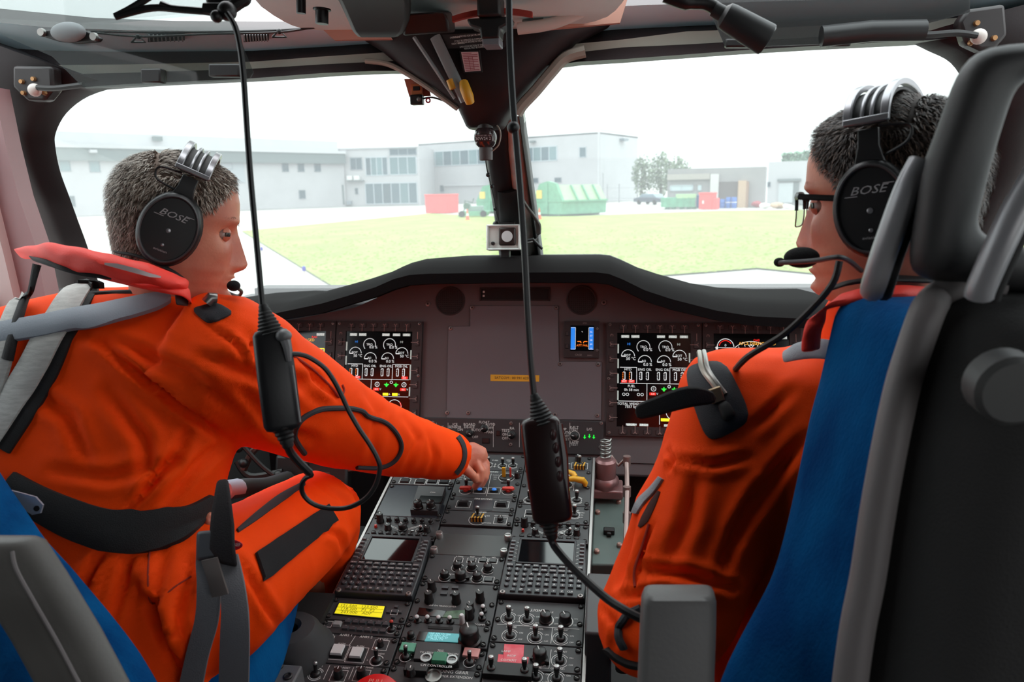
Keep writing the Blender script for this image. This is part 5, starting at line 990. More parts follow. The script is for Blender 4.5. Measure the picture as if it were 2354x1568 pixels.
mb = MB(); mb.box(fB, -.20, .015, .01, .2, -.3, -.02); mb.build('body', BLKM, r)
r = thing('pedal_linkage', 'dark tangle of pedal rods and cables in the left foot well', 'linkage', P(600, 1080, 1.9))
for i, L_ in enumerate((((545, 1010), (600, 1070), (640, 1100)), ((560, 1080), (590, 1030), (650, 1020)), ((640, 1040), (700, 1060), (780, 1050)), ((545, 1060), (575, 1095), (650, 1085)), ((700, 1040), (720, 1090), (860, 1070)))): mb = MB(); mb.tube(bez([P(x, y, 1.85+.02*i) for x, y in L_], 5), .006+.003*(i % 2), 7); mb.build('rod', [BLK, mat('rod_rosy', (92, 70, 66), .4, .5), mat('rod_steel', (130, 128, 130), .3, .8)][i % 3], r)
for x, y in ((560, 1065), (640, 1092), (690, 1045), (548, 1030)): mb = MB(); mb.sphere(P(x, y, 1.85), .012, 8); mb.build('joint', BLK, r)
mb = MB(); c = P(720, 1100, 1.95); mb.box(Frame(c, (1, 0, 0), (0, .3, 1)), -.10, -.12, .10, .06, -.02, .02); mb.build('pedal', BLK, r, bevel=.008)
mb = MB(); c = P(640, 1090, 1.9); mb.tube([c, V((c.x, c.y, 0))], .02, 10); c = P(720, 1100, 1.95); mb.tube([c, V((c.x, c.y+.05, 0))], .018, 10); mb.build('pedal_post', BLK, r)
# ================================================================ people
CR = V(RM[:, 0]); CUp = V(RM[:, 1]); CF = V(RM[:, 2])    # viewing axes, used only to lay out limbs
HF = V((CF.x, CF.y, 0)).normalized()
SKIN = mat('skin', (214, 140, 112), .45, col2=(192, 106, 86), vscale=14, bump=.12, bscale=260); 
SKIN.node_tree.nodes['Principled BSDF'].inputs['Subsurface Weight'].default_value = .12
SKIN.node_tree.nodes['Principled BSDF'].inputs['Subsurface Radius'].default_value = (.012, .005, .003)
SUIT = mat('suit_orange', (255, 73, 0), .75, var=.05, vscale=5, bump=.25, bscale=900, spec=.15); VEST = mat('vest_red', (255, 62, 48), .6, var=.06, vscale=12, bump=.25, bscale=500)
TRIM_ = mat('suit_trim', (44, 45, 50), .8, bump=.4, bscale=900); WEB = mat('webbing_white', (188, 188, 184), .8, var=.12, vscale=60, bump=.5, bscale=300, stretch=(1, 1, 5)); WEBG = mat('webbing_grey', (134, 142, 152), .6, bump=.3, bscale=600); WEBK = mat('webbing_black', (22, 22, 24), .75, bump=.4, bscale=700); WEBD = mat('webbing_dark', (104, 104, 108), .7, bump=.4, bscale=700)
def ring_px(xl, xr, y, d, t, n=32, e=.75, up=0):
    c = P((xl+xr)/2, y, d); hw = (xr-xl)/2*d/F; out = []
    for j in range(n):
        q = 2*math.pi*j/n; a, b = math.cos(q), math.sin(q)
        out.append(c+CR*(hw*math.copysign(abs(a)**e, a))+HF*(t*math.copysign(abs(b)**e, b))+V((0, 0, up)))
    return out
def fuse(mb, voxel, smooth, name='fused'):
    me = mb.mesh(name, SKIN, 0); bm = bmesh.new(); bm.from_mesh(me); bmesh.ops.recalc_face_normals(bm, faces=bm.faces); bm.to_mesh(me); bm.free()
    o = bpy.data.objects.new('tmp', me); COL.objects.link(o)
    r = o.modifiers.new('r', 'REMESH'); r.mode = 'VOXEL'; r.voxel_size = voxel
    s = o.modifiers.new('s', 'SMOOTH'); s.iterations = smooth; s.factor = .5
    out = bpy.data.meshes.new_from_object(o.evaluated_get(bpy.context.evaluated_depsgraph_get()))
    bpy.data.objects.remove(o); bpy.data.meshes.remove(me); return out
def folds(me, lines, rnd=.0025, rs=9.0, seed=0, stretch=(1, 1, 1)):
    lines = [(p_, a_*1.15, w_*.85) for p_, a_, w_ in lines]
    n = len(me.vertices); co = np.empty(n*3); me.vertices.foreach_get('co', co); co = co.reshape(-1, 3); nr = np.empty(n*3); me.vertices.foreach_get('normal', nr); nr = nr.reshape(-1, 3)
    rel = (co-np.array(CAM)) @ RM; px = CX+F*rel[:, 0]/rel[:, 2]; py = CY-F*rel[:, 1]/rel[:, 2]
    fac = np.clip(-(nr*(co-np.array(CAM))).sum(1)/np.linalg.norm(co-np.array(CAM), axis=1)*2.5+.2, 0, 1); d = np.zeros(n)
    for pts, amp, w in lines:
        best = np.full(n, 1e9); al = np.zeros(n); L_ = len(pts)-1
        for i in range(L_):
            ax, ay = pts[i]; bx, by = pts[i+1]; dx, dy = bx-ax, by-ay; t = np.clip(((px-ax)*dx+(py-ay)*dy)/(dx*dx+dy*dy), 0, 1)
            q = np.hypot(px-ax-t*dx, py-ay-t*dy); m_ = q < best; best[m_] = q[m_]; al[m_] = (i+t[m_])/L_
        tp = np.sin(np.pi*np.clip(al*.9+.05, 0, 1))**.6
        d += fac*tp*amp*(-np.exp(-(best/w)**2)+.55*np.exp(-((best-1.9*w)/(w*1.1))**2))
    for i in range(n):
        p = V(co[i])*rs; p = V((p.x*stretch[0], p.y*stretch[1], p.z*stretch[2]))+V((seed*7.1, 0, 0))
        a = noise.noise(p); b = noise.noise(p*2.3+V((3, 1, 5))); d[i] += rnd*(a*.9+(1-abs(b)*2)*.45)
    co += nr*d[:, None]; me.vertices.foreach_set('co', co.ravel()); me.update()
def attach(me, name, m, parent, smooth=True):
    me.name = name; me.materials.clear()
    for q in (m if isinstance(m, list) else [m]): me.materials.append(q)
    o = bpy.data.objects.new(name, me); COL.objects.link(o); off = sub(parent); me.transform(M.Translation(-off)); o.parent = parent; ORIG[o.name] = off
    if smooth: me.shade_smooth()
    return o
class Cloth:                                              # lays straps, patches and piping on the surface of a garment
    def __init__(s, me): s.b = BVHTree.FromPolygons([v.co.copy() for v in me.vertices], [tuple(p.vertices) for p in me.polygons])
    def hit(s, px, py, d=None, off=0):
        r = ray(px, py).normalized(); h = s.b.ray_cast(CAM, r)
        if h[0] is None or (d and h[0].length and (h[0]-CAM).dot(CF) > d*1.25):
            if d is None:
                h2 = s.b.find_nearest(P(px, py, 1.1)); return h2[0]+h2[1]*off, h2[1]
            return P(px, py, d), -r
        n = h[1] if h[1].dot(r) < 0 else -h[1]
        return h[0]+n*off, n
    def strip(s, pts, w, m, name, parent, off=.004, th=.003, d=None, n=6, lat=5, flat=.0):
        mb = MB(); q = bez([V((x, y, 0)) for x, y in pts], n); rows = []
        for i, c in enumerate(q):
            t = (q[min(i+1, len(q)-1)]-q[max(i-1, 0)]).normalized(); nn = V((-t.y, t.x, 0)); ww = w if not isinstance(w, (list, tuple)) else float(np.interp(i/(len(q)-1), np.linspace(0, 1, len(w)), w))
            top, bot = [], []
            for k in range(lat):
                e = (k/(lat-1)-.5)*ww; p, nr = s.hit(c.x+nn.x*e, c.y+nn.y*e, d, off); bot.append(p-nr*th*2); top.append(p+nr*th*(1 if 0 < k < lat-1 else .2))
            rows.append(top+bot[::-1])
        for _ in range(2):
            for i in range(1, len(rows)-1): rows[i] = [(rows[i-1][k]+rows[i][k]*2+rows[i+1][k])/4 for k in range(len(rows[i]))]
        mb.loft(rows); return mb.build(name, m, parent, smooth=50)
    def pipe(s, pts, r, m, name, parent, off=.001, d=None, n=6, flat=1):
        mb = MB(); q = [s.hit(p.x, p.y, d, off)[0] for p in bez([V((x, y, 0)) for x, y in pts], n)]
        for _ in range(2): q = [q[0]]+[(q[i-1]+q[i]*2+q[i+1])/4 for i in range(1, len(q)-1)]+[q[-1]]
        mb.tube(q, r, 8, flat=flat); return mb.build(name, m, parent)
    def patch(s, c4, m, name, parent, off=.003, th=.003, d=None, nx=8, ny=8, bulge=0, rc=.16):
        mb = MB(); a, b, c, e = [V((x, y, 0)) for x, y in c4]; top, bot = [], []
        for j in range(ny+1):
            for i in range(nx+1):
                u, v = i/nx, j/ny; p = a.lerp(b, u).lerp(e.lerp(c, u), v); p = p.lerp((a+b+c+e)/4, rc*(abs(2*u-1)*abs(2*v-1))**3); k = math.sin(math.pi*u)**.4*math.sin(math.pi*v)**.4 if 0 < u < 1 and 0 < v < 1 else 0
                h, nr = s.hit(p.x, p.y, d, off); top.append(h+nr*(th*(.4+.6*k)+bulge*k)); bot.append(h-nr*th)
        w = nx+1; f = lambda i, j, o=0: o+j*w+i; N = len(top); fs = []
        for j in range(ny):
            for i in range(nx): fs.append((f(i, j), f(i+1, j), f(i+1, j+1), f(i, j+1))); fs.append((f(i, j+1, N), f(i+1, j+1, N), f(i+1, j, N), f(i, j, N)))
        bd = [(i, 0) for i in range(nx)]+[(nx, j) for j in range(ny)]+[(i, ny) for i in range(nx, 0, -1)]+[(0, j) for j in range(ny, 0, -1)]
        for k in range(len(bd)): p, q = bd[k], bd[(k+1) % len(bd)]; fs.append((f(*p), f(*p, N), f(*q, N), f(*q)))
        mb.add(top+bot, fs); return mb.build(name, m, parent, smooth=50)
# ---------------------------------------------------------------- head: local x = right side, y = face direction, z = up, eyes at z = 0
ZF = [-.22, -.165, -.145, -.132, -.124, -.117, -.108, -.098, -.089, -.080, -.072, -.064, -.054, -.045, -.02, .0, .012, .022, .034, .052, .072, .092, .106, .114, .118]
YF = [.004, .010, .018, .040, .064, .078, .0855, .085, .0825, .0865, .0855, .0875, .0870, .087, .087, .0880, .091, .0960, .0970, .0965, .092, .078, .056, .030, .003]
ZB = [-.22, -.165, -.12, -.09, -.06, -.03, 0, .03, .06, .09, .106, .114, .118]
YB = [-.088, -.076, -.070, -.070, -.076, -.084, -.090, -.094, -.093, -.078, -.056, -.032, -.004]
ZW = [-.22, -.165, -.135, -.118, -.10, -.08, -.06, -.03, 0, .03, .06, .09, .106, .114, .118]
HW = [.068, .058, .056, .056, .058, .063, .067, .071, .0745, .0765, .073, .058, .040, .022, .003]
def head_pts(nose=1.0, NZ=84, NA=104):
    zs = list(np.linspace(-.22, -.14, 8)[:-1])+list(np.linspace(-.14, .03, 50)[:-1])+list(.118-.088*(1-np.sin(np.linspace(0, math.pi/2, 26)))); pts = []
    for z in zs:
        yf, yb, hw = np.interp(z, ZF, YF), np.interp(z, ZB, YB), np.interp(z, ZW, HW); yc = -.012 if z > -.1 else -.012-.2*(-.1-z)
        row = []
        for j in range(NA):
            q = 2*math.pi*j/NA; c, s = math.cos(q), math.sin(q); jaw = min(1, max(0, (-.06-z)/.05)) if z > -.128 else max(0, 1-(-.128-z)/.02)
            e = .86+.14*jaw; x = hw*math.copysign(abs(s)**e, s)*(1-.18*jaw*max(0, c)); y = yc+((yf-yc) if c > 0 else (yc-yb))*math.copysign(abs(c)**e, c)
            if c > 0:
                ax = abs(x); g = lambda v, m, w: math.exp(-((v-m)/w)**2); ff = max(0, min(1, (y-.02)/.04))
                nh = np.interp(z, [-.069, -.064, -.059, -.051, -.042, -.022, -.005, .006, .016], [0, .011, .022, .0265, .0235, .0165, .010, .005, 0])*nose; nw = np.interp(z, [-.063, -.052, -.034, 0], [.012, .0115, .0085, .0075])
                dy = nh*g(ax, 0, nw)+.010*nose*g(ax, .0125, .0045)*g(z, -.0545, .0065)
                dy -= .0150*g(ax, .033, .0150)*g(z, 0, .0115); dy += .0045*g(z, .019, .0075)*g(ax, .028, .022); dy += .0055*g(ax, .046, .018)*g(z, -.030, .018)
                dy += -.006*g(ax, .0075, .0035)*g(z, -.0615, .003)+.0085*g(z, -.0735, .0050)*g(ax, 0, .019)+.0095*g(z, -.0858, .0055)*g(ax, 0, .017)-.007*g(z, -.0793, .0022)*g(ax, 0, .023)-.003*g(z, -.0955, .005)*g(ax, 0, .02)+.005*g(z, -.109, .009)*g(ax, 0, .016)
                dy -= .0025*g(ax, .0275+(-.052-z)*.22, .0035)*g(z, -.065, .016)
                y += dy*ff
            row.append(V((x, y, z)))
        pts.append(row)
    return pts
def head_geo(mb, mtx, nose=1.0):
    rows = head_pts(nose); mb.loft([[mtx @ p for p in r] for r in rows]); return rows
def hairline(q): # q: angle from the face, 0..180
    return float(np.interp(q, [0, 25, 40, 52, 62, 72, 82, 92, 104, 120, 150, 180], [.078, .074, .060, .042, .034, .012, -.026, -.030, -.030, -.048, -.068, -.072]))
def hair(rows, mtx, parent, mats, n, seed, lift=.006, length=.016):
    rn = random.Random(seed); NA = len(rows[0]); cap = MB(); grid = []
    for i, r in enumerate(rows):
        g = []
        for j, p in enumerate(r):
            q = 360*j/NA; q = q if q <= 180 else 360-q; k = p.z-hairline(q); w = max(0, min(1, k/.012+.15)); nrm = V((p.x*1.3, p.y+.01, max(0, p.z-.02)*1.2)).normalized()
            nz = noise.noise(V((p.x, p.y, p.z))*70)*.0016
            g.append((p+nrm*(lift*w-.002+nz*w), k > -.006, nrm, k))
        grid.append(g)
    vs = [mtx @ c[0] for g in grid for c in g]; fs = []
    for i in range(len(rows)-1):
        for j in range(NA):
            a, b = i*NA+j, i*NA+(j+1) % NA
            if all(grid[u][v][1] for u, v in ((i, j), (i, (j+1) % NA), (i+1, j), (i+1, (j+1) % NA))): fs.append((a, b, b+NA, a+NA))
    top = len(vs)-NA; fs.append(tuple(range(top, len(vs)))); cap.add(vs, fs); hc = cap.build('hair', mats[0], parent, smooth=60, recalc=False)
    st_ = MB(); cnt = 0
    cand = [(i, j) for i in range(len(rows)-1) for j in range(NA) if grid[i][j][3] > -.004]
    wts = [max(1e-6, (rows[min(i+1, len(rows)-1)][j]-rows[i-1][j]).length*(rows[i][(j+1) % NA]-rows[i][j]).length) for i, j in cand]
    for i, j in rn.choices(cand, wts, k=n):
        p, _, nr, k = grid[i][j]; p2 = grid[i][(j+1) % NA][0]; p3 = grid[min(i+1, len(rows)-1)][j][0]; p = p+(p2-p)*rn.random()+(p3-p)*rn.random()
        fl = V((0, .9, -.1)) if p.z > .085 and p.y > -.03 else V((0, -.35, -1)) if p.y < .03 else V((0, .2, -1))
        fl = fl+V((rn.uniform(-.5, .5), rn.uniform(-.4, .4), rn.uniform(-.3, .3))); fl = (fl-nr*fl.dot(nr)).normalized(); L_ = length*rn.uniform(.6, 1.2)*(.6 if k < .012 else 1)
        sd = fl.cross(nr)*rn.uniform(.0005, .0010); a = p-nr*.0015; b = p+fl*L_*.5+nr*L_*.30; c = p+fl*L_+nr*L_*rn.uniform(.18, .42)
        mi = rn.choices(range(1, len(mats)), [5, 4, 3][:len(mats)-1])[0]-1
        st_.add([mtx @ v for v in (a-sd, a+sd, b+sd*.8, b-sd*.8, c)], [(0, 1, 2, 3), (3, 2, 4)], mi)
    so = st_.build('hair_strands', mats[1:], hc, smooth=0, recalc=False); so['kind'] = 'stuff'
    return hc
EYEW = mat('eye_white', (196, 180, 172), .25); IRIS = mat('iris', (58, 48, 40), .2)
def eyes(rows, mtx, parent, look=V((0, 1, 0)), brow=None):
    for s in (-1, 1):
        c = V((s*.0310, .0712, -.0005)); k_ = mtx.to_scale().x; mb = MB(); mb.sphere(mtx @ c, .0118*k_, 14); e = mb.build('eye', EYEW, parent)
        d = (look+V((s*.15, 0, 0))).normalized(); fr = Frame(mtx @ (c+d*.0106), (mtx.to_3x3() @ d.orthogonal()), (mtx.to_3x3() @ d.cross(d.orthogonal()))); 
        if fr.n.dot(mtx.to_3x3() @ d) < 0: fr = Frame(fr.o, fr.v, fr.u)
        mb = MB(); mb.lathe(fr, 0, 0, [(.0060*k_, -.0008), (.0056*k_, .0009), (.0026*k_, .0014)], 14, 0); mb.lathe(fr, 0, 0, [(.0026*k_, .0014), (.0018*k_, .0016)], 10, 1); mb.build('iris', [IRIS, BLKM], e)
        mb = MB()                                          # lids: shells above and below the eye
        for sg, a0, a1 in ((1, 14, 88), (-1, 16, 80)):
            rings = []
            for a in np.linspace(a0, a1, 6):
                rings.append([mtx @ (c+V((.0136*math.sin(t)*math.cos(math.radians(a))*1.06, .0136*math.cos(t)*math.cos(math.radians(a)), sg*.0136*math.sin(math.radians(a))))) for t in np.linspace(-1.5, 1.5, 13)])
            mb.loft(rings, closed=False)
        mb.build('eyelid', SKIN, parent, recalc=False)
        if brow:
            mb = MB(); rn = random.Random(3)
            for k in range(60):
                t = rn.random(); p = V((s*(.014+.036*t), .0965-.022*t*t, .0155+.010*math.sin(t*2.4)+rn.uniform(-.003, .003))); d2 = V((s*.006, -.002, rn.uniform(-.001, .004))); mb.add([mtx @ p, mtx @ (p+V((0, 0, .0011))), mtx @ (p+d2)], [(0, 1, 2)])
            mb.build('eyebrow', brow, parent, smooth=0, recalc=False)
def head_matrix(px, py, d, yaw, pitch, roll, flip, sc=1.0):
    # flip = +1 faces image right, -1 faces image left; yaw turns the face away from the viewer
    f = (CR*(flip*math.cos(yaw))+HF*math.sin(yaw)); f = V((f.x, f.y, 0)).normalized(); u = V((0, 0, 1)); x = f.cross(u)
    m = M((x, f, u)).transposed(); m = m @ M.Rotation(pitch, 3, 'X') @ M.Rotation(roll, 3, 'Y'); return M.Translation(P(px, py, d)) @ m.to_4x4() @ M.Scale(sc, 4)
# headset: cups, sprung band, boom microphone
HSB = mat('headset_black', (26, 26, 28), .4); HSG = mat('headset_silver', (160, 160, 164), .3, .7); HSL = mat('headset_leather', (34, 33, 34), .6, bump=.2, bscale=300); HST = mat('headset_text', (176, 176, 178), .5)
def headset(label, hm, parent_cat, side, tilt, boom, mic_r, zc=.0, hk=1.0):
    r = thing('headset', label, 'headset', hm.translation)
    R3 = hm.to_3x3().normalized(); X = R3 @ V((1, 0, 0)); Yv = R3 @ V((0, 1, 0)); Z = R3 @ V((0, 0, 1)); O = hm @ V((0, -.004, zc))
    bu = (Z*math.cos(tilt)+Yv*math.sin(tilt)).normalized(); bf = (Yv*math.cos(tilt)-Z*math.sin(tilt)).normalized()
    for s in (-1, 1):
        a = bf*s; fr = Frame(O+X*s*.076-bu*.004, a, bu); fr = fr if fr.n.dot(X*s) > 0 else Frame(fr.o, -a, bu)
        sx, sy = .76, 1.0; mb = MB(); mb.lathe(fr, 0, 0, [(.046, -.014), (.053, -.010), (.055, .0), (.052, .006)], 32, sx=sx, sy=sy); mb.build('ear_cushion', HSL, r)
        mb = MB(); mb.lathe(fr, 0, 0, [(.052, .004), (.053, .016), (.050, .022), (.046, .024), (.044, .021), (.020, .0215), (.002, .0215)], 36, sx=sx, sy=sy); mb.build('ear_cup', HSB, r)
        mb = MB(); mb.tube([fr.at(.0465*sx*math.cos(t), .0465*sy*math.sin(t), .024) for t in np.linspace(0, 6.283, 41)], .0016, 6); mb.build('cup_rim', mat('cup_rim', (70, 68, 70), .35), r)
        if s == side:
            mb = MB(); mb.text(fr, 0, .020, 'BOSE', .0125, .0222, 0, rot=0.0, sx=1.25, shear=.35); mb.line(fr, [(-.025, .0145), (-.012, .0145)], .0009, .0222); mb.line(fr, [(.014, .0255), (.025, .0255)], .0009, .0222); mb.text(fr, 0, -.031, 'aviation', .0045, .0222, 0, sx=1.3)
            mb.build('lettering', HST, r, smooth=0, recalc=False)
            for v, rr in ((-.002, .0032), (-.023, .0022)): mb = MB(); mb.lathe(fr, 0, v, [(rr, .021), (rr, .0226), (rr*.5, .023)], 12); mb.build('dot', HSG, r)
        # yoke from cup to band
        mb = MB(); pts = [(.072, .030), (.088, .046*hk), (.090, .066*hk), (.087, .086*hk)]; rings = []
        for (xx, zz), w in zip(pts, (.022, .016, .011, .0105)): c = O+X*s*xx+bu*zz; rings.append([c+bf*w+X*s*.004, c-bf*w+X*s*.004, c-bf*w-X*s*.004, c+bf*w-X*s*.004])
        mb.loft(rings); mb.build('yoke', HSB, r, bevel=.0015)
    def arch(t, w, h, off=0):                              # band curve over the head
        return O+X*((.094+off)*math.cos(t))+bu*(.082*hk+(.056*hk+off)*math.sin(t)**.8 if math.sin(t) > 0 else .082*hk)+bf*w+bu*h
    ts = np.linspace(.10, math.pi-.10, 30)
    def bar(w0, w1, th, name, m, t_=ts, off=0):
        mb = MB(); rings = []
        for t in t_: n = (X*math.cos(t)+bu*math.sin(t)).normalized(); a, b = arch(t, w0, 0, off), arch(t, w1, 0, off); rings.append([a, b, b+n*th, a+n*th])
        mb.loft(rings); return mb.build(name, m, r, bevel=.001)
    bar(-.023, -.0145, .007, 'band_rail', HSG); bar(.0145, .023, .007, 'band_rail', HSG); bar(-.0065, -.003, .005, 'band_spring', HSG, off=-.001); bar(.003, .0065, .005, 'band_spring', HSG, off=-.001)
    bar(-.020, .020, .004, 'band_pad', HSL, off=-.006)
    for t0 in (.10, math.pi-.20): bar(-.023, .023, .0075, 'band_end', HSG, np.linspace(t0, t0+.10, 4))
    s = side; mb = MB(); c = arch(.1 if s > 0 else math.pi-.1, -.012, -.004); mb.tube(bez([c, c-bf*.028-bu*.004, c-bf*.026-bu*.020, O+X*s*.088-bf*.012+bu*.05], 6), .0016, 6); mb.build('band_wire', HSB, r)
    if boom:
        mb = MB(); mb.tube(bez(boom, 6), [.0028]*(len(boom)*6-5), 8); mb.build('boom', mat('boom_grey', (70, 70, 72), .4), r)
        mb = MB(); mb.sphere(boom[-1], mic_r, 12, sc=(1.1, 1, .9)); mb.build('microphone', mat('mic_foam', (20, 20, 21), .95, bump=.6, bscale=900), r)
    return r
# ================================================================ left pilot
pl = thing('person', 'pilot in orange suit and red collar reaching across to the console, head turned right', 'person', P(300, 1500, 1.06), 'pilots in orange suits')
suit = MB()
suit.loft([ring_px(*a) for a in ((170, 440, 668, 1.12, .055), (60, 470, 690, 1.12, .075), (-70, 525, 722, 1.12, .10), (-130, 545, 770, 1.12, .115), (-150, 545, 860, 1.12, .125), (-140, 540, 960, 1.11, .13), (-110, 532, 1050, 1.10, .13), (-70, 505, 1130, 1.09, .13), (-40, 482, 1200, 1.08, .13), (-10, 476, 1290, 1.07, .14), (10, 500, 1400, 1.06, .15), (20, 540, 1500, 1.05, .16), (40, 580, 1600, 1.05, .16), (80, 560, 1680, 1.05, .14))])
suit.tube([P(430, 815, 1.10), P(500, 835, 1.10), P(560, 862, 1.13), P(600, 885, 1.17), P(700, 934, 1.26), P(800, 980, 1.35), P(850, 1000, 1.40), P(900, 1016, 1.445), P(1000, 1042, 1.535), P(1054, 1051, 1.575)], [.095, .105, .104, .100, .091, .077, .070, .067, .056, .047], 24)
suit.tube([P(360, 1440, 1.0), P(470, 1375, 1.04), P(600, 1276, 1.20), P(690, 1215, 1.30), P(748, 1170, 1.37)], [.10, .104, .096, .088, .077], 24)
suit.tube([P(738, 1165, 1.36), P(742, 1225, 1.41), P(722, 1320, 1.45), P(704, 1430, 1.47), P(690, 1540, 1.48)], [.074, .068, .060, .058, .060], 20)
suit.tube([P(120, 1440, 1.12), P(330, 1240, 1.50), P(430, 1180, 1.62)], [.10, .095, .08], 18); suit.tube([P(430, 1180, 1.62), P(430, 1420, 1.66)], [.078, .065], 16)
suit.tube([P(-90, 830, 1.12), P(-60, 1000, 1.22), P(160, 1180, 1.30), P(400, 1200, 1.15)], [.09, .085, .065, .045], 18)
sm = fuse(suit, .0075, 7)
folds(sm, [([(232, 790), (330, 870), (420, 940), (500, 1000)], .016, 12), ([(180, 760), (300, 800), (430, 860), (560, 960)], .007, 16), ([(395, 1050), (350, 1110), (300, 1168)], .013, 11), ([(430, 990), (400, 1060), (330, 1130)], .008, 14), ([(520, 1010), (440, 1080), (380, 1160)], .008, 14), ([(470, 820), (600, 870), (740, 880)], .008, 16), ([(560, 900), (640, 990), (720, 1010)], .008, 16), ([(560, 760), (640, 850), (740, 930)], .006, 14), ([(690, 830), (740, 890), (775, 915)], .007, 7), ([(840, 900), (870, 950), (850, 1060)], .005, 12), ([(930, 960), (960, 1010), (930, 1080)], .005, 9), ([(985, 1000), (1000, 1050), (985, 1090)], .004, 8), ([(240, 1260), (200, 1330), (180, 1400)], .012, 12), ([(300, 1270), (280, 1350), (250, 1440)], .009, 14), ([(380, 1270), (350, 1400), (400, 1520)], .009, 14), ([(440, 1290), (410, 1420), (430, 1540)], .009, 12), ([(540, 1270), (610, 1390), (640, 1440)], .007, 11), ([(720, 1110), (790, 1150), (805, 1210)], .005, 8), ([(740, 1220), (780, 1230), (790, 1270)], .006, 8), ([(80, 900), (160, 960), (200, 1060)], .008, 18), ([(250, 900), (330, 1010), (340, 1100)], .009, 20), ([(120, 1080), (250, 1100), (400, 1060)], .006, 16), ([(480, 750), (540, 790), (560, 830)], .006, 8), ([(600, 760), (575, 800), (590, 840)], .008, 7)], .0035, 8.0, 1, (1, 1, .6))
CLo = Cloth(sm); suit_o = attach(sm, 'flight_suit', SUIT, pl)
hm = head_matrix(407, 527, 1.11, .36, -.13, -.02, 1, .90)
body = MB(); rowsL = head_geo(body, hm); nk = hm @ V((0, -.03, -.20))
core = MB(); core.tube([nk, P(300, 760, 1.12), P(280, 1100, 1.10), P(290, 1480, 1.06)], [.055, .10, .10, .12], 16)
core.tube([P(300, 800, 1.12), P(470, 840, 1.11), P(700, 935, 1.26), P(900, 1018, 1.45), P(1050, 1050, 1.578)], [.06, .055, .045, .036, .024], 14)
core.tube([P(290, 1470, 1.06), P(470, 1375, 1.04), P(735, 1172, 1.36), P(705, 1440, 1.47)], [.1, .07, .05, .04], 14)
core.tube([P(300, 820, 1.12), P(-60, 900, 1.15), P(120, 1180, 1.28), P(400, 1203, 1.14), P(455, 1205, 1.09)], [.06, .05, .04, .032, .022], 12)
def tipc(px, py, h): u, v = CON.uv(px, py, h); return CON.at(u, v, h)
hand = MB()
hand.tube([P(1040, 1050, 1.572), P(1062, 1050, 1.592), P(1080, 1052, 1.604), P(1098, 1060, 1.612), P(1106, 1066, 1.616)], [.027, .030, .035, .034, .024], 16, flat=.55, upv=(-.2, -.9, .4))
hand.tube([P(1096, 1066, 1.597), P(1106, 1084, 1.590), P(1103, 1104, 1.588), tipc(1090, 1122, .010)], [.0105, .0100, .0090, .0075], 12)
hand.tube([P(1106, 1056, 1.612), P(1116, 1076, 1.606), P(1115, 1098, 1.600), tipc(1105, 1118, .012)], [.0105, .0100, .0090, .0075], 12)
hand.tube([P(1105, 1048, 1.628), P(1117, 1066, 1.628), P(1118, 1088, 1.618), tipc(1112, 1108, .014)], [.010, .0095, .0085, .007], 12)
hand.tube([P(1096, 1042, 1.640), P(1109, 1056, 1.646), P(1114, 1076, 1.640), P(1112, 1094, 1.632)], [.009, .0085, .0075, .006], 12)
hand.tube([P(1058, 1066, 1.578), P(1074, 1082, 1.570), P(1088, 1094, 1.574), P(1095, 1106, 1.584)], [.013, .0115, .0095, .0075], 12)
hand.tube([P(1000, 1042, 1.535), P(1050, 1050, 1.578)], [.03, .026], 14)
hme = fuse(hand, .0026, 3); body.add([v.co.copy() for v in hme.vertices], [tuple(p.vertices) for p in hme.polygons])
lh = MB(); lh.tube([P(430, 1203, 1.10), P(470, 1208, 1.07)], [.026, .032], 12, flat=.6)
for i in range(4): lh.tube([P(466, 1196+7*i, 1.065), P(486, 1200+7*i, 1.05), P(480, 1212+6*i, 1.035)], [.009, .0085, .007], 10)
lh.tube([P(450, 1195, 1.06), P(470, 1188, 1.045), P(486, 1192, 1.04)], [.011, .010, .008], 10)
for q in (core, lh):
    fm = fuse(q, .012 if q is core else .003, 3); body.add([v.co.copy() for v in fm.vertices], [tuple(p.vertices) for p in fm.polygons])
body.build('body', SKIN, pl, smooth=80, recalc=False)
eyes(rowsL, hm, pl, V((.75, 1, -.08)).normalized(), mat('brow_grey', (96, 74, 62), .8))
hair(rowsL, hm, pl, [mat('hair_l0', (112, 94, 82), .8), mat('hair_l1', (94, 76, 64), .6), mat('hair_l2', (158, 142, 128), .6), mat('hair_l3', (206, 196, 184), .6)], 15000, 2, .008, .017)
mb = MB(); c = P(1108.5, 1054, 1.611); ax = (P(1116, 1076, 1.606)-P(1106, 1056, 1.612)).normalized(); a_ = ax.orthogonal().normalized(); b_ = ax.cross(a_); mb.tube([c+a_*.0108*math.cos(t)+b_*.0108*math.sin(t) for t in np.linspace(0, 6.283, 25)], .0024, 8); tag(mb.build('finger_ring', mat('gold', (212, 150, 70), .25, 1)), 'gold ring on the reaching hand of the left pilot', 'ring')
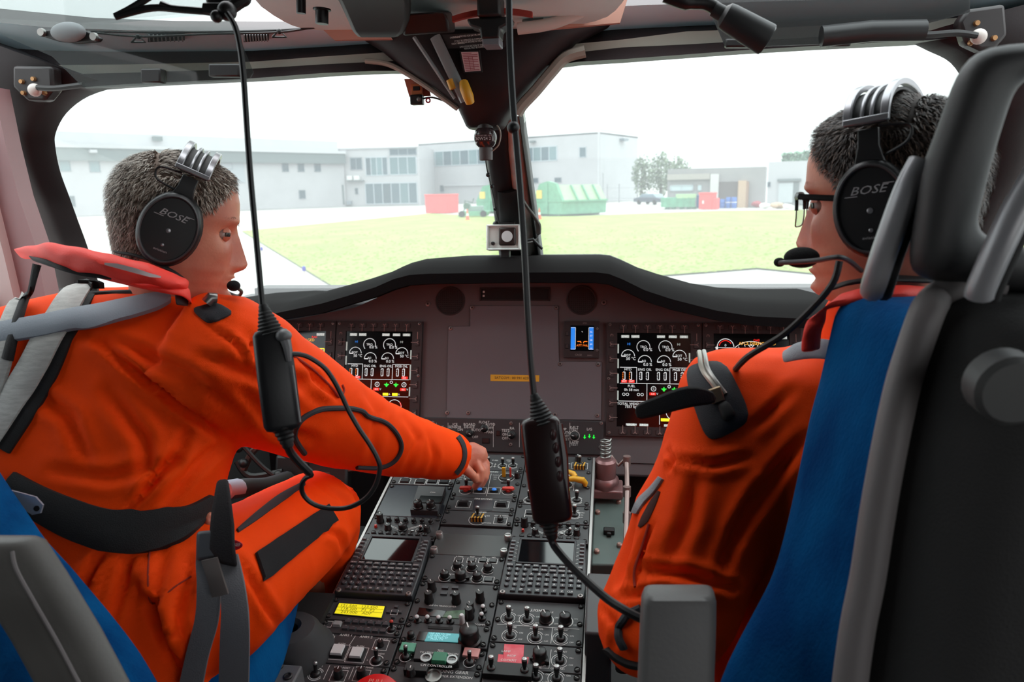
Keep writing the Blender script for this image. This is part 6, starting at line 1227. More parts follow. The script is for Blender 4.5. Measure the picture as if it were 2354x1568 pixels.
# trims on the suit
CLo.pipe([(700, 1040), (680, 1015), (676, 995), (690, 965), (730, 942), (790, 938), (830, 945), (845, 958), (885, 972), (912, 1000), (922, 1030), (905, 1060), (870, 1074), (820, 1072)], .0045, TRIM_, 'sleeve_piping', pl, .002)
CLo.strip([(1052, 1004), (1064, 1022), (1068, 1046), (1062, 1070), (1048, 1088)], 10, TRIM_, 'cuff_band', pl, .002, .002, n=4)
CLo.patch([(438, 712), (500, 698), (540, 722), (480, 748)], TRIM_, 'shoulder_patch', pl, .002, .003, bulge=.004)
CLo.patch([(584, 1274), (752, 1162), (772, 1198), (605, 1338)], mat('velcro', (24, 25, 28), .95, bump=.6, bscale=1200), 'thigh_velcro', pl, .005, .003, rc=0, nx=14)
CLo.strip([(545, 1222), (592, 1186), (645, 1146), (700, 1112)], [8, 16, 18, 8], TRIM_, 'thigh_zip', pl, .002, .002)
CLo.pipe([(668, 815), (720, 850), (765, 895), (778, 912), (790, 900), (786, 885)], .0022, mat('seam', (150, 36, 12), .8), 'sleeve_pocket_seam', pl, .0006)
CLo.pipe([(345, 1262), (340, 1330), (350, 1390), (400, 1350), (440, 1325)], .0012, mat('seam', ()), 'side_pocket_seam', pl, .0004)
mb = MB(); a, b = CLo.hit(478, 712, off=.012)[0], CLo.hit(502, 706, off=.016)[0]; mb.tube([a, (a+b)/2+V((0, 0, .004)), b], [.008, .0085, .007], 10); mb.build('valve', STEEL, pl)
# life vest: collar, straps and belt
def P3(l): return [P(*q) for q in l]
def band(rows, th, m, name, parent, flip=1):               # rows: (upper px, lower px, depth)
    mb = MB(); R_ = []
    for i, ((xa, ya), (xb, yb), d) in enumerate(rows):
        a, b = P(xa, ya, d), P(xb, yb, d-.012); n = -ray((xa+xb)/2, (ya+yb)/2).normalized(); m_ = (a+b)/2; R_.append([a, a*.72+b*.28+n*th*.8, m_+n*th, a*.25+b*.75+n*th*.7, b, m_-n*th*.6])
    k = 4; R2 = []
    for i in range(len(R_)-1):
        for q in range(k): R2.append([R_[i][j].lerp(R_[i+1][j], q/k) for j in range(6)])
    R2.append(R_[-1])
    for _ in range(3):
        for i in range(1, len(R2)-1): R2[i] = [(R2[i-1][j]+R2[i][j]*2+R2[i+1][j])/4 for j in range(6)]
    nn = -CF
    R2 = [[p+nn*(th*.42*noise.noise(V((i*.42, j*.55, len(rows)*3.3))))+V((0, 0, th*.25*noise.noise(V((i*.3+9, j*.4, 1))))) for j, p in enumerate(r_)] for i, r_ in enumerate(R2)]
    mb.loft(R2); o = mb.build(name, m, parent, smooth=70, subsurf=1); return o
band([((28, 570), (46, 594), 1.10), ((60, 558), (76, 600), 1.04), ((110, 550), (116, 612), 1.00), ((180, 557), (162, 634), .985), ((240, 570), (238, 645), .975), ((320, 590), (318, 664), .98), ((388, 616), (382, 672), .995), ((424, 634), (418, 672), 1.02), ((438, 645), (432, 668), 1.06)], .022, VEST, 'vest_collar', pl)
band([((180, 612), (170, 626), 1.0), ((250, 622), (245, 648), .99), ((330, 645), (325, 668), .99), ((390, 655), (390, 678), 1.0), ((425, 650), (428, 690), 1.025), ((438, 660), (442, 702), 1.05), ((436, 680), (440, 712), 1.09)], .010, VEST, 'vest_flap', pl)
band([((400, 665), (404, 705), 1.015), ((420, 668), (424, 708), 1.03), ((432, 676), (434, 708), 1.06)], .006, mat('vest_inside', (40, 18, 20), .8), 'vest_inner', pl)
band([((62, 585), (75, 600), 1.03), ((90, 590), (95, 608), 1.0), ((150, 600), (145, 628), .985), ((200, 612), (195, 640), .985), ((300, 632), (295, 652), .99)], .006, WEBK, 'vest_backing', pl)
band([((255, 574), (262, 582), 1.04), ((300, 578), (305, 590), 1.03), ((350, 592), (352, 606), 1.03), ((400, 618), (402, 632), 1.05), ((430, 640), (432, 656), 1.06)], .008, BLKM, 'neck_seal', pl)
mb = MB(); mb.loft([[P(x, y0, d), P(x, y1, d), P(x, y1, d+.006), P(x, y0, d+.006)] for x, y0, y1, d in ((240, 604, 609, .942), (270, 606, 617, .940), (310, 616, 628, .942), (345, 628, 637, .950), (370, 635, 639, .960))]); mb.build('reflective_strip', mat('reflective', (206, 190, 190), .35), pl)
CLo.strip([(196, 652), (160, 710), (120, 775), (80, 850), (30, 930), (-30, 1020)], [50, 58, 62, 62, 60, 60], WEB, 'vest_strap', pl, .010, .003)
CLo.strip([(215, 660), (185, 710), (150, 780), (118, 850), (65, 940), (5, 1030)], [30, 34, 34, 40, 44, 46], WEBK, 'strap_backing', pl, .004, .003)
CLo.strip([(218, 620), (205, 640), (190, 660)], [46, 52, 52], WEBK, 'strap_pad', pl, .014, .004)
mb = MB()
CLo.strip([(52, 690), (30, 760), (10, 840), (-15, 920), (-40, 1000)], [30, 42, 46, 48, 48], WEB, 'vest_strap', pl, .012, .003, d=1.05)
CLo.strip([(85, 608), (75, 650), (62, 710), (45, 770), (30, 830)], [22, 16, 16, 18, 20], WEBK, 'vest_strap_loop', pl, .014, .003, d=1.03)
CLo.pipe([(205, 678), (280, 674), (330, 676), (360, 690), (385, 700)], .005, BLKM, 'collar_seam', pl, .0)
CLo.strip([(20, 1112), (80, 1150), (160, 1190), (240, 1218), (320, 1224), (400, 1208), (450, 1185), (492, 1150)], [64, 76, 90, 98, 100, 88, 58, 34], WEBK, 'waist_belt', pl, .006, .004)
# seat harness: grey shoulder strap, lap straps and buckle
hs = thing('seat_harness', 'grey seat harness straps with a black buckle cover on the left pilot', 'harness', P(500, 1500, .95))
CLo.strip([(392, 700), (360, 706), (280, 726), (180, 745), (80, 764), (0, 776), (-60, 786)], [10, 36, 42, 42, 42, 42, 42], WEBG, 'shoulder_strap', hs, .014, .003, d=1.05)
def freestrap(rows, m, name, th=.004):
    A_ = bez([P(xa, ya, d) for xa, ya, xb, yb, d in rows], 6); B_ = bez([P(xb, yb, d) for xa, ya, xb, yb, d in rows], 6); n = CF*th
    mb = MB(); mb.loft([[a, (a+b)/2-n*.5, b, b+n, a+n] for a, b in zip(A_, B_)]); return mb.build(name, m, hs, smooth=50)
freestrap([(455, 1225, 492, 1220, .955), (450, 1290, 500, 1285, .94), (452, 1350, 506, 1350, .93), (448, 1420, 500, 1430, .925), (428, 1500, 478, 1510, .925), (410, 1580, 462, 1590, .93)], WEBD, 'lap_strap')
freestrap([(495, 1280, 545, 1275, .95), (505, 1330, 560, 1340, .93), (508, 1400, 570, 1410, .92), (505, 1480, 572, 1490, .92), (502, 1590, 570, 1595, .93)], WEBD, 'lap_strap')
freestrap([(462, 1290, 498, 1282, .925), (475, 1330, 510, 1322, .918), (487, 1374, 524, 1366, .915)], mat('webbing_brown', (84, 76, 74), .7), 'strap_tail')
mb = MB(); mb.hexa([P(450, 1290, .935), P(502, 1282, .935), P(502, 1282, .955), P(450, 1290, .955), P(452, 1222, .935), P(490, 1218, .935), P(490, 1218, .955), P(452, 1222, .955)]); mb.build('adjuster', mat('adjuster_grey', (96, 98, 102), .4), hs, bevel=.004)
mb = MB(); mb.loft([[P(xa, y, d), P(xb, y2, d), P(xb, y2, d+.02), P(xa, y, d+.02)] for xa, y, xb, y2, d in ((499, 1104, 524, 1100, .96), (494, 1130, 528, 1124, .95), (486, 1175, 534, 1168, .94), (482, 1215, 539, 1208, .935), (482, 1262, 540, 1255, .93), (505, 1296, 546, 1304, .93))]); mb.build('buckle_cover', mat('cover_black', (30, 25, 28), .8, bump=.4, bscale=500), hs, smooth=60, bevel=.004)
mb = MB(); fr = Frame(P(522, 1254, .955), CR, CUp); mb.lathe(fr, 0, 0, [(.018, -.002), (.018, 0)], 20, sx=1.1, sy=.42); mb.text(fr, .013, .001, 'REF', .006, .0005, 1); mb.build('red_tag', [mat('tag_red', (190, 26, 44), .5), WHT], hs, smooth=0)
mb = MB(); fr = Frame(P(66, 1150, .90), CR, CUp); mb.prism(fr, [(-.022, .012), (-.02, -.002), (.004, -.018), (.014, -.016), (.017, -.006), (.008, .004)], -.003, .0); mb.lathe(fr, .010, -.010, [(.0035, 0), (.0035, .001)], 10, 1); mb.build('belt_tongue', [mat('tongue', (168, 178, 192), .35, .4), BLKM], hs)
headset('black and silver headset on the grey-haired left pilot', hm, 0, 1, .33, [hm @ V((-.08, .0, -.055)), hm @ V((-.075, .05, -.09)), hm @ V((-.045, .095, -.11)), hm @ V((.0, .105, -.098)), P(537, 657, 1.07)], .0088, .006, .86)
# ================================================================ right pilot
pr_ = thing('person', 'pilot with glasses in orange suit sitting on the blue seat, facing left', 'person', P(1990, 1500, .85), 'pilots in orange suits')
suit = MB()
suit.loft([ring_px(x0, x1, y, d+.05, t) for x0, x1, y, d, t in ((1940, 2240, 672, .88, .05), (1912, 2300, 705, .88, .06), (1896, 2420, 760, .89, .075), (1884, 2450, 796, .90, .085), (1800, 2480, 822, .90, .095), (1715, 2490, 850, .90, .10), (1700, 2500, 900, .90, .11), (1690, 2500, 1050, .90, .12), (1680, 2480, 1250, .90, .12), (1660, 2480, 1450, .90, .13), (1640, 2480, 1650, .90, .14))])
suit.loft([ring_px(x0, x1, y, d+.09, t) for x0, x1, y, d, t in ((1660, 1850, 810, .88, .035), (1604, 1870, 832, .87, .055), (1572, 1870, 880, .865, .066), (1556, 1860, 940, .86, .07), (1540, 1848, 1000, .855, .072), (1522, 1835, 1060, .85, .073), (1500, 1815, 1110, .845, .073), (1462, 1790, 1170, .84, .073), (1446, 1760, 1240, .83, .073), (1428, 1730, 1300, .82, .073), (1400, 1705, 1360, .81, .072), (1374, 1680, 1420, .80, .07), (1378, 1650, 1470, .80, .062), (1405, 1620, 1505, .80, .048), (1440, 1580, 1522, .80, .03))])
suit.tube([P(1500, 1440, .89), P(1560, 1400, 1.04), P(1640, 1330, 1.18)], [.062, .055, .045], 18)
suit.tube([P(1900, 1560, .98), P(1750, 1400, 1.30), P(1700, 1360, 1.42)], [.10, .09, .075], 18)
sm = fuse(suit, .0065, 6)
folds(sm, [([(1850, 1010), (1780, 1090), (1700, 1230)], .008, 18), ([(1820, 900), (1770, 950), (1720, 990)], .004, 14), ([(1560, 1060), (1640, 1070), (1720, 1050)], .006, 12), ([(1600, 1100), (1580, 1200), (1540, 1290)], .008, 20), ([(1480, 1310), (1580, 1320), (1680, 1350)], .010, 14), ([(1430, 1370), (1520, 1360), (1620, 1375)], .008, 10), ([(1460, 1180), (1440, 1280), (1420, 1350)], .006, 9), ([(1500, 1200), (1470, 1290), (1460, 1350)], .006, 7), ([(1385, 1400), (1420, 1440), (1410, 1490)], .006, 8), ([(1540, 1040), (1550, 1060), (1540, 1080)], .007, 7), ([(1740, 1120), (1690, 1220), (1660, 1310)], .009, 16)], .003, 9.0, 5, (1, 1, .6))
CLr = Cloth(sm); attach(sm, 'flight_suit', SUIT, pr_)
hmr = head_matrix(2045, 466, .87, .70, -.02, .0, -1, .96)
body = MB(); rowsR = head_geo(body, hmr, .95); core = MB(); nk = hmr @ V((0, -.03, -.20))
core.tube([nk, P(2080, 820, .95), P(2080, 1150, .95), P(2080, 1540, .95)], [.05, .09, .09, .11], 16); core.tube([P(2060, 900, .95), P(1740, 930, .955), P(1640, 1180, .93), P(1510, 1430, .89), P(1640, 1335, 1.18)], [.05, .035, .035, .035, .025], 12)
core.tube([P(1640, 1335, 1.15), P(1665, 1315, 1.20)], [.03, .034], 12, flat=.6)
for i in range(4): core.tube([P(1660+4*i, 1305+7*i, 1.20), P(1678+4*i, 1300+7*i, 1.23), P(1690+3*i, 1312+7*i, 1.24)], [.010, .009, .008], 8)
core.tube([P(1650, 1300, 1.17), P(1662, 1290, 1.20), P(1675, 1292, 1.22)], [.011, .010, .008], 8)
fm = fuse(core, .006, 3); body.add([v.co.copy() for v in fm.vertices], [tuple(p.vertices) for p in fm.polygons]); body.build('body', SKIN, pr_, smooth=80, recalc=False)
eyes(rowsR, hmr, pr_, V((-.5, 1, -.1)).normalized(), mat('brow_dark', (44, 32, 28), .8))
hair(rowsR, hmr, pr_, [mat('hair_r0', (52, 40, 34), .8), mat('hair_r1', (44, 32, 28), .55), mat('hair_r2', (70, 54, 46), .55), mat('hair_r3', (100, 80, 68), .55)], 14000, 4, .008, .016)
CLr.patch([(1572, 845), (1668, 830), (1732, 968), (1625, 1024)], TRIM_, 'sleeve_pocket', pr_, .002, .004, bulge=.003, nx=10, ny=12)
CLr.pipe([(1612, 822), (1622, 860), (1645, 895), (1660, 920)], .0035, mat('zip_teeth', (158, 152, 142), .35, .6), 'zip', pr_, .008)
CLr.pipe([(1622, 820), (1632, 858), (1652, 890), (1668, 912)], .003, STEEL, 'zip', pr_, .008)
mb = MB(); c = CLr.hit(1648, 912, off=.014)[0]; fr = Frame(c, (CR+CUp*.35).normalized(), (CUp-CR*.35).normalized()); mb.box(fr, -.008, -.012, .008, .006, -.004, .004); mb.build('zip_slider', mat('slider_brass', (170, 146, 116), .35, .7), pr_, bevel=.0015)
mb = MB(); rows = []
for x, y, w, d in ((1648, 915, 16, .875), (1600, 908, 26, .86), (1560, 915, 28, .855), (1520, 930, 24, .855), (1480, 942, 22, .86), (1455, 950, 18, .865)): rows.append([P(x, y-w, d), P(x+w*.3, y+w, d), P(x+w*.3, y+w, d+.004), P(x, y-w, d+.004)])
mb.loft(rows); mb.build('zip_pull', WEBK, pr_, smooth=60, subsurf=1)
CLr.patch([(1650, 935), (1672, 925), (1692, 960), (1666, 975)], BLKM, 'pocket_tab', pr_, .009, .004)
CLr.strip([(1522, 1100), (1500, 1130), (1475, 1155), (1462, 1180)], [10, 14, 16, 12], mat('trim_grey', (134, 138, 144), .6, bump=.4, bscale=600), 'sleeve_stripe', pr_, .003, .002, d=.88)
CLr.strip([(1516, 1130), (1500, 1160), (1482, 1195), (1470, 1212)], [6, 16, 18, 6], mat('pocket_dark', (58, 18, 10), .9), 'pocket_mouth', pr_, .001, .001, d=.88)
CLr.pipe([(1492, 1205), (1475, 1260), (1458, 1310), (1460, 1350)], .0018, mat('seam', ()), 'pocket_seam', pr_, .0006)
CLr.pipe([(1475, 1400), (1445, 1415), (1428, 1440), (1425, 1470), (1436, 1490)], .005, TRIM_, 'sleeve_piping', pr_, .003)
CLr.strip([(1395, 1490), (1420, 1512), (1450, 1526), (1490, 1532)], [8, 12, 14, 14], BLKM, 'elbow_cuff', pr_, .002, .004, d=.88)
band([((1895, 805), (1836, 812), .83), ((1898, 755), (1836, 772), .82), ((1908, 710), (1850, 735), .815), ((1930, 672), (1888, 716), .81), ((1968, 655), (1952, 712), .80), ((2040, 650), (2040, 702), .795), ((2130, 652), (2130, 702), .795), ((2215, 664), (2215, 705), .81)], .016, VEST, 'vest_collar', pr_)
band([((1900, 660), (1905, 672), .84), ((1945, 640), (1950, 656), .825), ((2040, 628), (2045, 648), .815), ((2150, 634), (2150, 654), .82)], .008, BLKM, 'neck_seal', pr_)
band([((1795, 806), (1800, 838), .90), ((1830, 778), (1845, 832), .87), ((1880, 770), (1890, 832), .85), ((1930, 775), (1930, 840), .84)], .006, mat('webbing_pale', (156, 164, 172), .6, bump=.3, bscale=600), 'shoulder_strap', pr_)
# glasses
gl = thing('eyeglasses', 'black-framed glasses on the right pilot', 'glasses', hmr @ V((0, .1, 0))); GB = mat('glasses_black', (22, 20, 20), .3)
def lens_pts(s): return [V((s*(.034+.029*math.copysign(abs(math.cos(t))**.6, math.cos(t))), .101-.010*abs((.034+.027*math.cos(t))/.06)**2, -.006+.0210*math.copysign(abs(math.sin(t))**.6, math.sin(t)))) for t in np.linspace(0, 6.283, 29)]
for s in (-1, 1):
    q = lens_pts(s); mb = MB(); up_ = [hmr @ p for p in q]
    mb.tube(up_[:15], .0021, 6); mb.build('upper_rim', GB, gl); mb = MB(); mb.tube(up_[14:], .0009, 6); mb.build('lower_rim', STEEL, gl)
    mb = MB(); mb.add(up_[:-1], [tuple(range(28))]); mb.build('lens', glassmat('lens_glass_%d' % s, (245, 248, 248), .03), gl, smooth=0)
    mb = MB(); mb.tube([hmr @ V((s*.062, .092, .010)), hmr @ V((s*.073, .085, .011)), hmr @ V((s*.0765, .04, .008)), hmr @ V((s*.078, -.01, .004)), hmr @ V((s*.076, -.03, -.012))], .0022, 6, flat=1.8); mb.build('temple', GB, gl)
mb = MB(); mb.tube(bez([hmr @ V((-.008, .100, .004)), hmr @ V((0, .104, .008)), hmr @ V((.008, .100, .004))], 4), .0018, 6); mb.build('bridge', GB, gl)
hsr = headset('black headset on the dark-haired right pilot with glasses', hmr, 0, -1, .10, [hmr @ V((-.088, .005, -.075)), P(1935, 592, .77), P(1870, 600, .80), P(1800, 604, .84), P(1792, 603, .85)], .006, .0, .94)
mb = MB(); mb.sphere(P(1843, 592, .845), .0135, 14, sc=(1.5, 1, .9)); mb.build('microphone_muff', mat('mic_foam', ()), hsr, subsurf=1)
mb = MB(); mb.tube(bez([P(1930, 600, .76), P(1915, 650, .765), P(1870, 705, .78), P(1800, 770, .80), P(1722, 818, .83), P(1690, 850, .92)], 6), .0038, 8); mb.build('cord', mat('cord_brown', (52, 44, 42), .5), hsr)
# ================================================================ seats
BLUE = mat('seat_blue', (2, 88, 146), .9, col2=(0, 58, 112), vscale=16, bump=.4, bscale=350, stretch=(1, 1, .35), spec=.1); SHELL = mat('seat_shell', (120, 114, 114), .55, bump=.08, bscale=300); SHELLD = mat('seat_fabric_dark', (46, 45, 45), .9, bump=.4, bscale=500); ARM = mat('armrest_grey', (106, 105, 104), .5, bump=.1, bscale=250); TUBE = mat('seat_tube', (172, 172, 176), .35, .3)
def smoothrows(R_, k=4, it=2):
    R2 = []
    for i in range(len(R_)-1):
        for q in range(k): R2.append([a.lerp(b, q/k) for a, b in zip(R_[i], R_[i+1])])
    R2.append(R_[-1])
    for _ in range(it):
        for i in range(1, len(R2)-1): R2[i] = [(a+b*2+c)/4 for a, b, c in zip(R2[i-1], R2[i], R2[i+1])]
    return R2
def rsec(pts, r=.02, n=4):                                # rounded horizontal section through corner points
    out = []; k = len(pts)
    for i in range(k):
        p, a, b = pts[i], pts[i-1], pts[(i+1) % k]; la, lb = (a-p).length, (b-p).length; ra, rb = min(r, la*.45), min(r, lb*.45); p0 = p+(a-p)*(ra/la); p1 = p+(b-p)*(rb/lb)
        for j in range(n): t = j/(n-1); out.append(p0*(1-t)**2+p*2*t*(1-t)+p1*t*t)
    return out
sr = thing('pilot_seat', 'right pilot seat with blue cover, dark grey back shell and slotted headrest', 'seat', P(2150, 1600, .75), 'cockpit seats')
BE = [(676, 1962), (690, 1925), (725, 1902), (800, 1886), (880, 1868), (950, 1848), (1040, 1829), (1120, 1812), (1200, 1794), (1280, 1773), (1340, 1752), (1400, 1720), (1470, 1682), (1530, 1652), (1600, 1625), (1700, 1600)]
SE = [(660, 2190), (690, 2150), (720, 2120), (830, 2082), (900, 2062), (1000, 2040), (1100, 2021), (1200, 2004), (1330, 1984), (1440, 1962), (1568, 1944), (1700, 1930)]
rows = []
for y, xl in BE:
    xs = np.interp(y, [q[0] for q in SE], [q[1] for q in SE]); dF = np.interp(y, [676, 1000, 1400, 1700], [.80, .80, .77, .75]); f1 = P(xl, y, dF); s1 = P(xs+30, y+(0 if y > 700 else 8), .655); z = f1.z
    s1.z = z; f2 = f1+V((.40, .02, 0)); b2 = V((f2.x, s1.y, z)); f3 = f1+V((.055, .045, 0)); rows.append(rsec([s1, f1, f3, f2+V((-.05, .045, 0)), f2, b2], .022))
mb = MB(); mb.loft(smoothrows(rows, 3, 1)); mb.build('seat_cover', BLUE, sr, smooth=60)
rows = []
for y, xs in [(655, 2215), (668, 2186)]+SE[1:]:
    e = max(0, (700-y)/60); a = P(xs, y, .665); z = a.z; b = P(xs+10, y, .60); b.z = z; c = V((b.x+.05, b.y-.05-.012, z)); w = .30; d2 = V((b.x+w-.05, b.y-.05-.012, z)); e2 = V((b.x+w, b.y, z)); f2 = V((b.x+w, a.y+.02, z))
    if e > 0: c.y += .04*e; d2.y += .04*e
    rows.append(rsec([V((a.x, a.y+.01, z)), b, c, d2, e2, f2], .025))
mb = MB(); mb.loft(smoothrows(rows, 3, 1)); mb.build('back_shell', SHELLD, sr, smooth=60)
mb = MB(); mb.tube(bez([P(2300, 662, .615), P(2230, 655, .618), P(2186, 668, .62), P(2150, 690, .62)]+[P(xs+10, y, .60) for y, xs in SE[2:]], 4), .0135, 10); mb.build('shell_piping', SHELL, sr)
mb = MB(); fr = Frame(P(2330, 900, .52), (1, 0, 0), V((0, -.1, 1))); mb.lathe(fr, 0, 0, [(.026, -.02), (.026, 0), (.022, .004)], 26); mb.build('recline_cap', mat('recline_cap', (78, 78, 78), .5), sr)
# headrest
OUT = [(2440, 92), (2300, 98), (2240, 116), (2205, 150), (2180, 200), (2160, 260), (2132, 335), (2108, 395), (2096, 480), (2086, 560), (2082, 610), (2098, 640), (2160, 655), (2280, 672), (2440, 690)]
INN = [(2470, 165), (2385, 172), (2350, 190), (2332, 215), (2318, 255), (2302, 305), (2286, 360), (2270, 420), (2258, 470), (2250, 500), (2252, 522), (2262, 536), (2290, 552), (2340, 566), (2420, 575)]
def hp(x, y, k): d = .575+.06*(y-100)/560; return P(x, y, d+k)
xc = 2460; mb = MB(); L_ = []
for loop in (OUT, INN):
    full = loop+[(2*xc-x+(y-400)*-.1, y) for x, y in loop[::-1]]; L_.append(full)
n_ = len(L_[0]); g = lambda l, k, t: [hp(x, y, k)+(hp(*L_[1-l][i], k)-hp(x, y, k))*t for i, (x, y) in enumerate(L_[l])]
rings = [g(0, .0, .0), g(0, -.022, .05), g(0, -.038, .22), g(0, -.045, .5), g(1, -.042, .12), g(1, -.03, .0), g(1, -.005, .0), g(0, .01, .5)]
k = n_; vs = [p for r_ in rings for p in r_]; fs = []
for i in range(len(rings)):
    for j in range(k): a, b = i*k+j, i*k+(j+1) % k; c = ((i+1) % len(rings))*k; fs.append((a, b, c+(j+1) % k, c+j))
mb.add(vs, fs); mb.build('headrest', mat('headrest_grey', (62, 62, 63), .6, bump=.1, bscale=200), sr, smooth=60, subsurf=1)
for pts in (((2120, 372, .60), (2085, 440, .605), (2040, 560, .625), (2012, 645, .645), (2006, 668, .66)), ((2400, 380, .535), (2345, 470, .545), (2300, 560, .555), (2258, 655, .57), (2250, 680, .575))):
    mb = MB(); mb.tube(bez([P(*q) for q in pts], 5), .0105, 12); mb.build('headrest_post', TUBE, sr)
    mb = MB(); mb.tube(bez([P(q[0]+26, q[1]+6, q[2]+.004) for q in pts], 5), .0075, 10); mb.build('post_liner', BLKM, sr)
# left armrest of the right seat, folded upright
mb = MB(); rows = []
for y, xl, xr, d in ((1378, 1492, 1636, .70), (1382, 1482, 1646, .70), (1396, 1476, 1650, .70), (1450, 1473, 1650, .695), (1568, 1468, 1646, .69), (1700, 1462, 1644, .68)):
    a, b = P(xl, y, d), P(xr, y, d); ins = .006 if y < 1380 else 0; rows.append(rsec([a+V((0, ins, 0)), b+V((0, ins, 0)), b+V((0, .03-ins, 0)), a+V((0, .03-ins, 0))], .010))
mb.loft(rows); mb.build('armrest', ARM, sr, smooth=60)
mb = MB(); mb.box(WORLD, .42, .62, .86, 1.12, .30, .44); mb.build('seat_pan', BLUE, sr, bevel=.03, bseg=3); mb = MB(); mb.box(WORLD, .45, .66, .83, 1.02, 0, .30); mb.build('pedestal', BLKM, sr)
# ---- left seat
sl = thing('pilot_seat', 'left pilot seat with bright blue cover and grey upright armrest', 'seat', P(150, 1700, .9), 'cockpit seats')
LE = [(1040, -10), (1075, 10), (1120, 40), (1180, 82), (1240, 122), (1300, 180), (1350, 222), (1400, 265), (1450, 305), (1500, 342), (1560, 378), (1640, 420), (1740, 470)]
rows = []
for y, xr in LE:
    d = float(np.interp(y, [1040, 1300, 1740], [.92, .86, .80])); a = P(xr+14, y, d); b = a+V((-.44, -.03, 0)); rows.append(rsec([a, b, b+V((0, -.10, 0)), a+V((-.03, -.10, 0))], .03))
mb = MB(); mb.loft(smoothrows(rows, 3, 1)); mb.build('seat_cover', BLUE, sl, smooth=60)
mb = MB(); rows = []
for y, xl, xr, d in ((1256, -120, 50, .70), (1260, -130, 70, .70), (1272, -110, 88, .70), (1310, -70, 112, .695), (1350, -42, 138, .69), (1390, -12, 162, .685), (1480, 44, 216, .68), (1568, 92, 262, .67), (1700, 160, 330, .66)):
    a, b = P(xl-30, y, d), P(xr-36, y, d); ins = .010 if y < 1258 else .003 if y < 1262 else 0; z = V((0, 1, 0)); rows.append(rsec([a+z*ins, b+z*(ins+.006), b+V((.006, .03-ins, 0)), a+z*(.03-ins)], .010))
mb.loft(smoothrows(rows, 2, 0)); mb.build('armrest', mat('armrest_olive', (92, 89, 86), .5, bump=.1, bscale=250), sl, smooth=60)
mb = MB(); mb.tube(bez([P(28, 1268, .698), P(38, 1310, .692), P(76, 1380, .684), P(128, 1470, .677), P(186, 1580, .666)], 6), .0018, 6); mb.build('armrest_seam', SHELL, sl)
# seat pan side under the thigh
mb = MB(); rows = []
for x, yt, yb, d in ((380, 1560, 1700, .95), (440, 1500, 1690, .98), (520, 1450, 1680, 1.02), (580, 1420, 1670, 1.06), (640, 1372, 1640, 1.12), (680, 1338, 1560, 1.18), (698, 1325, 1480, 1.24), (704, 1328, 1420, 1.28)):
    a, b = P(x, yt, d), P(x-30, yb, d-.06); rows.append(rsec([a, b, b+V((-.25, .15, 0)), a+V((-.25, .15, .02))], .03))
mb.loft(smoothrows(rows, 3, 1)); mb.build('seat_cushion', BLUE, sl, smooth=60)
mb = MB(); mb.box(WORLD, -.80, .75, -.42, 1.1, 0, .28); mb.build('pedestal', BLKM, sl)
# ================================================================ cords with control boxes, hung from the roof
CORD = mat('cord_black', (24, 24, 26), .45); BOXB = mat('control_box_black', (28, 28, 31), .42, bump=.05, bscale=300); BOXR = mat('control_box_brown', (40, 22, 22), .28)
def boot(mb, a, b, r0, r1, n=9):
    a, b = V(a), V(b); pts, rs = [], []
    for i in range(n*2+1): t = i/(n*2); pts.append(a.lerp(b, t)); rs.append((r0+(r1-r0)*t)*(1.0 if i % 2 else .88))
    mb.tube(pts, rs, 12)
def ctlbox(r, A_, B_, wpx, d0, d1, tpx, m):               # a pod between two points, width and thickness in metres
    a, b = P(A_[0], A_[1], d0), P(B_[0], B_[1], d1); ax = (b-a).normalized(); n = (CAM-a).normalized(); s = ax.cross(n).normalized(); n = s.cross(ax).normalized(); rows = []
    for t, w, h in ((0, .55, .6), (.02, .85, .85), (.06, 1, 1), (.5, 1.04, 1.05), (.94, 1.02, 1), (.985, .9, .85), (1, .6, .6)):
        c = a.lerp(b, t); rows.append([c+s*(wpx*w*math.copysign(abs(math.cos(q))**.55, math.cos(q)))+n*(tpx*h*math.copysign(abs(math.sin(q))**.55, math.sin(q))) for q in np.linspace(0, 6.2832, 25)[:-1]])
    mb = MB(); mb.loft(rows); mb.build('control_box', m, r, smooth=60); return a, b, ax, s, n
r = thing('intercom_cord', 'left hanging intercom cord with a black control box and a loose loop', 'intercom cord', P(640, 1000, .80), 'intercom cords hung from the roof')
d = .84
mb = MB(); mb.tube(bez([P(x, y, d) for x, y in ((522, 30), (540, 60), (552, 110), (560, 180), (568, 300), (577, 420), (590, 560), (603, 705))], 6), .0034, 8); mb.build('cord', CORD, r)
mb = MB(); boot(mb, P(604, 700, d), P(624, 772, d), .0048, .0165); mb.build('strain_relief', RUB, r)
a, b, ax, s, n = ctlbox(r, (622, 756), (652, 990), .0205, d, d, .012, BOXB)
mb = MB(); boot(mb, P(650, 982, d), P(664, 1030, d), .013, .006, 5); mb.build('strain_relief', RUB, r)
mb = MB(); c = P(652, 772, d-.01); mb.sphere(c, .009, 10, sc=(1, 1, .8)); c2 = P(661, 800, d-.012); mb.tube([c, c2, P(664, 830, d-.01)], [.006, .005, .003], 8); mb.build('clip', mat('clip_grey', (110, 110, 112), .4), r)
mb = MB(); mb.tube([P(672, 840, d-.012), P(680, 900, d-.012), P(690, 970, d-.010)], .0012, 6); mb.build('side_edge', mat('edge_grey', (150, 150, 152), .4), r)
lp_ = [(660, 1020), (668, 1040), (686, 1062), (706, 1082), (716, 1092), (704, 1098), (694, 1112), (695, 1132), (708, 1150), (730, 1163), (760, 1169), (800, 1167), (838, 1148), (862, 1118), (873, 1080), (868, 1055), (850, 1022), (825, 985), (802, 945), (785, 909), (768, 876), (746, 846), (715, 824), (690, 815), (664, 814)]
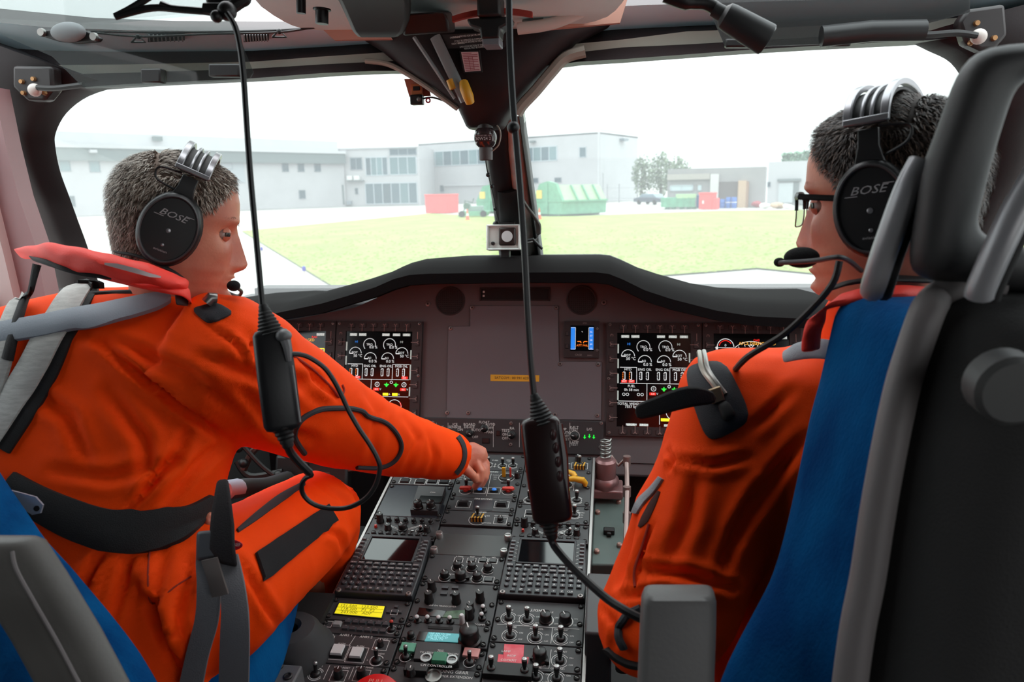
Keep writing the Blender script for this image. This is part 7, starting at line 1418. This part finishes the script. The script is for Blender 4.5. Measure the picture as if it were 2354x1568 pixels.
mb = MB(); mb.tube(bez([P(x, y, d+.05*math.sin(math.pi*i/24)) for i, (x, y) in enumerate(lp_)], 5), [.0048 if i < 18 else .0030 for i in range(24*5+1)], 8); mb.build('loop', CORD, r)
r = thing('intercom_cord', 'middle hanging intercom cord with a glossy brown control box over the console', 'intercom cord', P(1250, 1200, .80), 'intercom cords hung from the roof')
mb = MB(); mb.tube(bez([P(x, y, d) for x, y in ((1170, -20), (1172, 100), (1178, 220), (1186, 320), (1197, 450), (1206, 580), (1213, 720), (1221, 840), (1228, 912))], 6), .0038, 8); mb.build('cord', CORD, r)
mb = MB(); mb.sphere(P(1180, 293, d), .0072, 10); mb.build('bead', CORD, r)
mb = MB(); boot(mb, P(1227, 905, d), P(1248, 975, d), .0045, .017); mb.build('strain_relief', RUB, r)
ctlbox(r, (1240, 958), (1272, 1200), .0225, d, d, .014, BOXR)
for i, (x, y) in enumerate(((1272, 1000), (1278, 1030), (1283, 1062), (1287, 1095))): mb = MB(); mb.sphere(P(x, y, d-.0135), .0045, 8, sc=(.8, 1, 1.5)); mb.build('button', mat('cord_button', (66, 40, 40), .3), r)
mb = MB(); mb.tube([P(1285, 975, d-.008), P(1295, 1050, d-.008), P(1302, 1150, d-.008)], [.004, .0055, .004], 8); mb.build('side_rib', BOXR, r)
mb = MB(); boot(mb, P(1262, 1195, d), P(1270, 1240, d), .012, .006, 5); mb.build('strain_relief', RUB, r)
mb = MB(); mb.tube(bez([P(1268, 1232, d), P(1275, 1256, d), P(1320, 1308, d-.02), P(1390, 1372, d-.05), P(1440, 1405, d-.07), P(1480, 1425, .76)], 6), .0046, 8); mb.build('tail', CORD, r)
# ---------------------------------------------------------------- compass, cameras on the centre post
r = thing('magnetic_compass', 'black standby compass hanging below the centre post funnel', 'compass', P(1117, 360, 1.5)); fr = Frame(PY(1116, 318, 1.47), (1, 0, 0), (0, -1, 0)); fr = Frame(fr.o, (1, 0, 0), (0, 1, 0)); 
mb = MB(); mb.lathe(fr, 0, 0, [(.015, .018), (.016, .030), (.020, .031), (.020, .035)], 18); mb.build('mount', BLK, r)
mb = MB(); mb.lathe(fr, 0, 0, [(.014, -.017), (.019, -.012), (.0225, -.002), (.0225, .006), (.019, .015), (.014, .020)], 24); mb.build('bowl', mat('compass_bowl', (54, 44, 46), .12, spec=.8), r)
mb = MB(); mb.lathe(fr, 0, 0, [(.010, -.042), (.013, -.041), (.0135, -.020), (.011, -.014)], 18); mb.build('base', mat('compass_base', (78, 72, 72), .5), r)
ff = Frame(fr.o+V((0, -.0232, -.001)), (1, 0, 0), (0, 0, 1)); mb = MB(); mb.box(ff, -.0165, -.006, .0165, .007, -.004, 0, 0)
for i, s_ in enumerate(('30', 'W', '24', '2')): mb.text(ff, -.012+i*.0082, -.0012, s_, .0078, .0004, 1)
for i in range(12): mb.box(ff, -.015+i*.0027, .0035, -.0144+i*.0027, .006, 0, .0004, 1)
mb.build('card', [mat('card_maroon', (52, 18, 22), .5), WHT], r, smooth=0)
mb = MB(); mb.tube(bez([fr.at(.018, 0, .03), fr.at(.030, -.005, .012), fr.at(.027, -.006, -.012), fr.at(.014, -.004, -.024)], 6), .0016, 6); mb.build('lamp_wire', mat('wire_pale', (150, 140, 128), .5), r)
for u in (-.017, .018): mb = MB(); mb.sphere(fr.at(u, -.006, .033), .0035, 8); mb.build('screw', STEEL, r)
mb = MB(); mb.tube(bez([PY(1116, 360, 1.47), PY(1119, 385, 1.55), PY(1127, 420, 1.70), PY(1135, 455, 1.82), PY(1141, 490, 1.95), PY(1149, 515, 2.0)], 6), .0017, 6)
for x, y, Y in ((1122, 402, 1.6), (1131, 428, 1.72), (1138, 480, 1.92)): mb.sphere(PY(x, y, Y), .005, 8)
tag(mb.build('compass_cable', CORD), 'thin black cable with ties running down the centre post', 'cable')
r = thing('action_camera', 'small camera in a clear case mounted on the centre post', 'camera', PY(1158, 590, 1.95)); fr = Frame(PY(1158, 546, 1.98), (1, 0, 0), V((0, .12, 1)))
GC = glassmat('clear_case', (225, 228, 226), .06, veil=.35, veilcol=(215, 216, 214)); w_ = .046
mb = MB()
for a in ((-w_, -.034, w_, -.029), (-w_, .029, w_, .034), (-w_, -.034, -w_+.006, .034), (w_-.006, -.034, w_, .034)): mb.box(fr, *a, -.03, .012)
mb.build('case', mat('case_clear', (236, 238, 236), .2), r, bevel=.003)
mb = MB(); mb.box(fr, -w_+.004, -.030, w_-.004, .030, -.024, .004); mb.build('camera_body', mat('camera_silver', (220, 224, 220), .4), r, bevel=.003)
mb = MB(); mb.box(fr, -.012, -.022, .034, .026, .004, .014); mb.build('lens_block', mat('lens_block', (50, 36, 34), .4), r, bevel=.006)
mb = MB(); mb.lathe(fr, .011, .002, [(.015, .014), (.0145, .017), (.002, .018)], 24); mb.build('lens', mat('lens_pale', (226, 228, 230), .08, spec=.8), r)
mb = MB(); mb.lathe(fr, -.028, -.016, [(.005, .004), (.005, .014), (.003, .015)], 12); mb.build('button', BLK, r)
mb = MB(); mb.cyl(fr.at(-.014, .036, 0), fr.at(.030, .036, 0), .006, n=10); mb.sphere(fr.at(-.022, .036, 0), .008, 8); mb.build('latch', BLK, r)
mb = MB(); mb.box(fr, -.008, -.060, .016, -.034, -.02, .004); mb.build('mount_foot', BLK, r, bevel=.002); mb = MB(); mb.tube([fr.at(w_, -.01, -.01), fr.at(w_+.03, -.004, -.02), fr.at(w_+.055, -.03, -.03)], .004, 8); mb.build('mount_arm', BLK, r)
mb = MB(); mb.tube(bez([PY(1198, 455, 1.86), PY(1215, 480, 1.95), PY(1235, 510, 2.02), PY(1238, 530, 2.04), PY(1234, 548, 2.04), PY(1222, 556, 2.02), PY(1208, 558, 2.0)], 6), [.0045]*13+[.0075]*8+[.0022]*16, 8); tag(mb.build('camera_cable', mat('cable_grey', (70, 66, 64), .5)), 'dark cable with a plug beside the small post camera', 'cable')
r = thing('windscreen_camera', 'small black camera on an orange plate stuck inside the left windscreen', 'camera', PY(962, 238, 1.60)); c = [PY(x, y, 1.515) for x, y in ((930, 182), (982, 181), (991, 221), (942, 223))]
mb = MB(); mb.poly(c, -.003, (0, 1, 0)); mb.build('plate', mat('plate_orange', (188, 116, 92), .5), r); fr = Frame(PY(960, 206, 1.505), (1, 0, 0), (0, 0, 1))
mb = MB(); mb.box(fr, -.012, -.010, .011, .010, -.01, .008); mb.box(fr, -.007, -.003, .007, .005, .008, .010, 1); mb.build('holder', [mat('holder_orange', (196, 112, 66), .5), BLKM], r, bevel=.002)
mb = MB(); mb.box(fr, -.013, -.030, .012, -.011, -.004, .014); mb.lathe(fr, .006, -.020, [(.005, .014), (.005, .018), (.003, .019)], 12, 1); mb.build('camera_body', [BLK, STEEL], r, bevel=.002)
mb = MB(); mb.tube(bez([fr.at(.012, -.018, .004), fr.at(.030, -.016, .0), fr.at(.055, -.024, -.02), PY(1054, 248, 1.50)], 6), .0018, 6); mb.build('cable', CORD, r)
mb = MB(); mb.tube([fr.at(.022+.004*math.cos(t), -.022+.004*math.sin(t), .006) for t in np.linspace(0, 6.283, 13)], .0016, 6); mb.build('red_tie', mat('tie_red', (196, 60, 84), .5), r)
# ---------------------------------------------------------------- roof console
oc = thing('overhead_console', 'cream roof console with black levers above the windscreen', 'console', PY(1000, 30, 1.25))
mb = MB(); mb.loft(smoothrows([[PY(xl, yl, Y), PY(xr, yr, Y), PY(xr, yr, Y)+V((0, 0, .18)), PY(xl, yl, Y)+V((0, 0, .18))] for xl, yl, xr, yr, Y in ((540, -60, 1470, -60, 1.10), (600, 20, 1430, 10, 1.24), (655, 52, 1400, 40, 1.34), (690, 66, 1340, 58, 1.39), (740, 70, 1240, 66, 1.41))], 2, 1)); mb.build('housing', CREAM, oc, smooth=60)
mb = MB(); mb.poly([PY(x, y, 1.405) for x, y in ((740, 66), (768, 92), (900, 90), (880, 60))], .01, (0, 1, 0)); mb.build('copper_panel', COPP, oc); mb = MB(); mb.poly([PY(x, y, 1.38) for x, y in ((1250, 68), (1425, 52), (1444, -10), (1300, 0))], .012, (0, 1, 0)); mb.build('copper_panel', COPP, oc)
mb = MB(); mb.tube(bez([PY(x, y, 1.33) for x, y in ((1190, 66), (1260, 56), (1330, 30), (1372, 0), (1390, -30))], 6), .010, 10); mb.build('curved_rail', mat('rail_cream', (206, 196, 188), .4), oc)
mb = MB(); mb.tube([PY(1202, 58, 1.34), PY(1250, 52, 1.34)], .009, 10); mb.build('knurled_roller', STEEL, oc)
mb = MB(); mb.loft([[PY(xl, y, Y), PY(xr, y, Y), PY(xr+6, y-4, Y+.09), PY(xl+6, y-4, Y+.09)] for y, xl, xr, Y in ((-40, 755, 930, 1.02), (10, 782, 940, 1.10), (45, 798, 938, 1.15), (72, 810, 928, 1.19), (86, 822, 915, 1.21))]); mb.build('throttle_shroud', mat('shroud_dark', (14, 12, 12), .5), oc, smooth=50, bevel=.006)
mb = MB(); mb.loft([[PY(xl, y, Y), PY(xr, y2, Y), PY(xr+16, y2, Y+.08), PY(xl, y, Y+.08)] for xl, y, xr, y2, Y in ((932, 32, 1022, 26, 1.20), (930, 56, 1030, 50, 1.22), (926, 82, 1032, 74, 1.24))]); mb.build('lever_box', mat('leverbox_dark', (22, 16, 15), .5), oc, bevel=.004)
for (x, y, y2, w) in ((692, -14, 31, 12), (740, 20, 55, 16)):
    mb = MB(); a, b = PY(x, y, 1.16), PY(x, y2, 1.16); k = w*1.16/F; mb.tube([a, a.lerp(b, .1), a.lerp(b, .14), b], [k*1.25, k*1.25, k*.9, k*.9], 14); mb.build('knob', KN, oc)
mb = MB(); fr = Frame(PY(1128, 34, 1.20), (1, 0, 0), (0, 0, 1)); mb.box(fr, -.018, -.006, .018, .05, -.03, .02); mb.build('latch_grip', BLK, oc, bevel=.004)
mb = MB(); mb.prism(fr, [(-.036, -.006), (.034, -.006), (.030, -.016), (.016, -.022), (.014, -.036), (-.014, -.036), (-.016, -.022), (-.032, -.016)], -.03, .012); mb.build('latch_base', BLK, oc, bevel=.003)
mb = MB(); mb.box(fr, -.013, -.046, .014, -.034, -.03, .008); mb.build('latch_foot', mat('foot_grey', (120, 124, 130), .4), oc, bevel=.002)
mb = MB(); mb.loft([[fr.at(u, .006-.5*(u/.07)**2*.02+dv, -.02+dn) for dv, dn in ((0, 0), (.008, 0), (.008, -.01), (0, -.01))] for u in np.linspace(-.065, .062, 12)]); mb.build('red_scale', mat('scale_red', (170, 60, 50), .5), oc)
# jointed arm at the upper left and reading lamp at the right
r = thing('jointed_arm', 'thin black jointed arm with a knob at the top left of the roof', 'arm', PY(520, 30, 1.0))
for L2 in (((265, 38), (300, 20), (345, -8)), ((265, 38), (350, 18), (420, 22), (495, 28)), ((370, 10), (395, 20))): mb = MB(); mb.tube(bez([P(x, y, .86) for x, y in L2], 5), .0042, 8); mb.build('rod', BLK, r)
mb = MB(); mb.sphere(P(522, 26, .85), .011, 10); mb.sphere(P(498, 38, .845), .007, 10); mb.tube([P(470, 20, .86), P(520, 24, .86), P(570, -4, .86)], [.007, .009, .006], 8); mb.build('joint', BLK, r)
mb = MB(); mb.tube([P(555+18*math.cos(t), -2+14*math.sin(t), .86) for t in np.linspace(0, 6.283, 17)], .003, 6); mb.build('ring', BLK, r)
mb = MB(); mb.hexa([P(475, 10, .86), P(530, 6, .86), P(530, 6, .89), P(475, 10, .89), P(470, -20, .86), P(540, -20, .86), P(540, -20, .89), P(470, -20, .89)]); mb.build('clamp', BLK, r, bevel=.003)
r = thing('reading_lamp', 'black reading lamp on a bent stalk at the upper right', 'lamp', P(1720, 80, .95))
mb = MB(); mb.tube(bez([P(1530, -14, .9), P(1580, 4, .9), P(1625, 8, .9), P(1660, 30, .9)], 5), [.010]*6+[.008]*10, 10); mb.build('stalk', BLK, r)
mb = MB(); a, b = P(1640, 20, .9), P(1764, 92, .9); mb.tube([a, a.lerp(b, .16), a.lerp(b, .22), a.lerp(b, .30), a.lerp(b, .97), b], [.009, .0095, .0155, .0165, .0190, .0185], 20); mb.build('head', mat('lamp_black', (44, 44, 45), .5), r)
mb = MB(); ax = (b-a).normalized(); mb.cyl(a.lerp(b, .985), b+ax*.001, .0165, n=20); mb.build('glass', mat('lamp_glass', (90, 92, 94), .2), r)
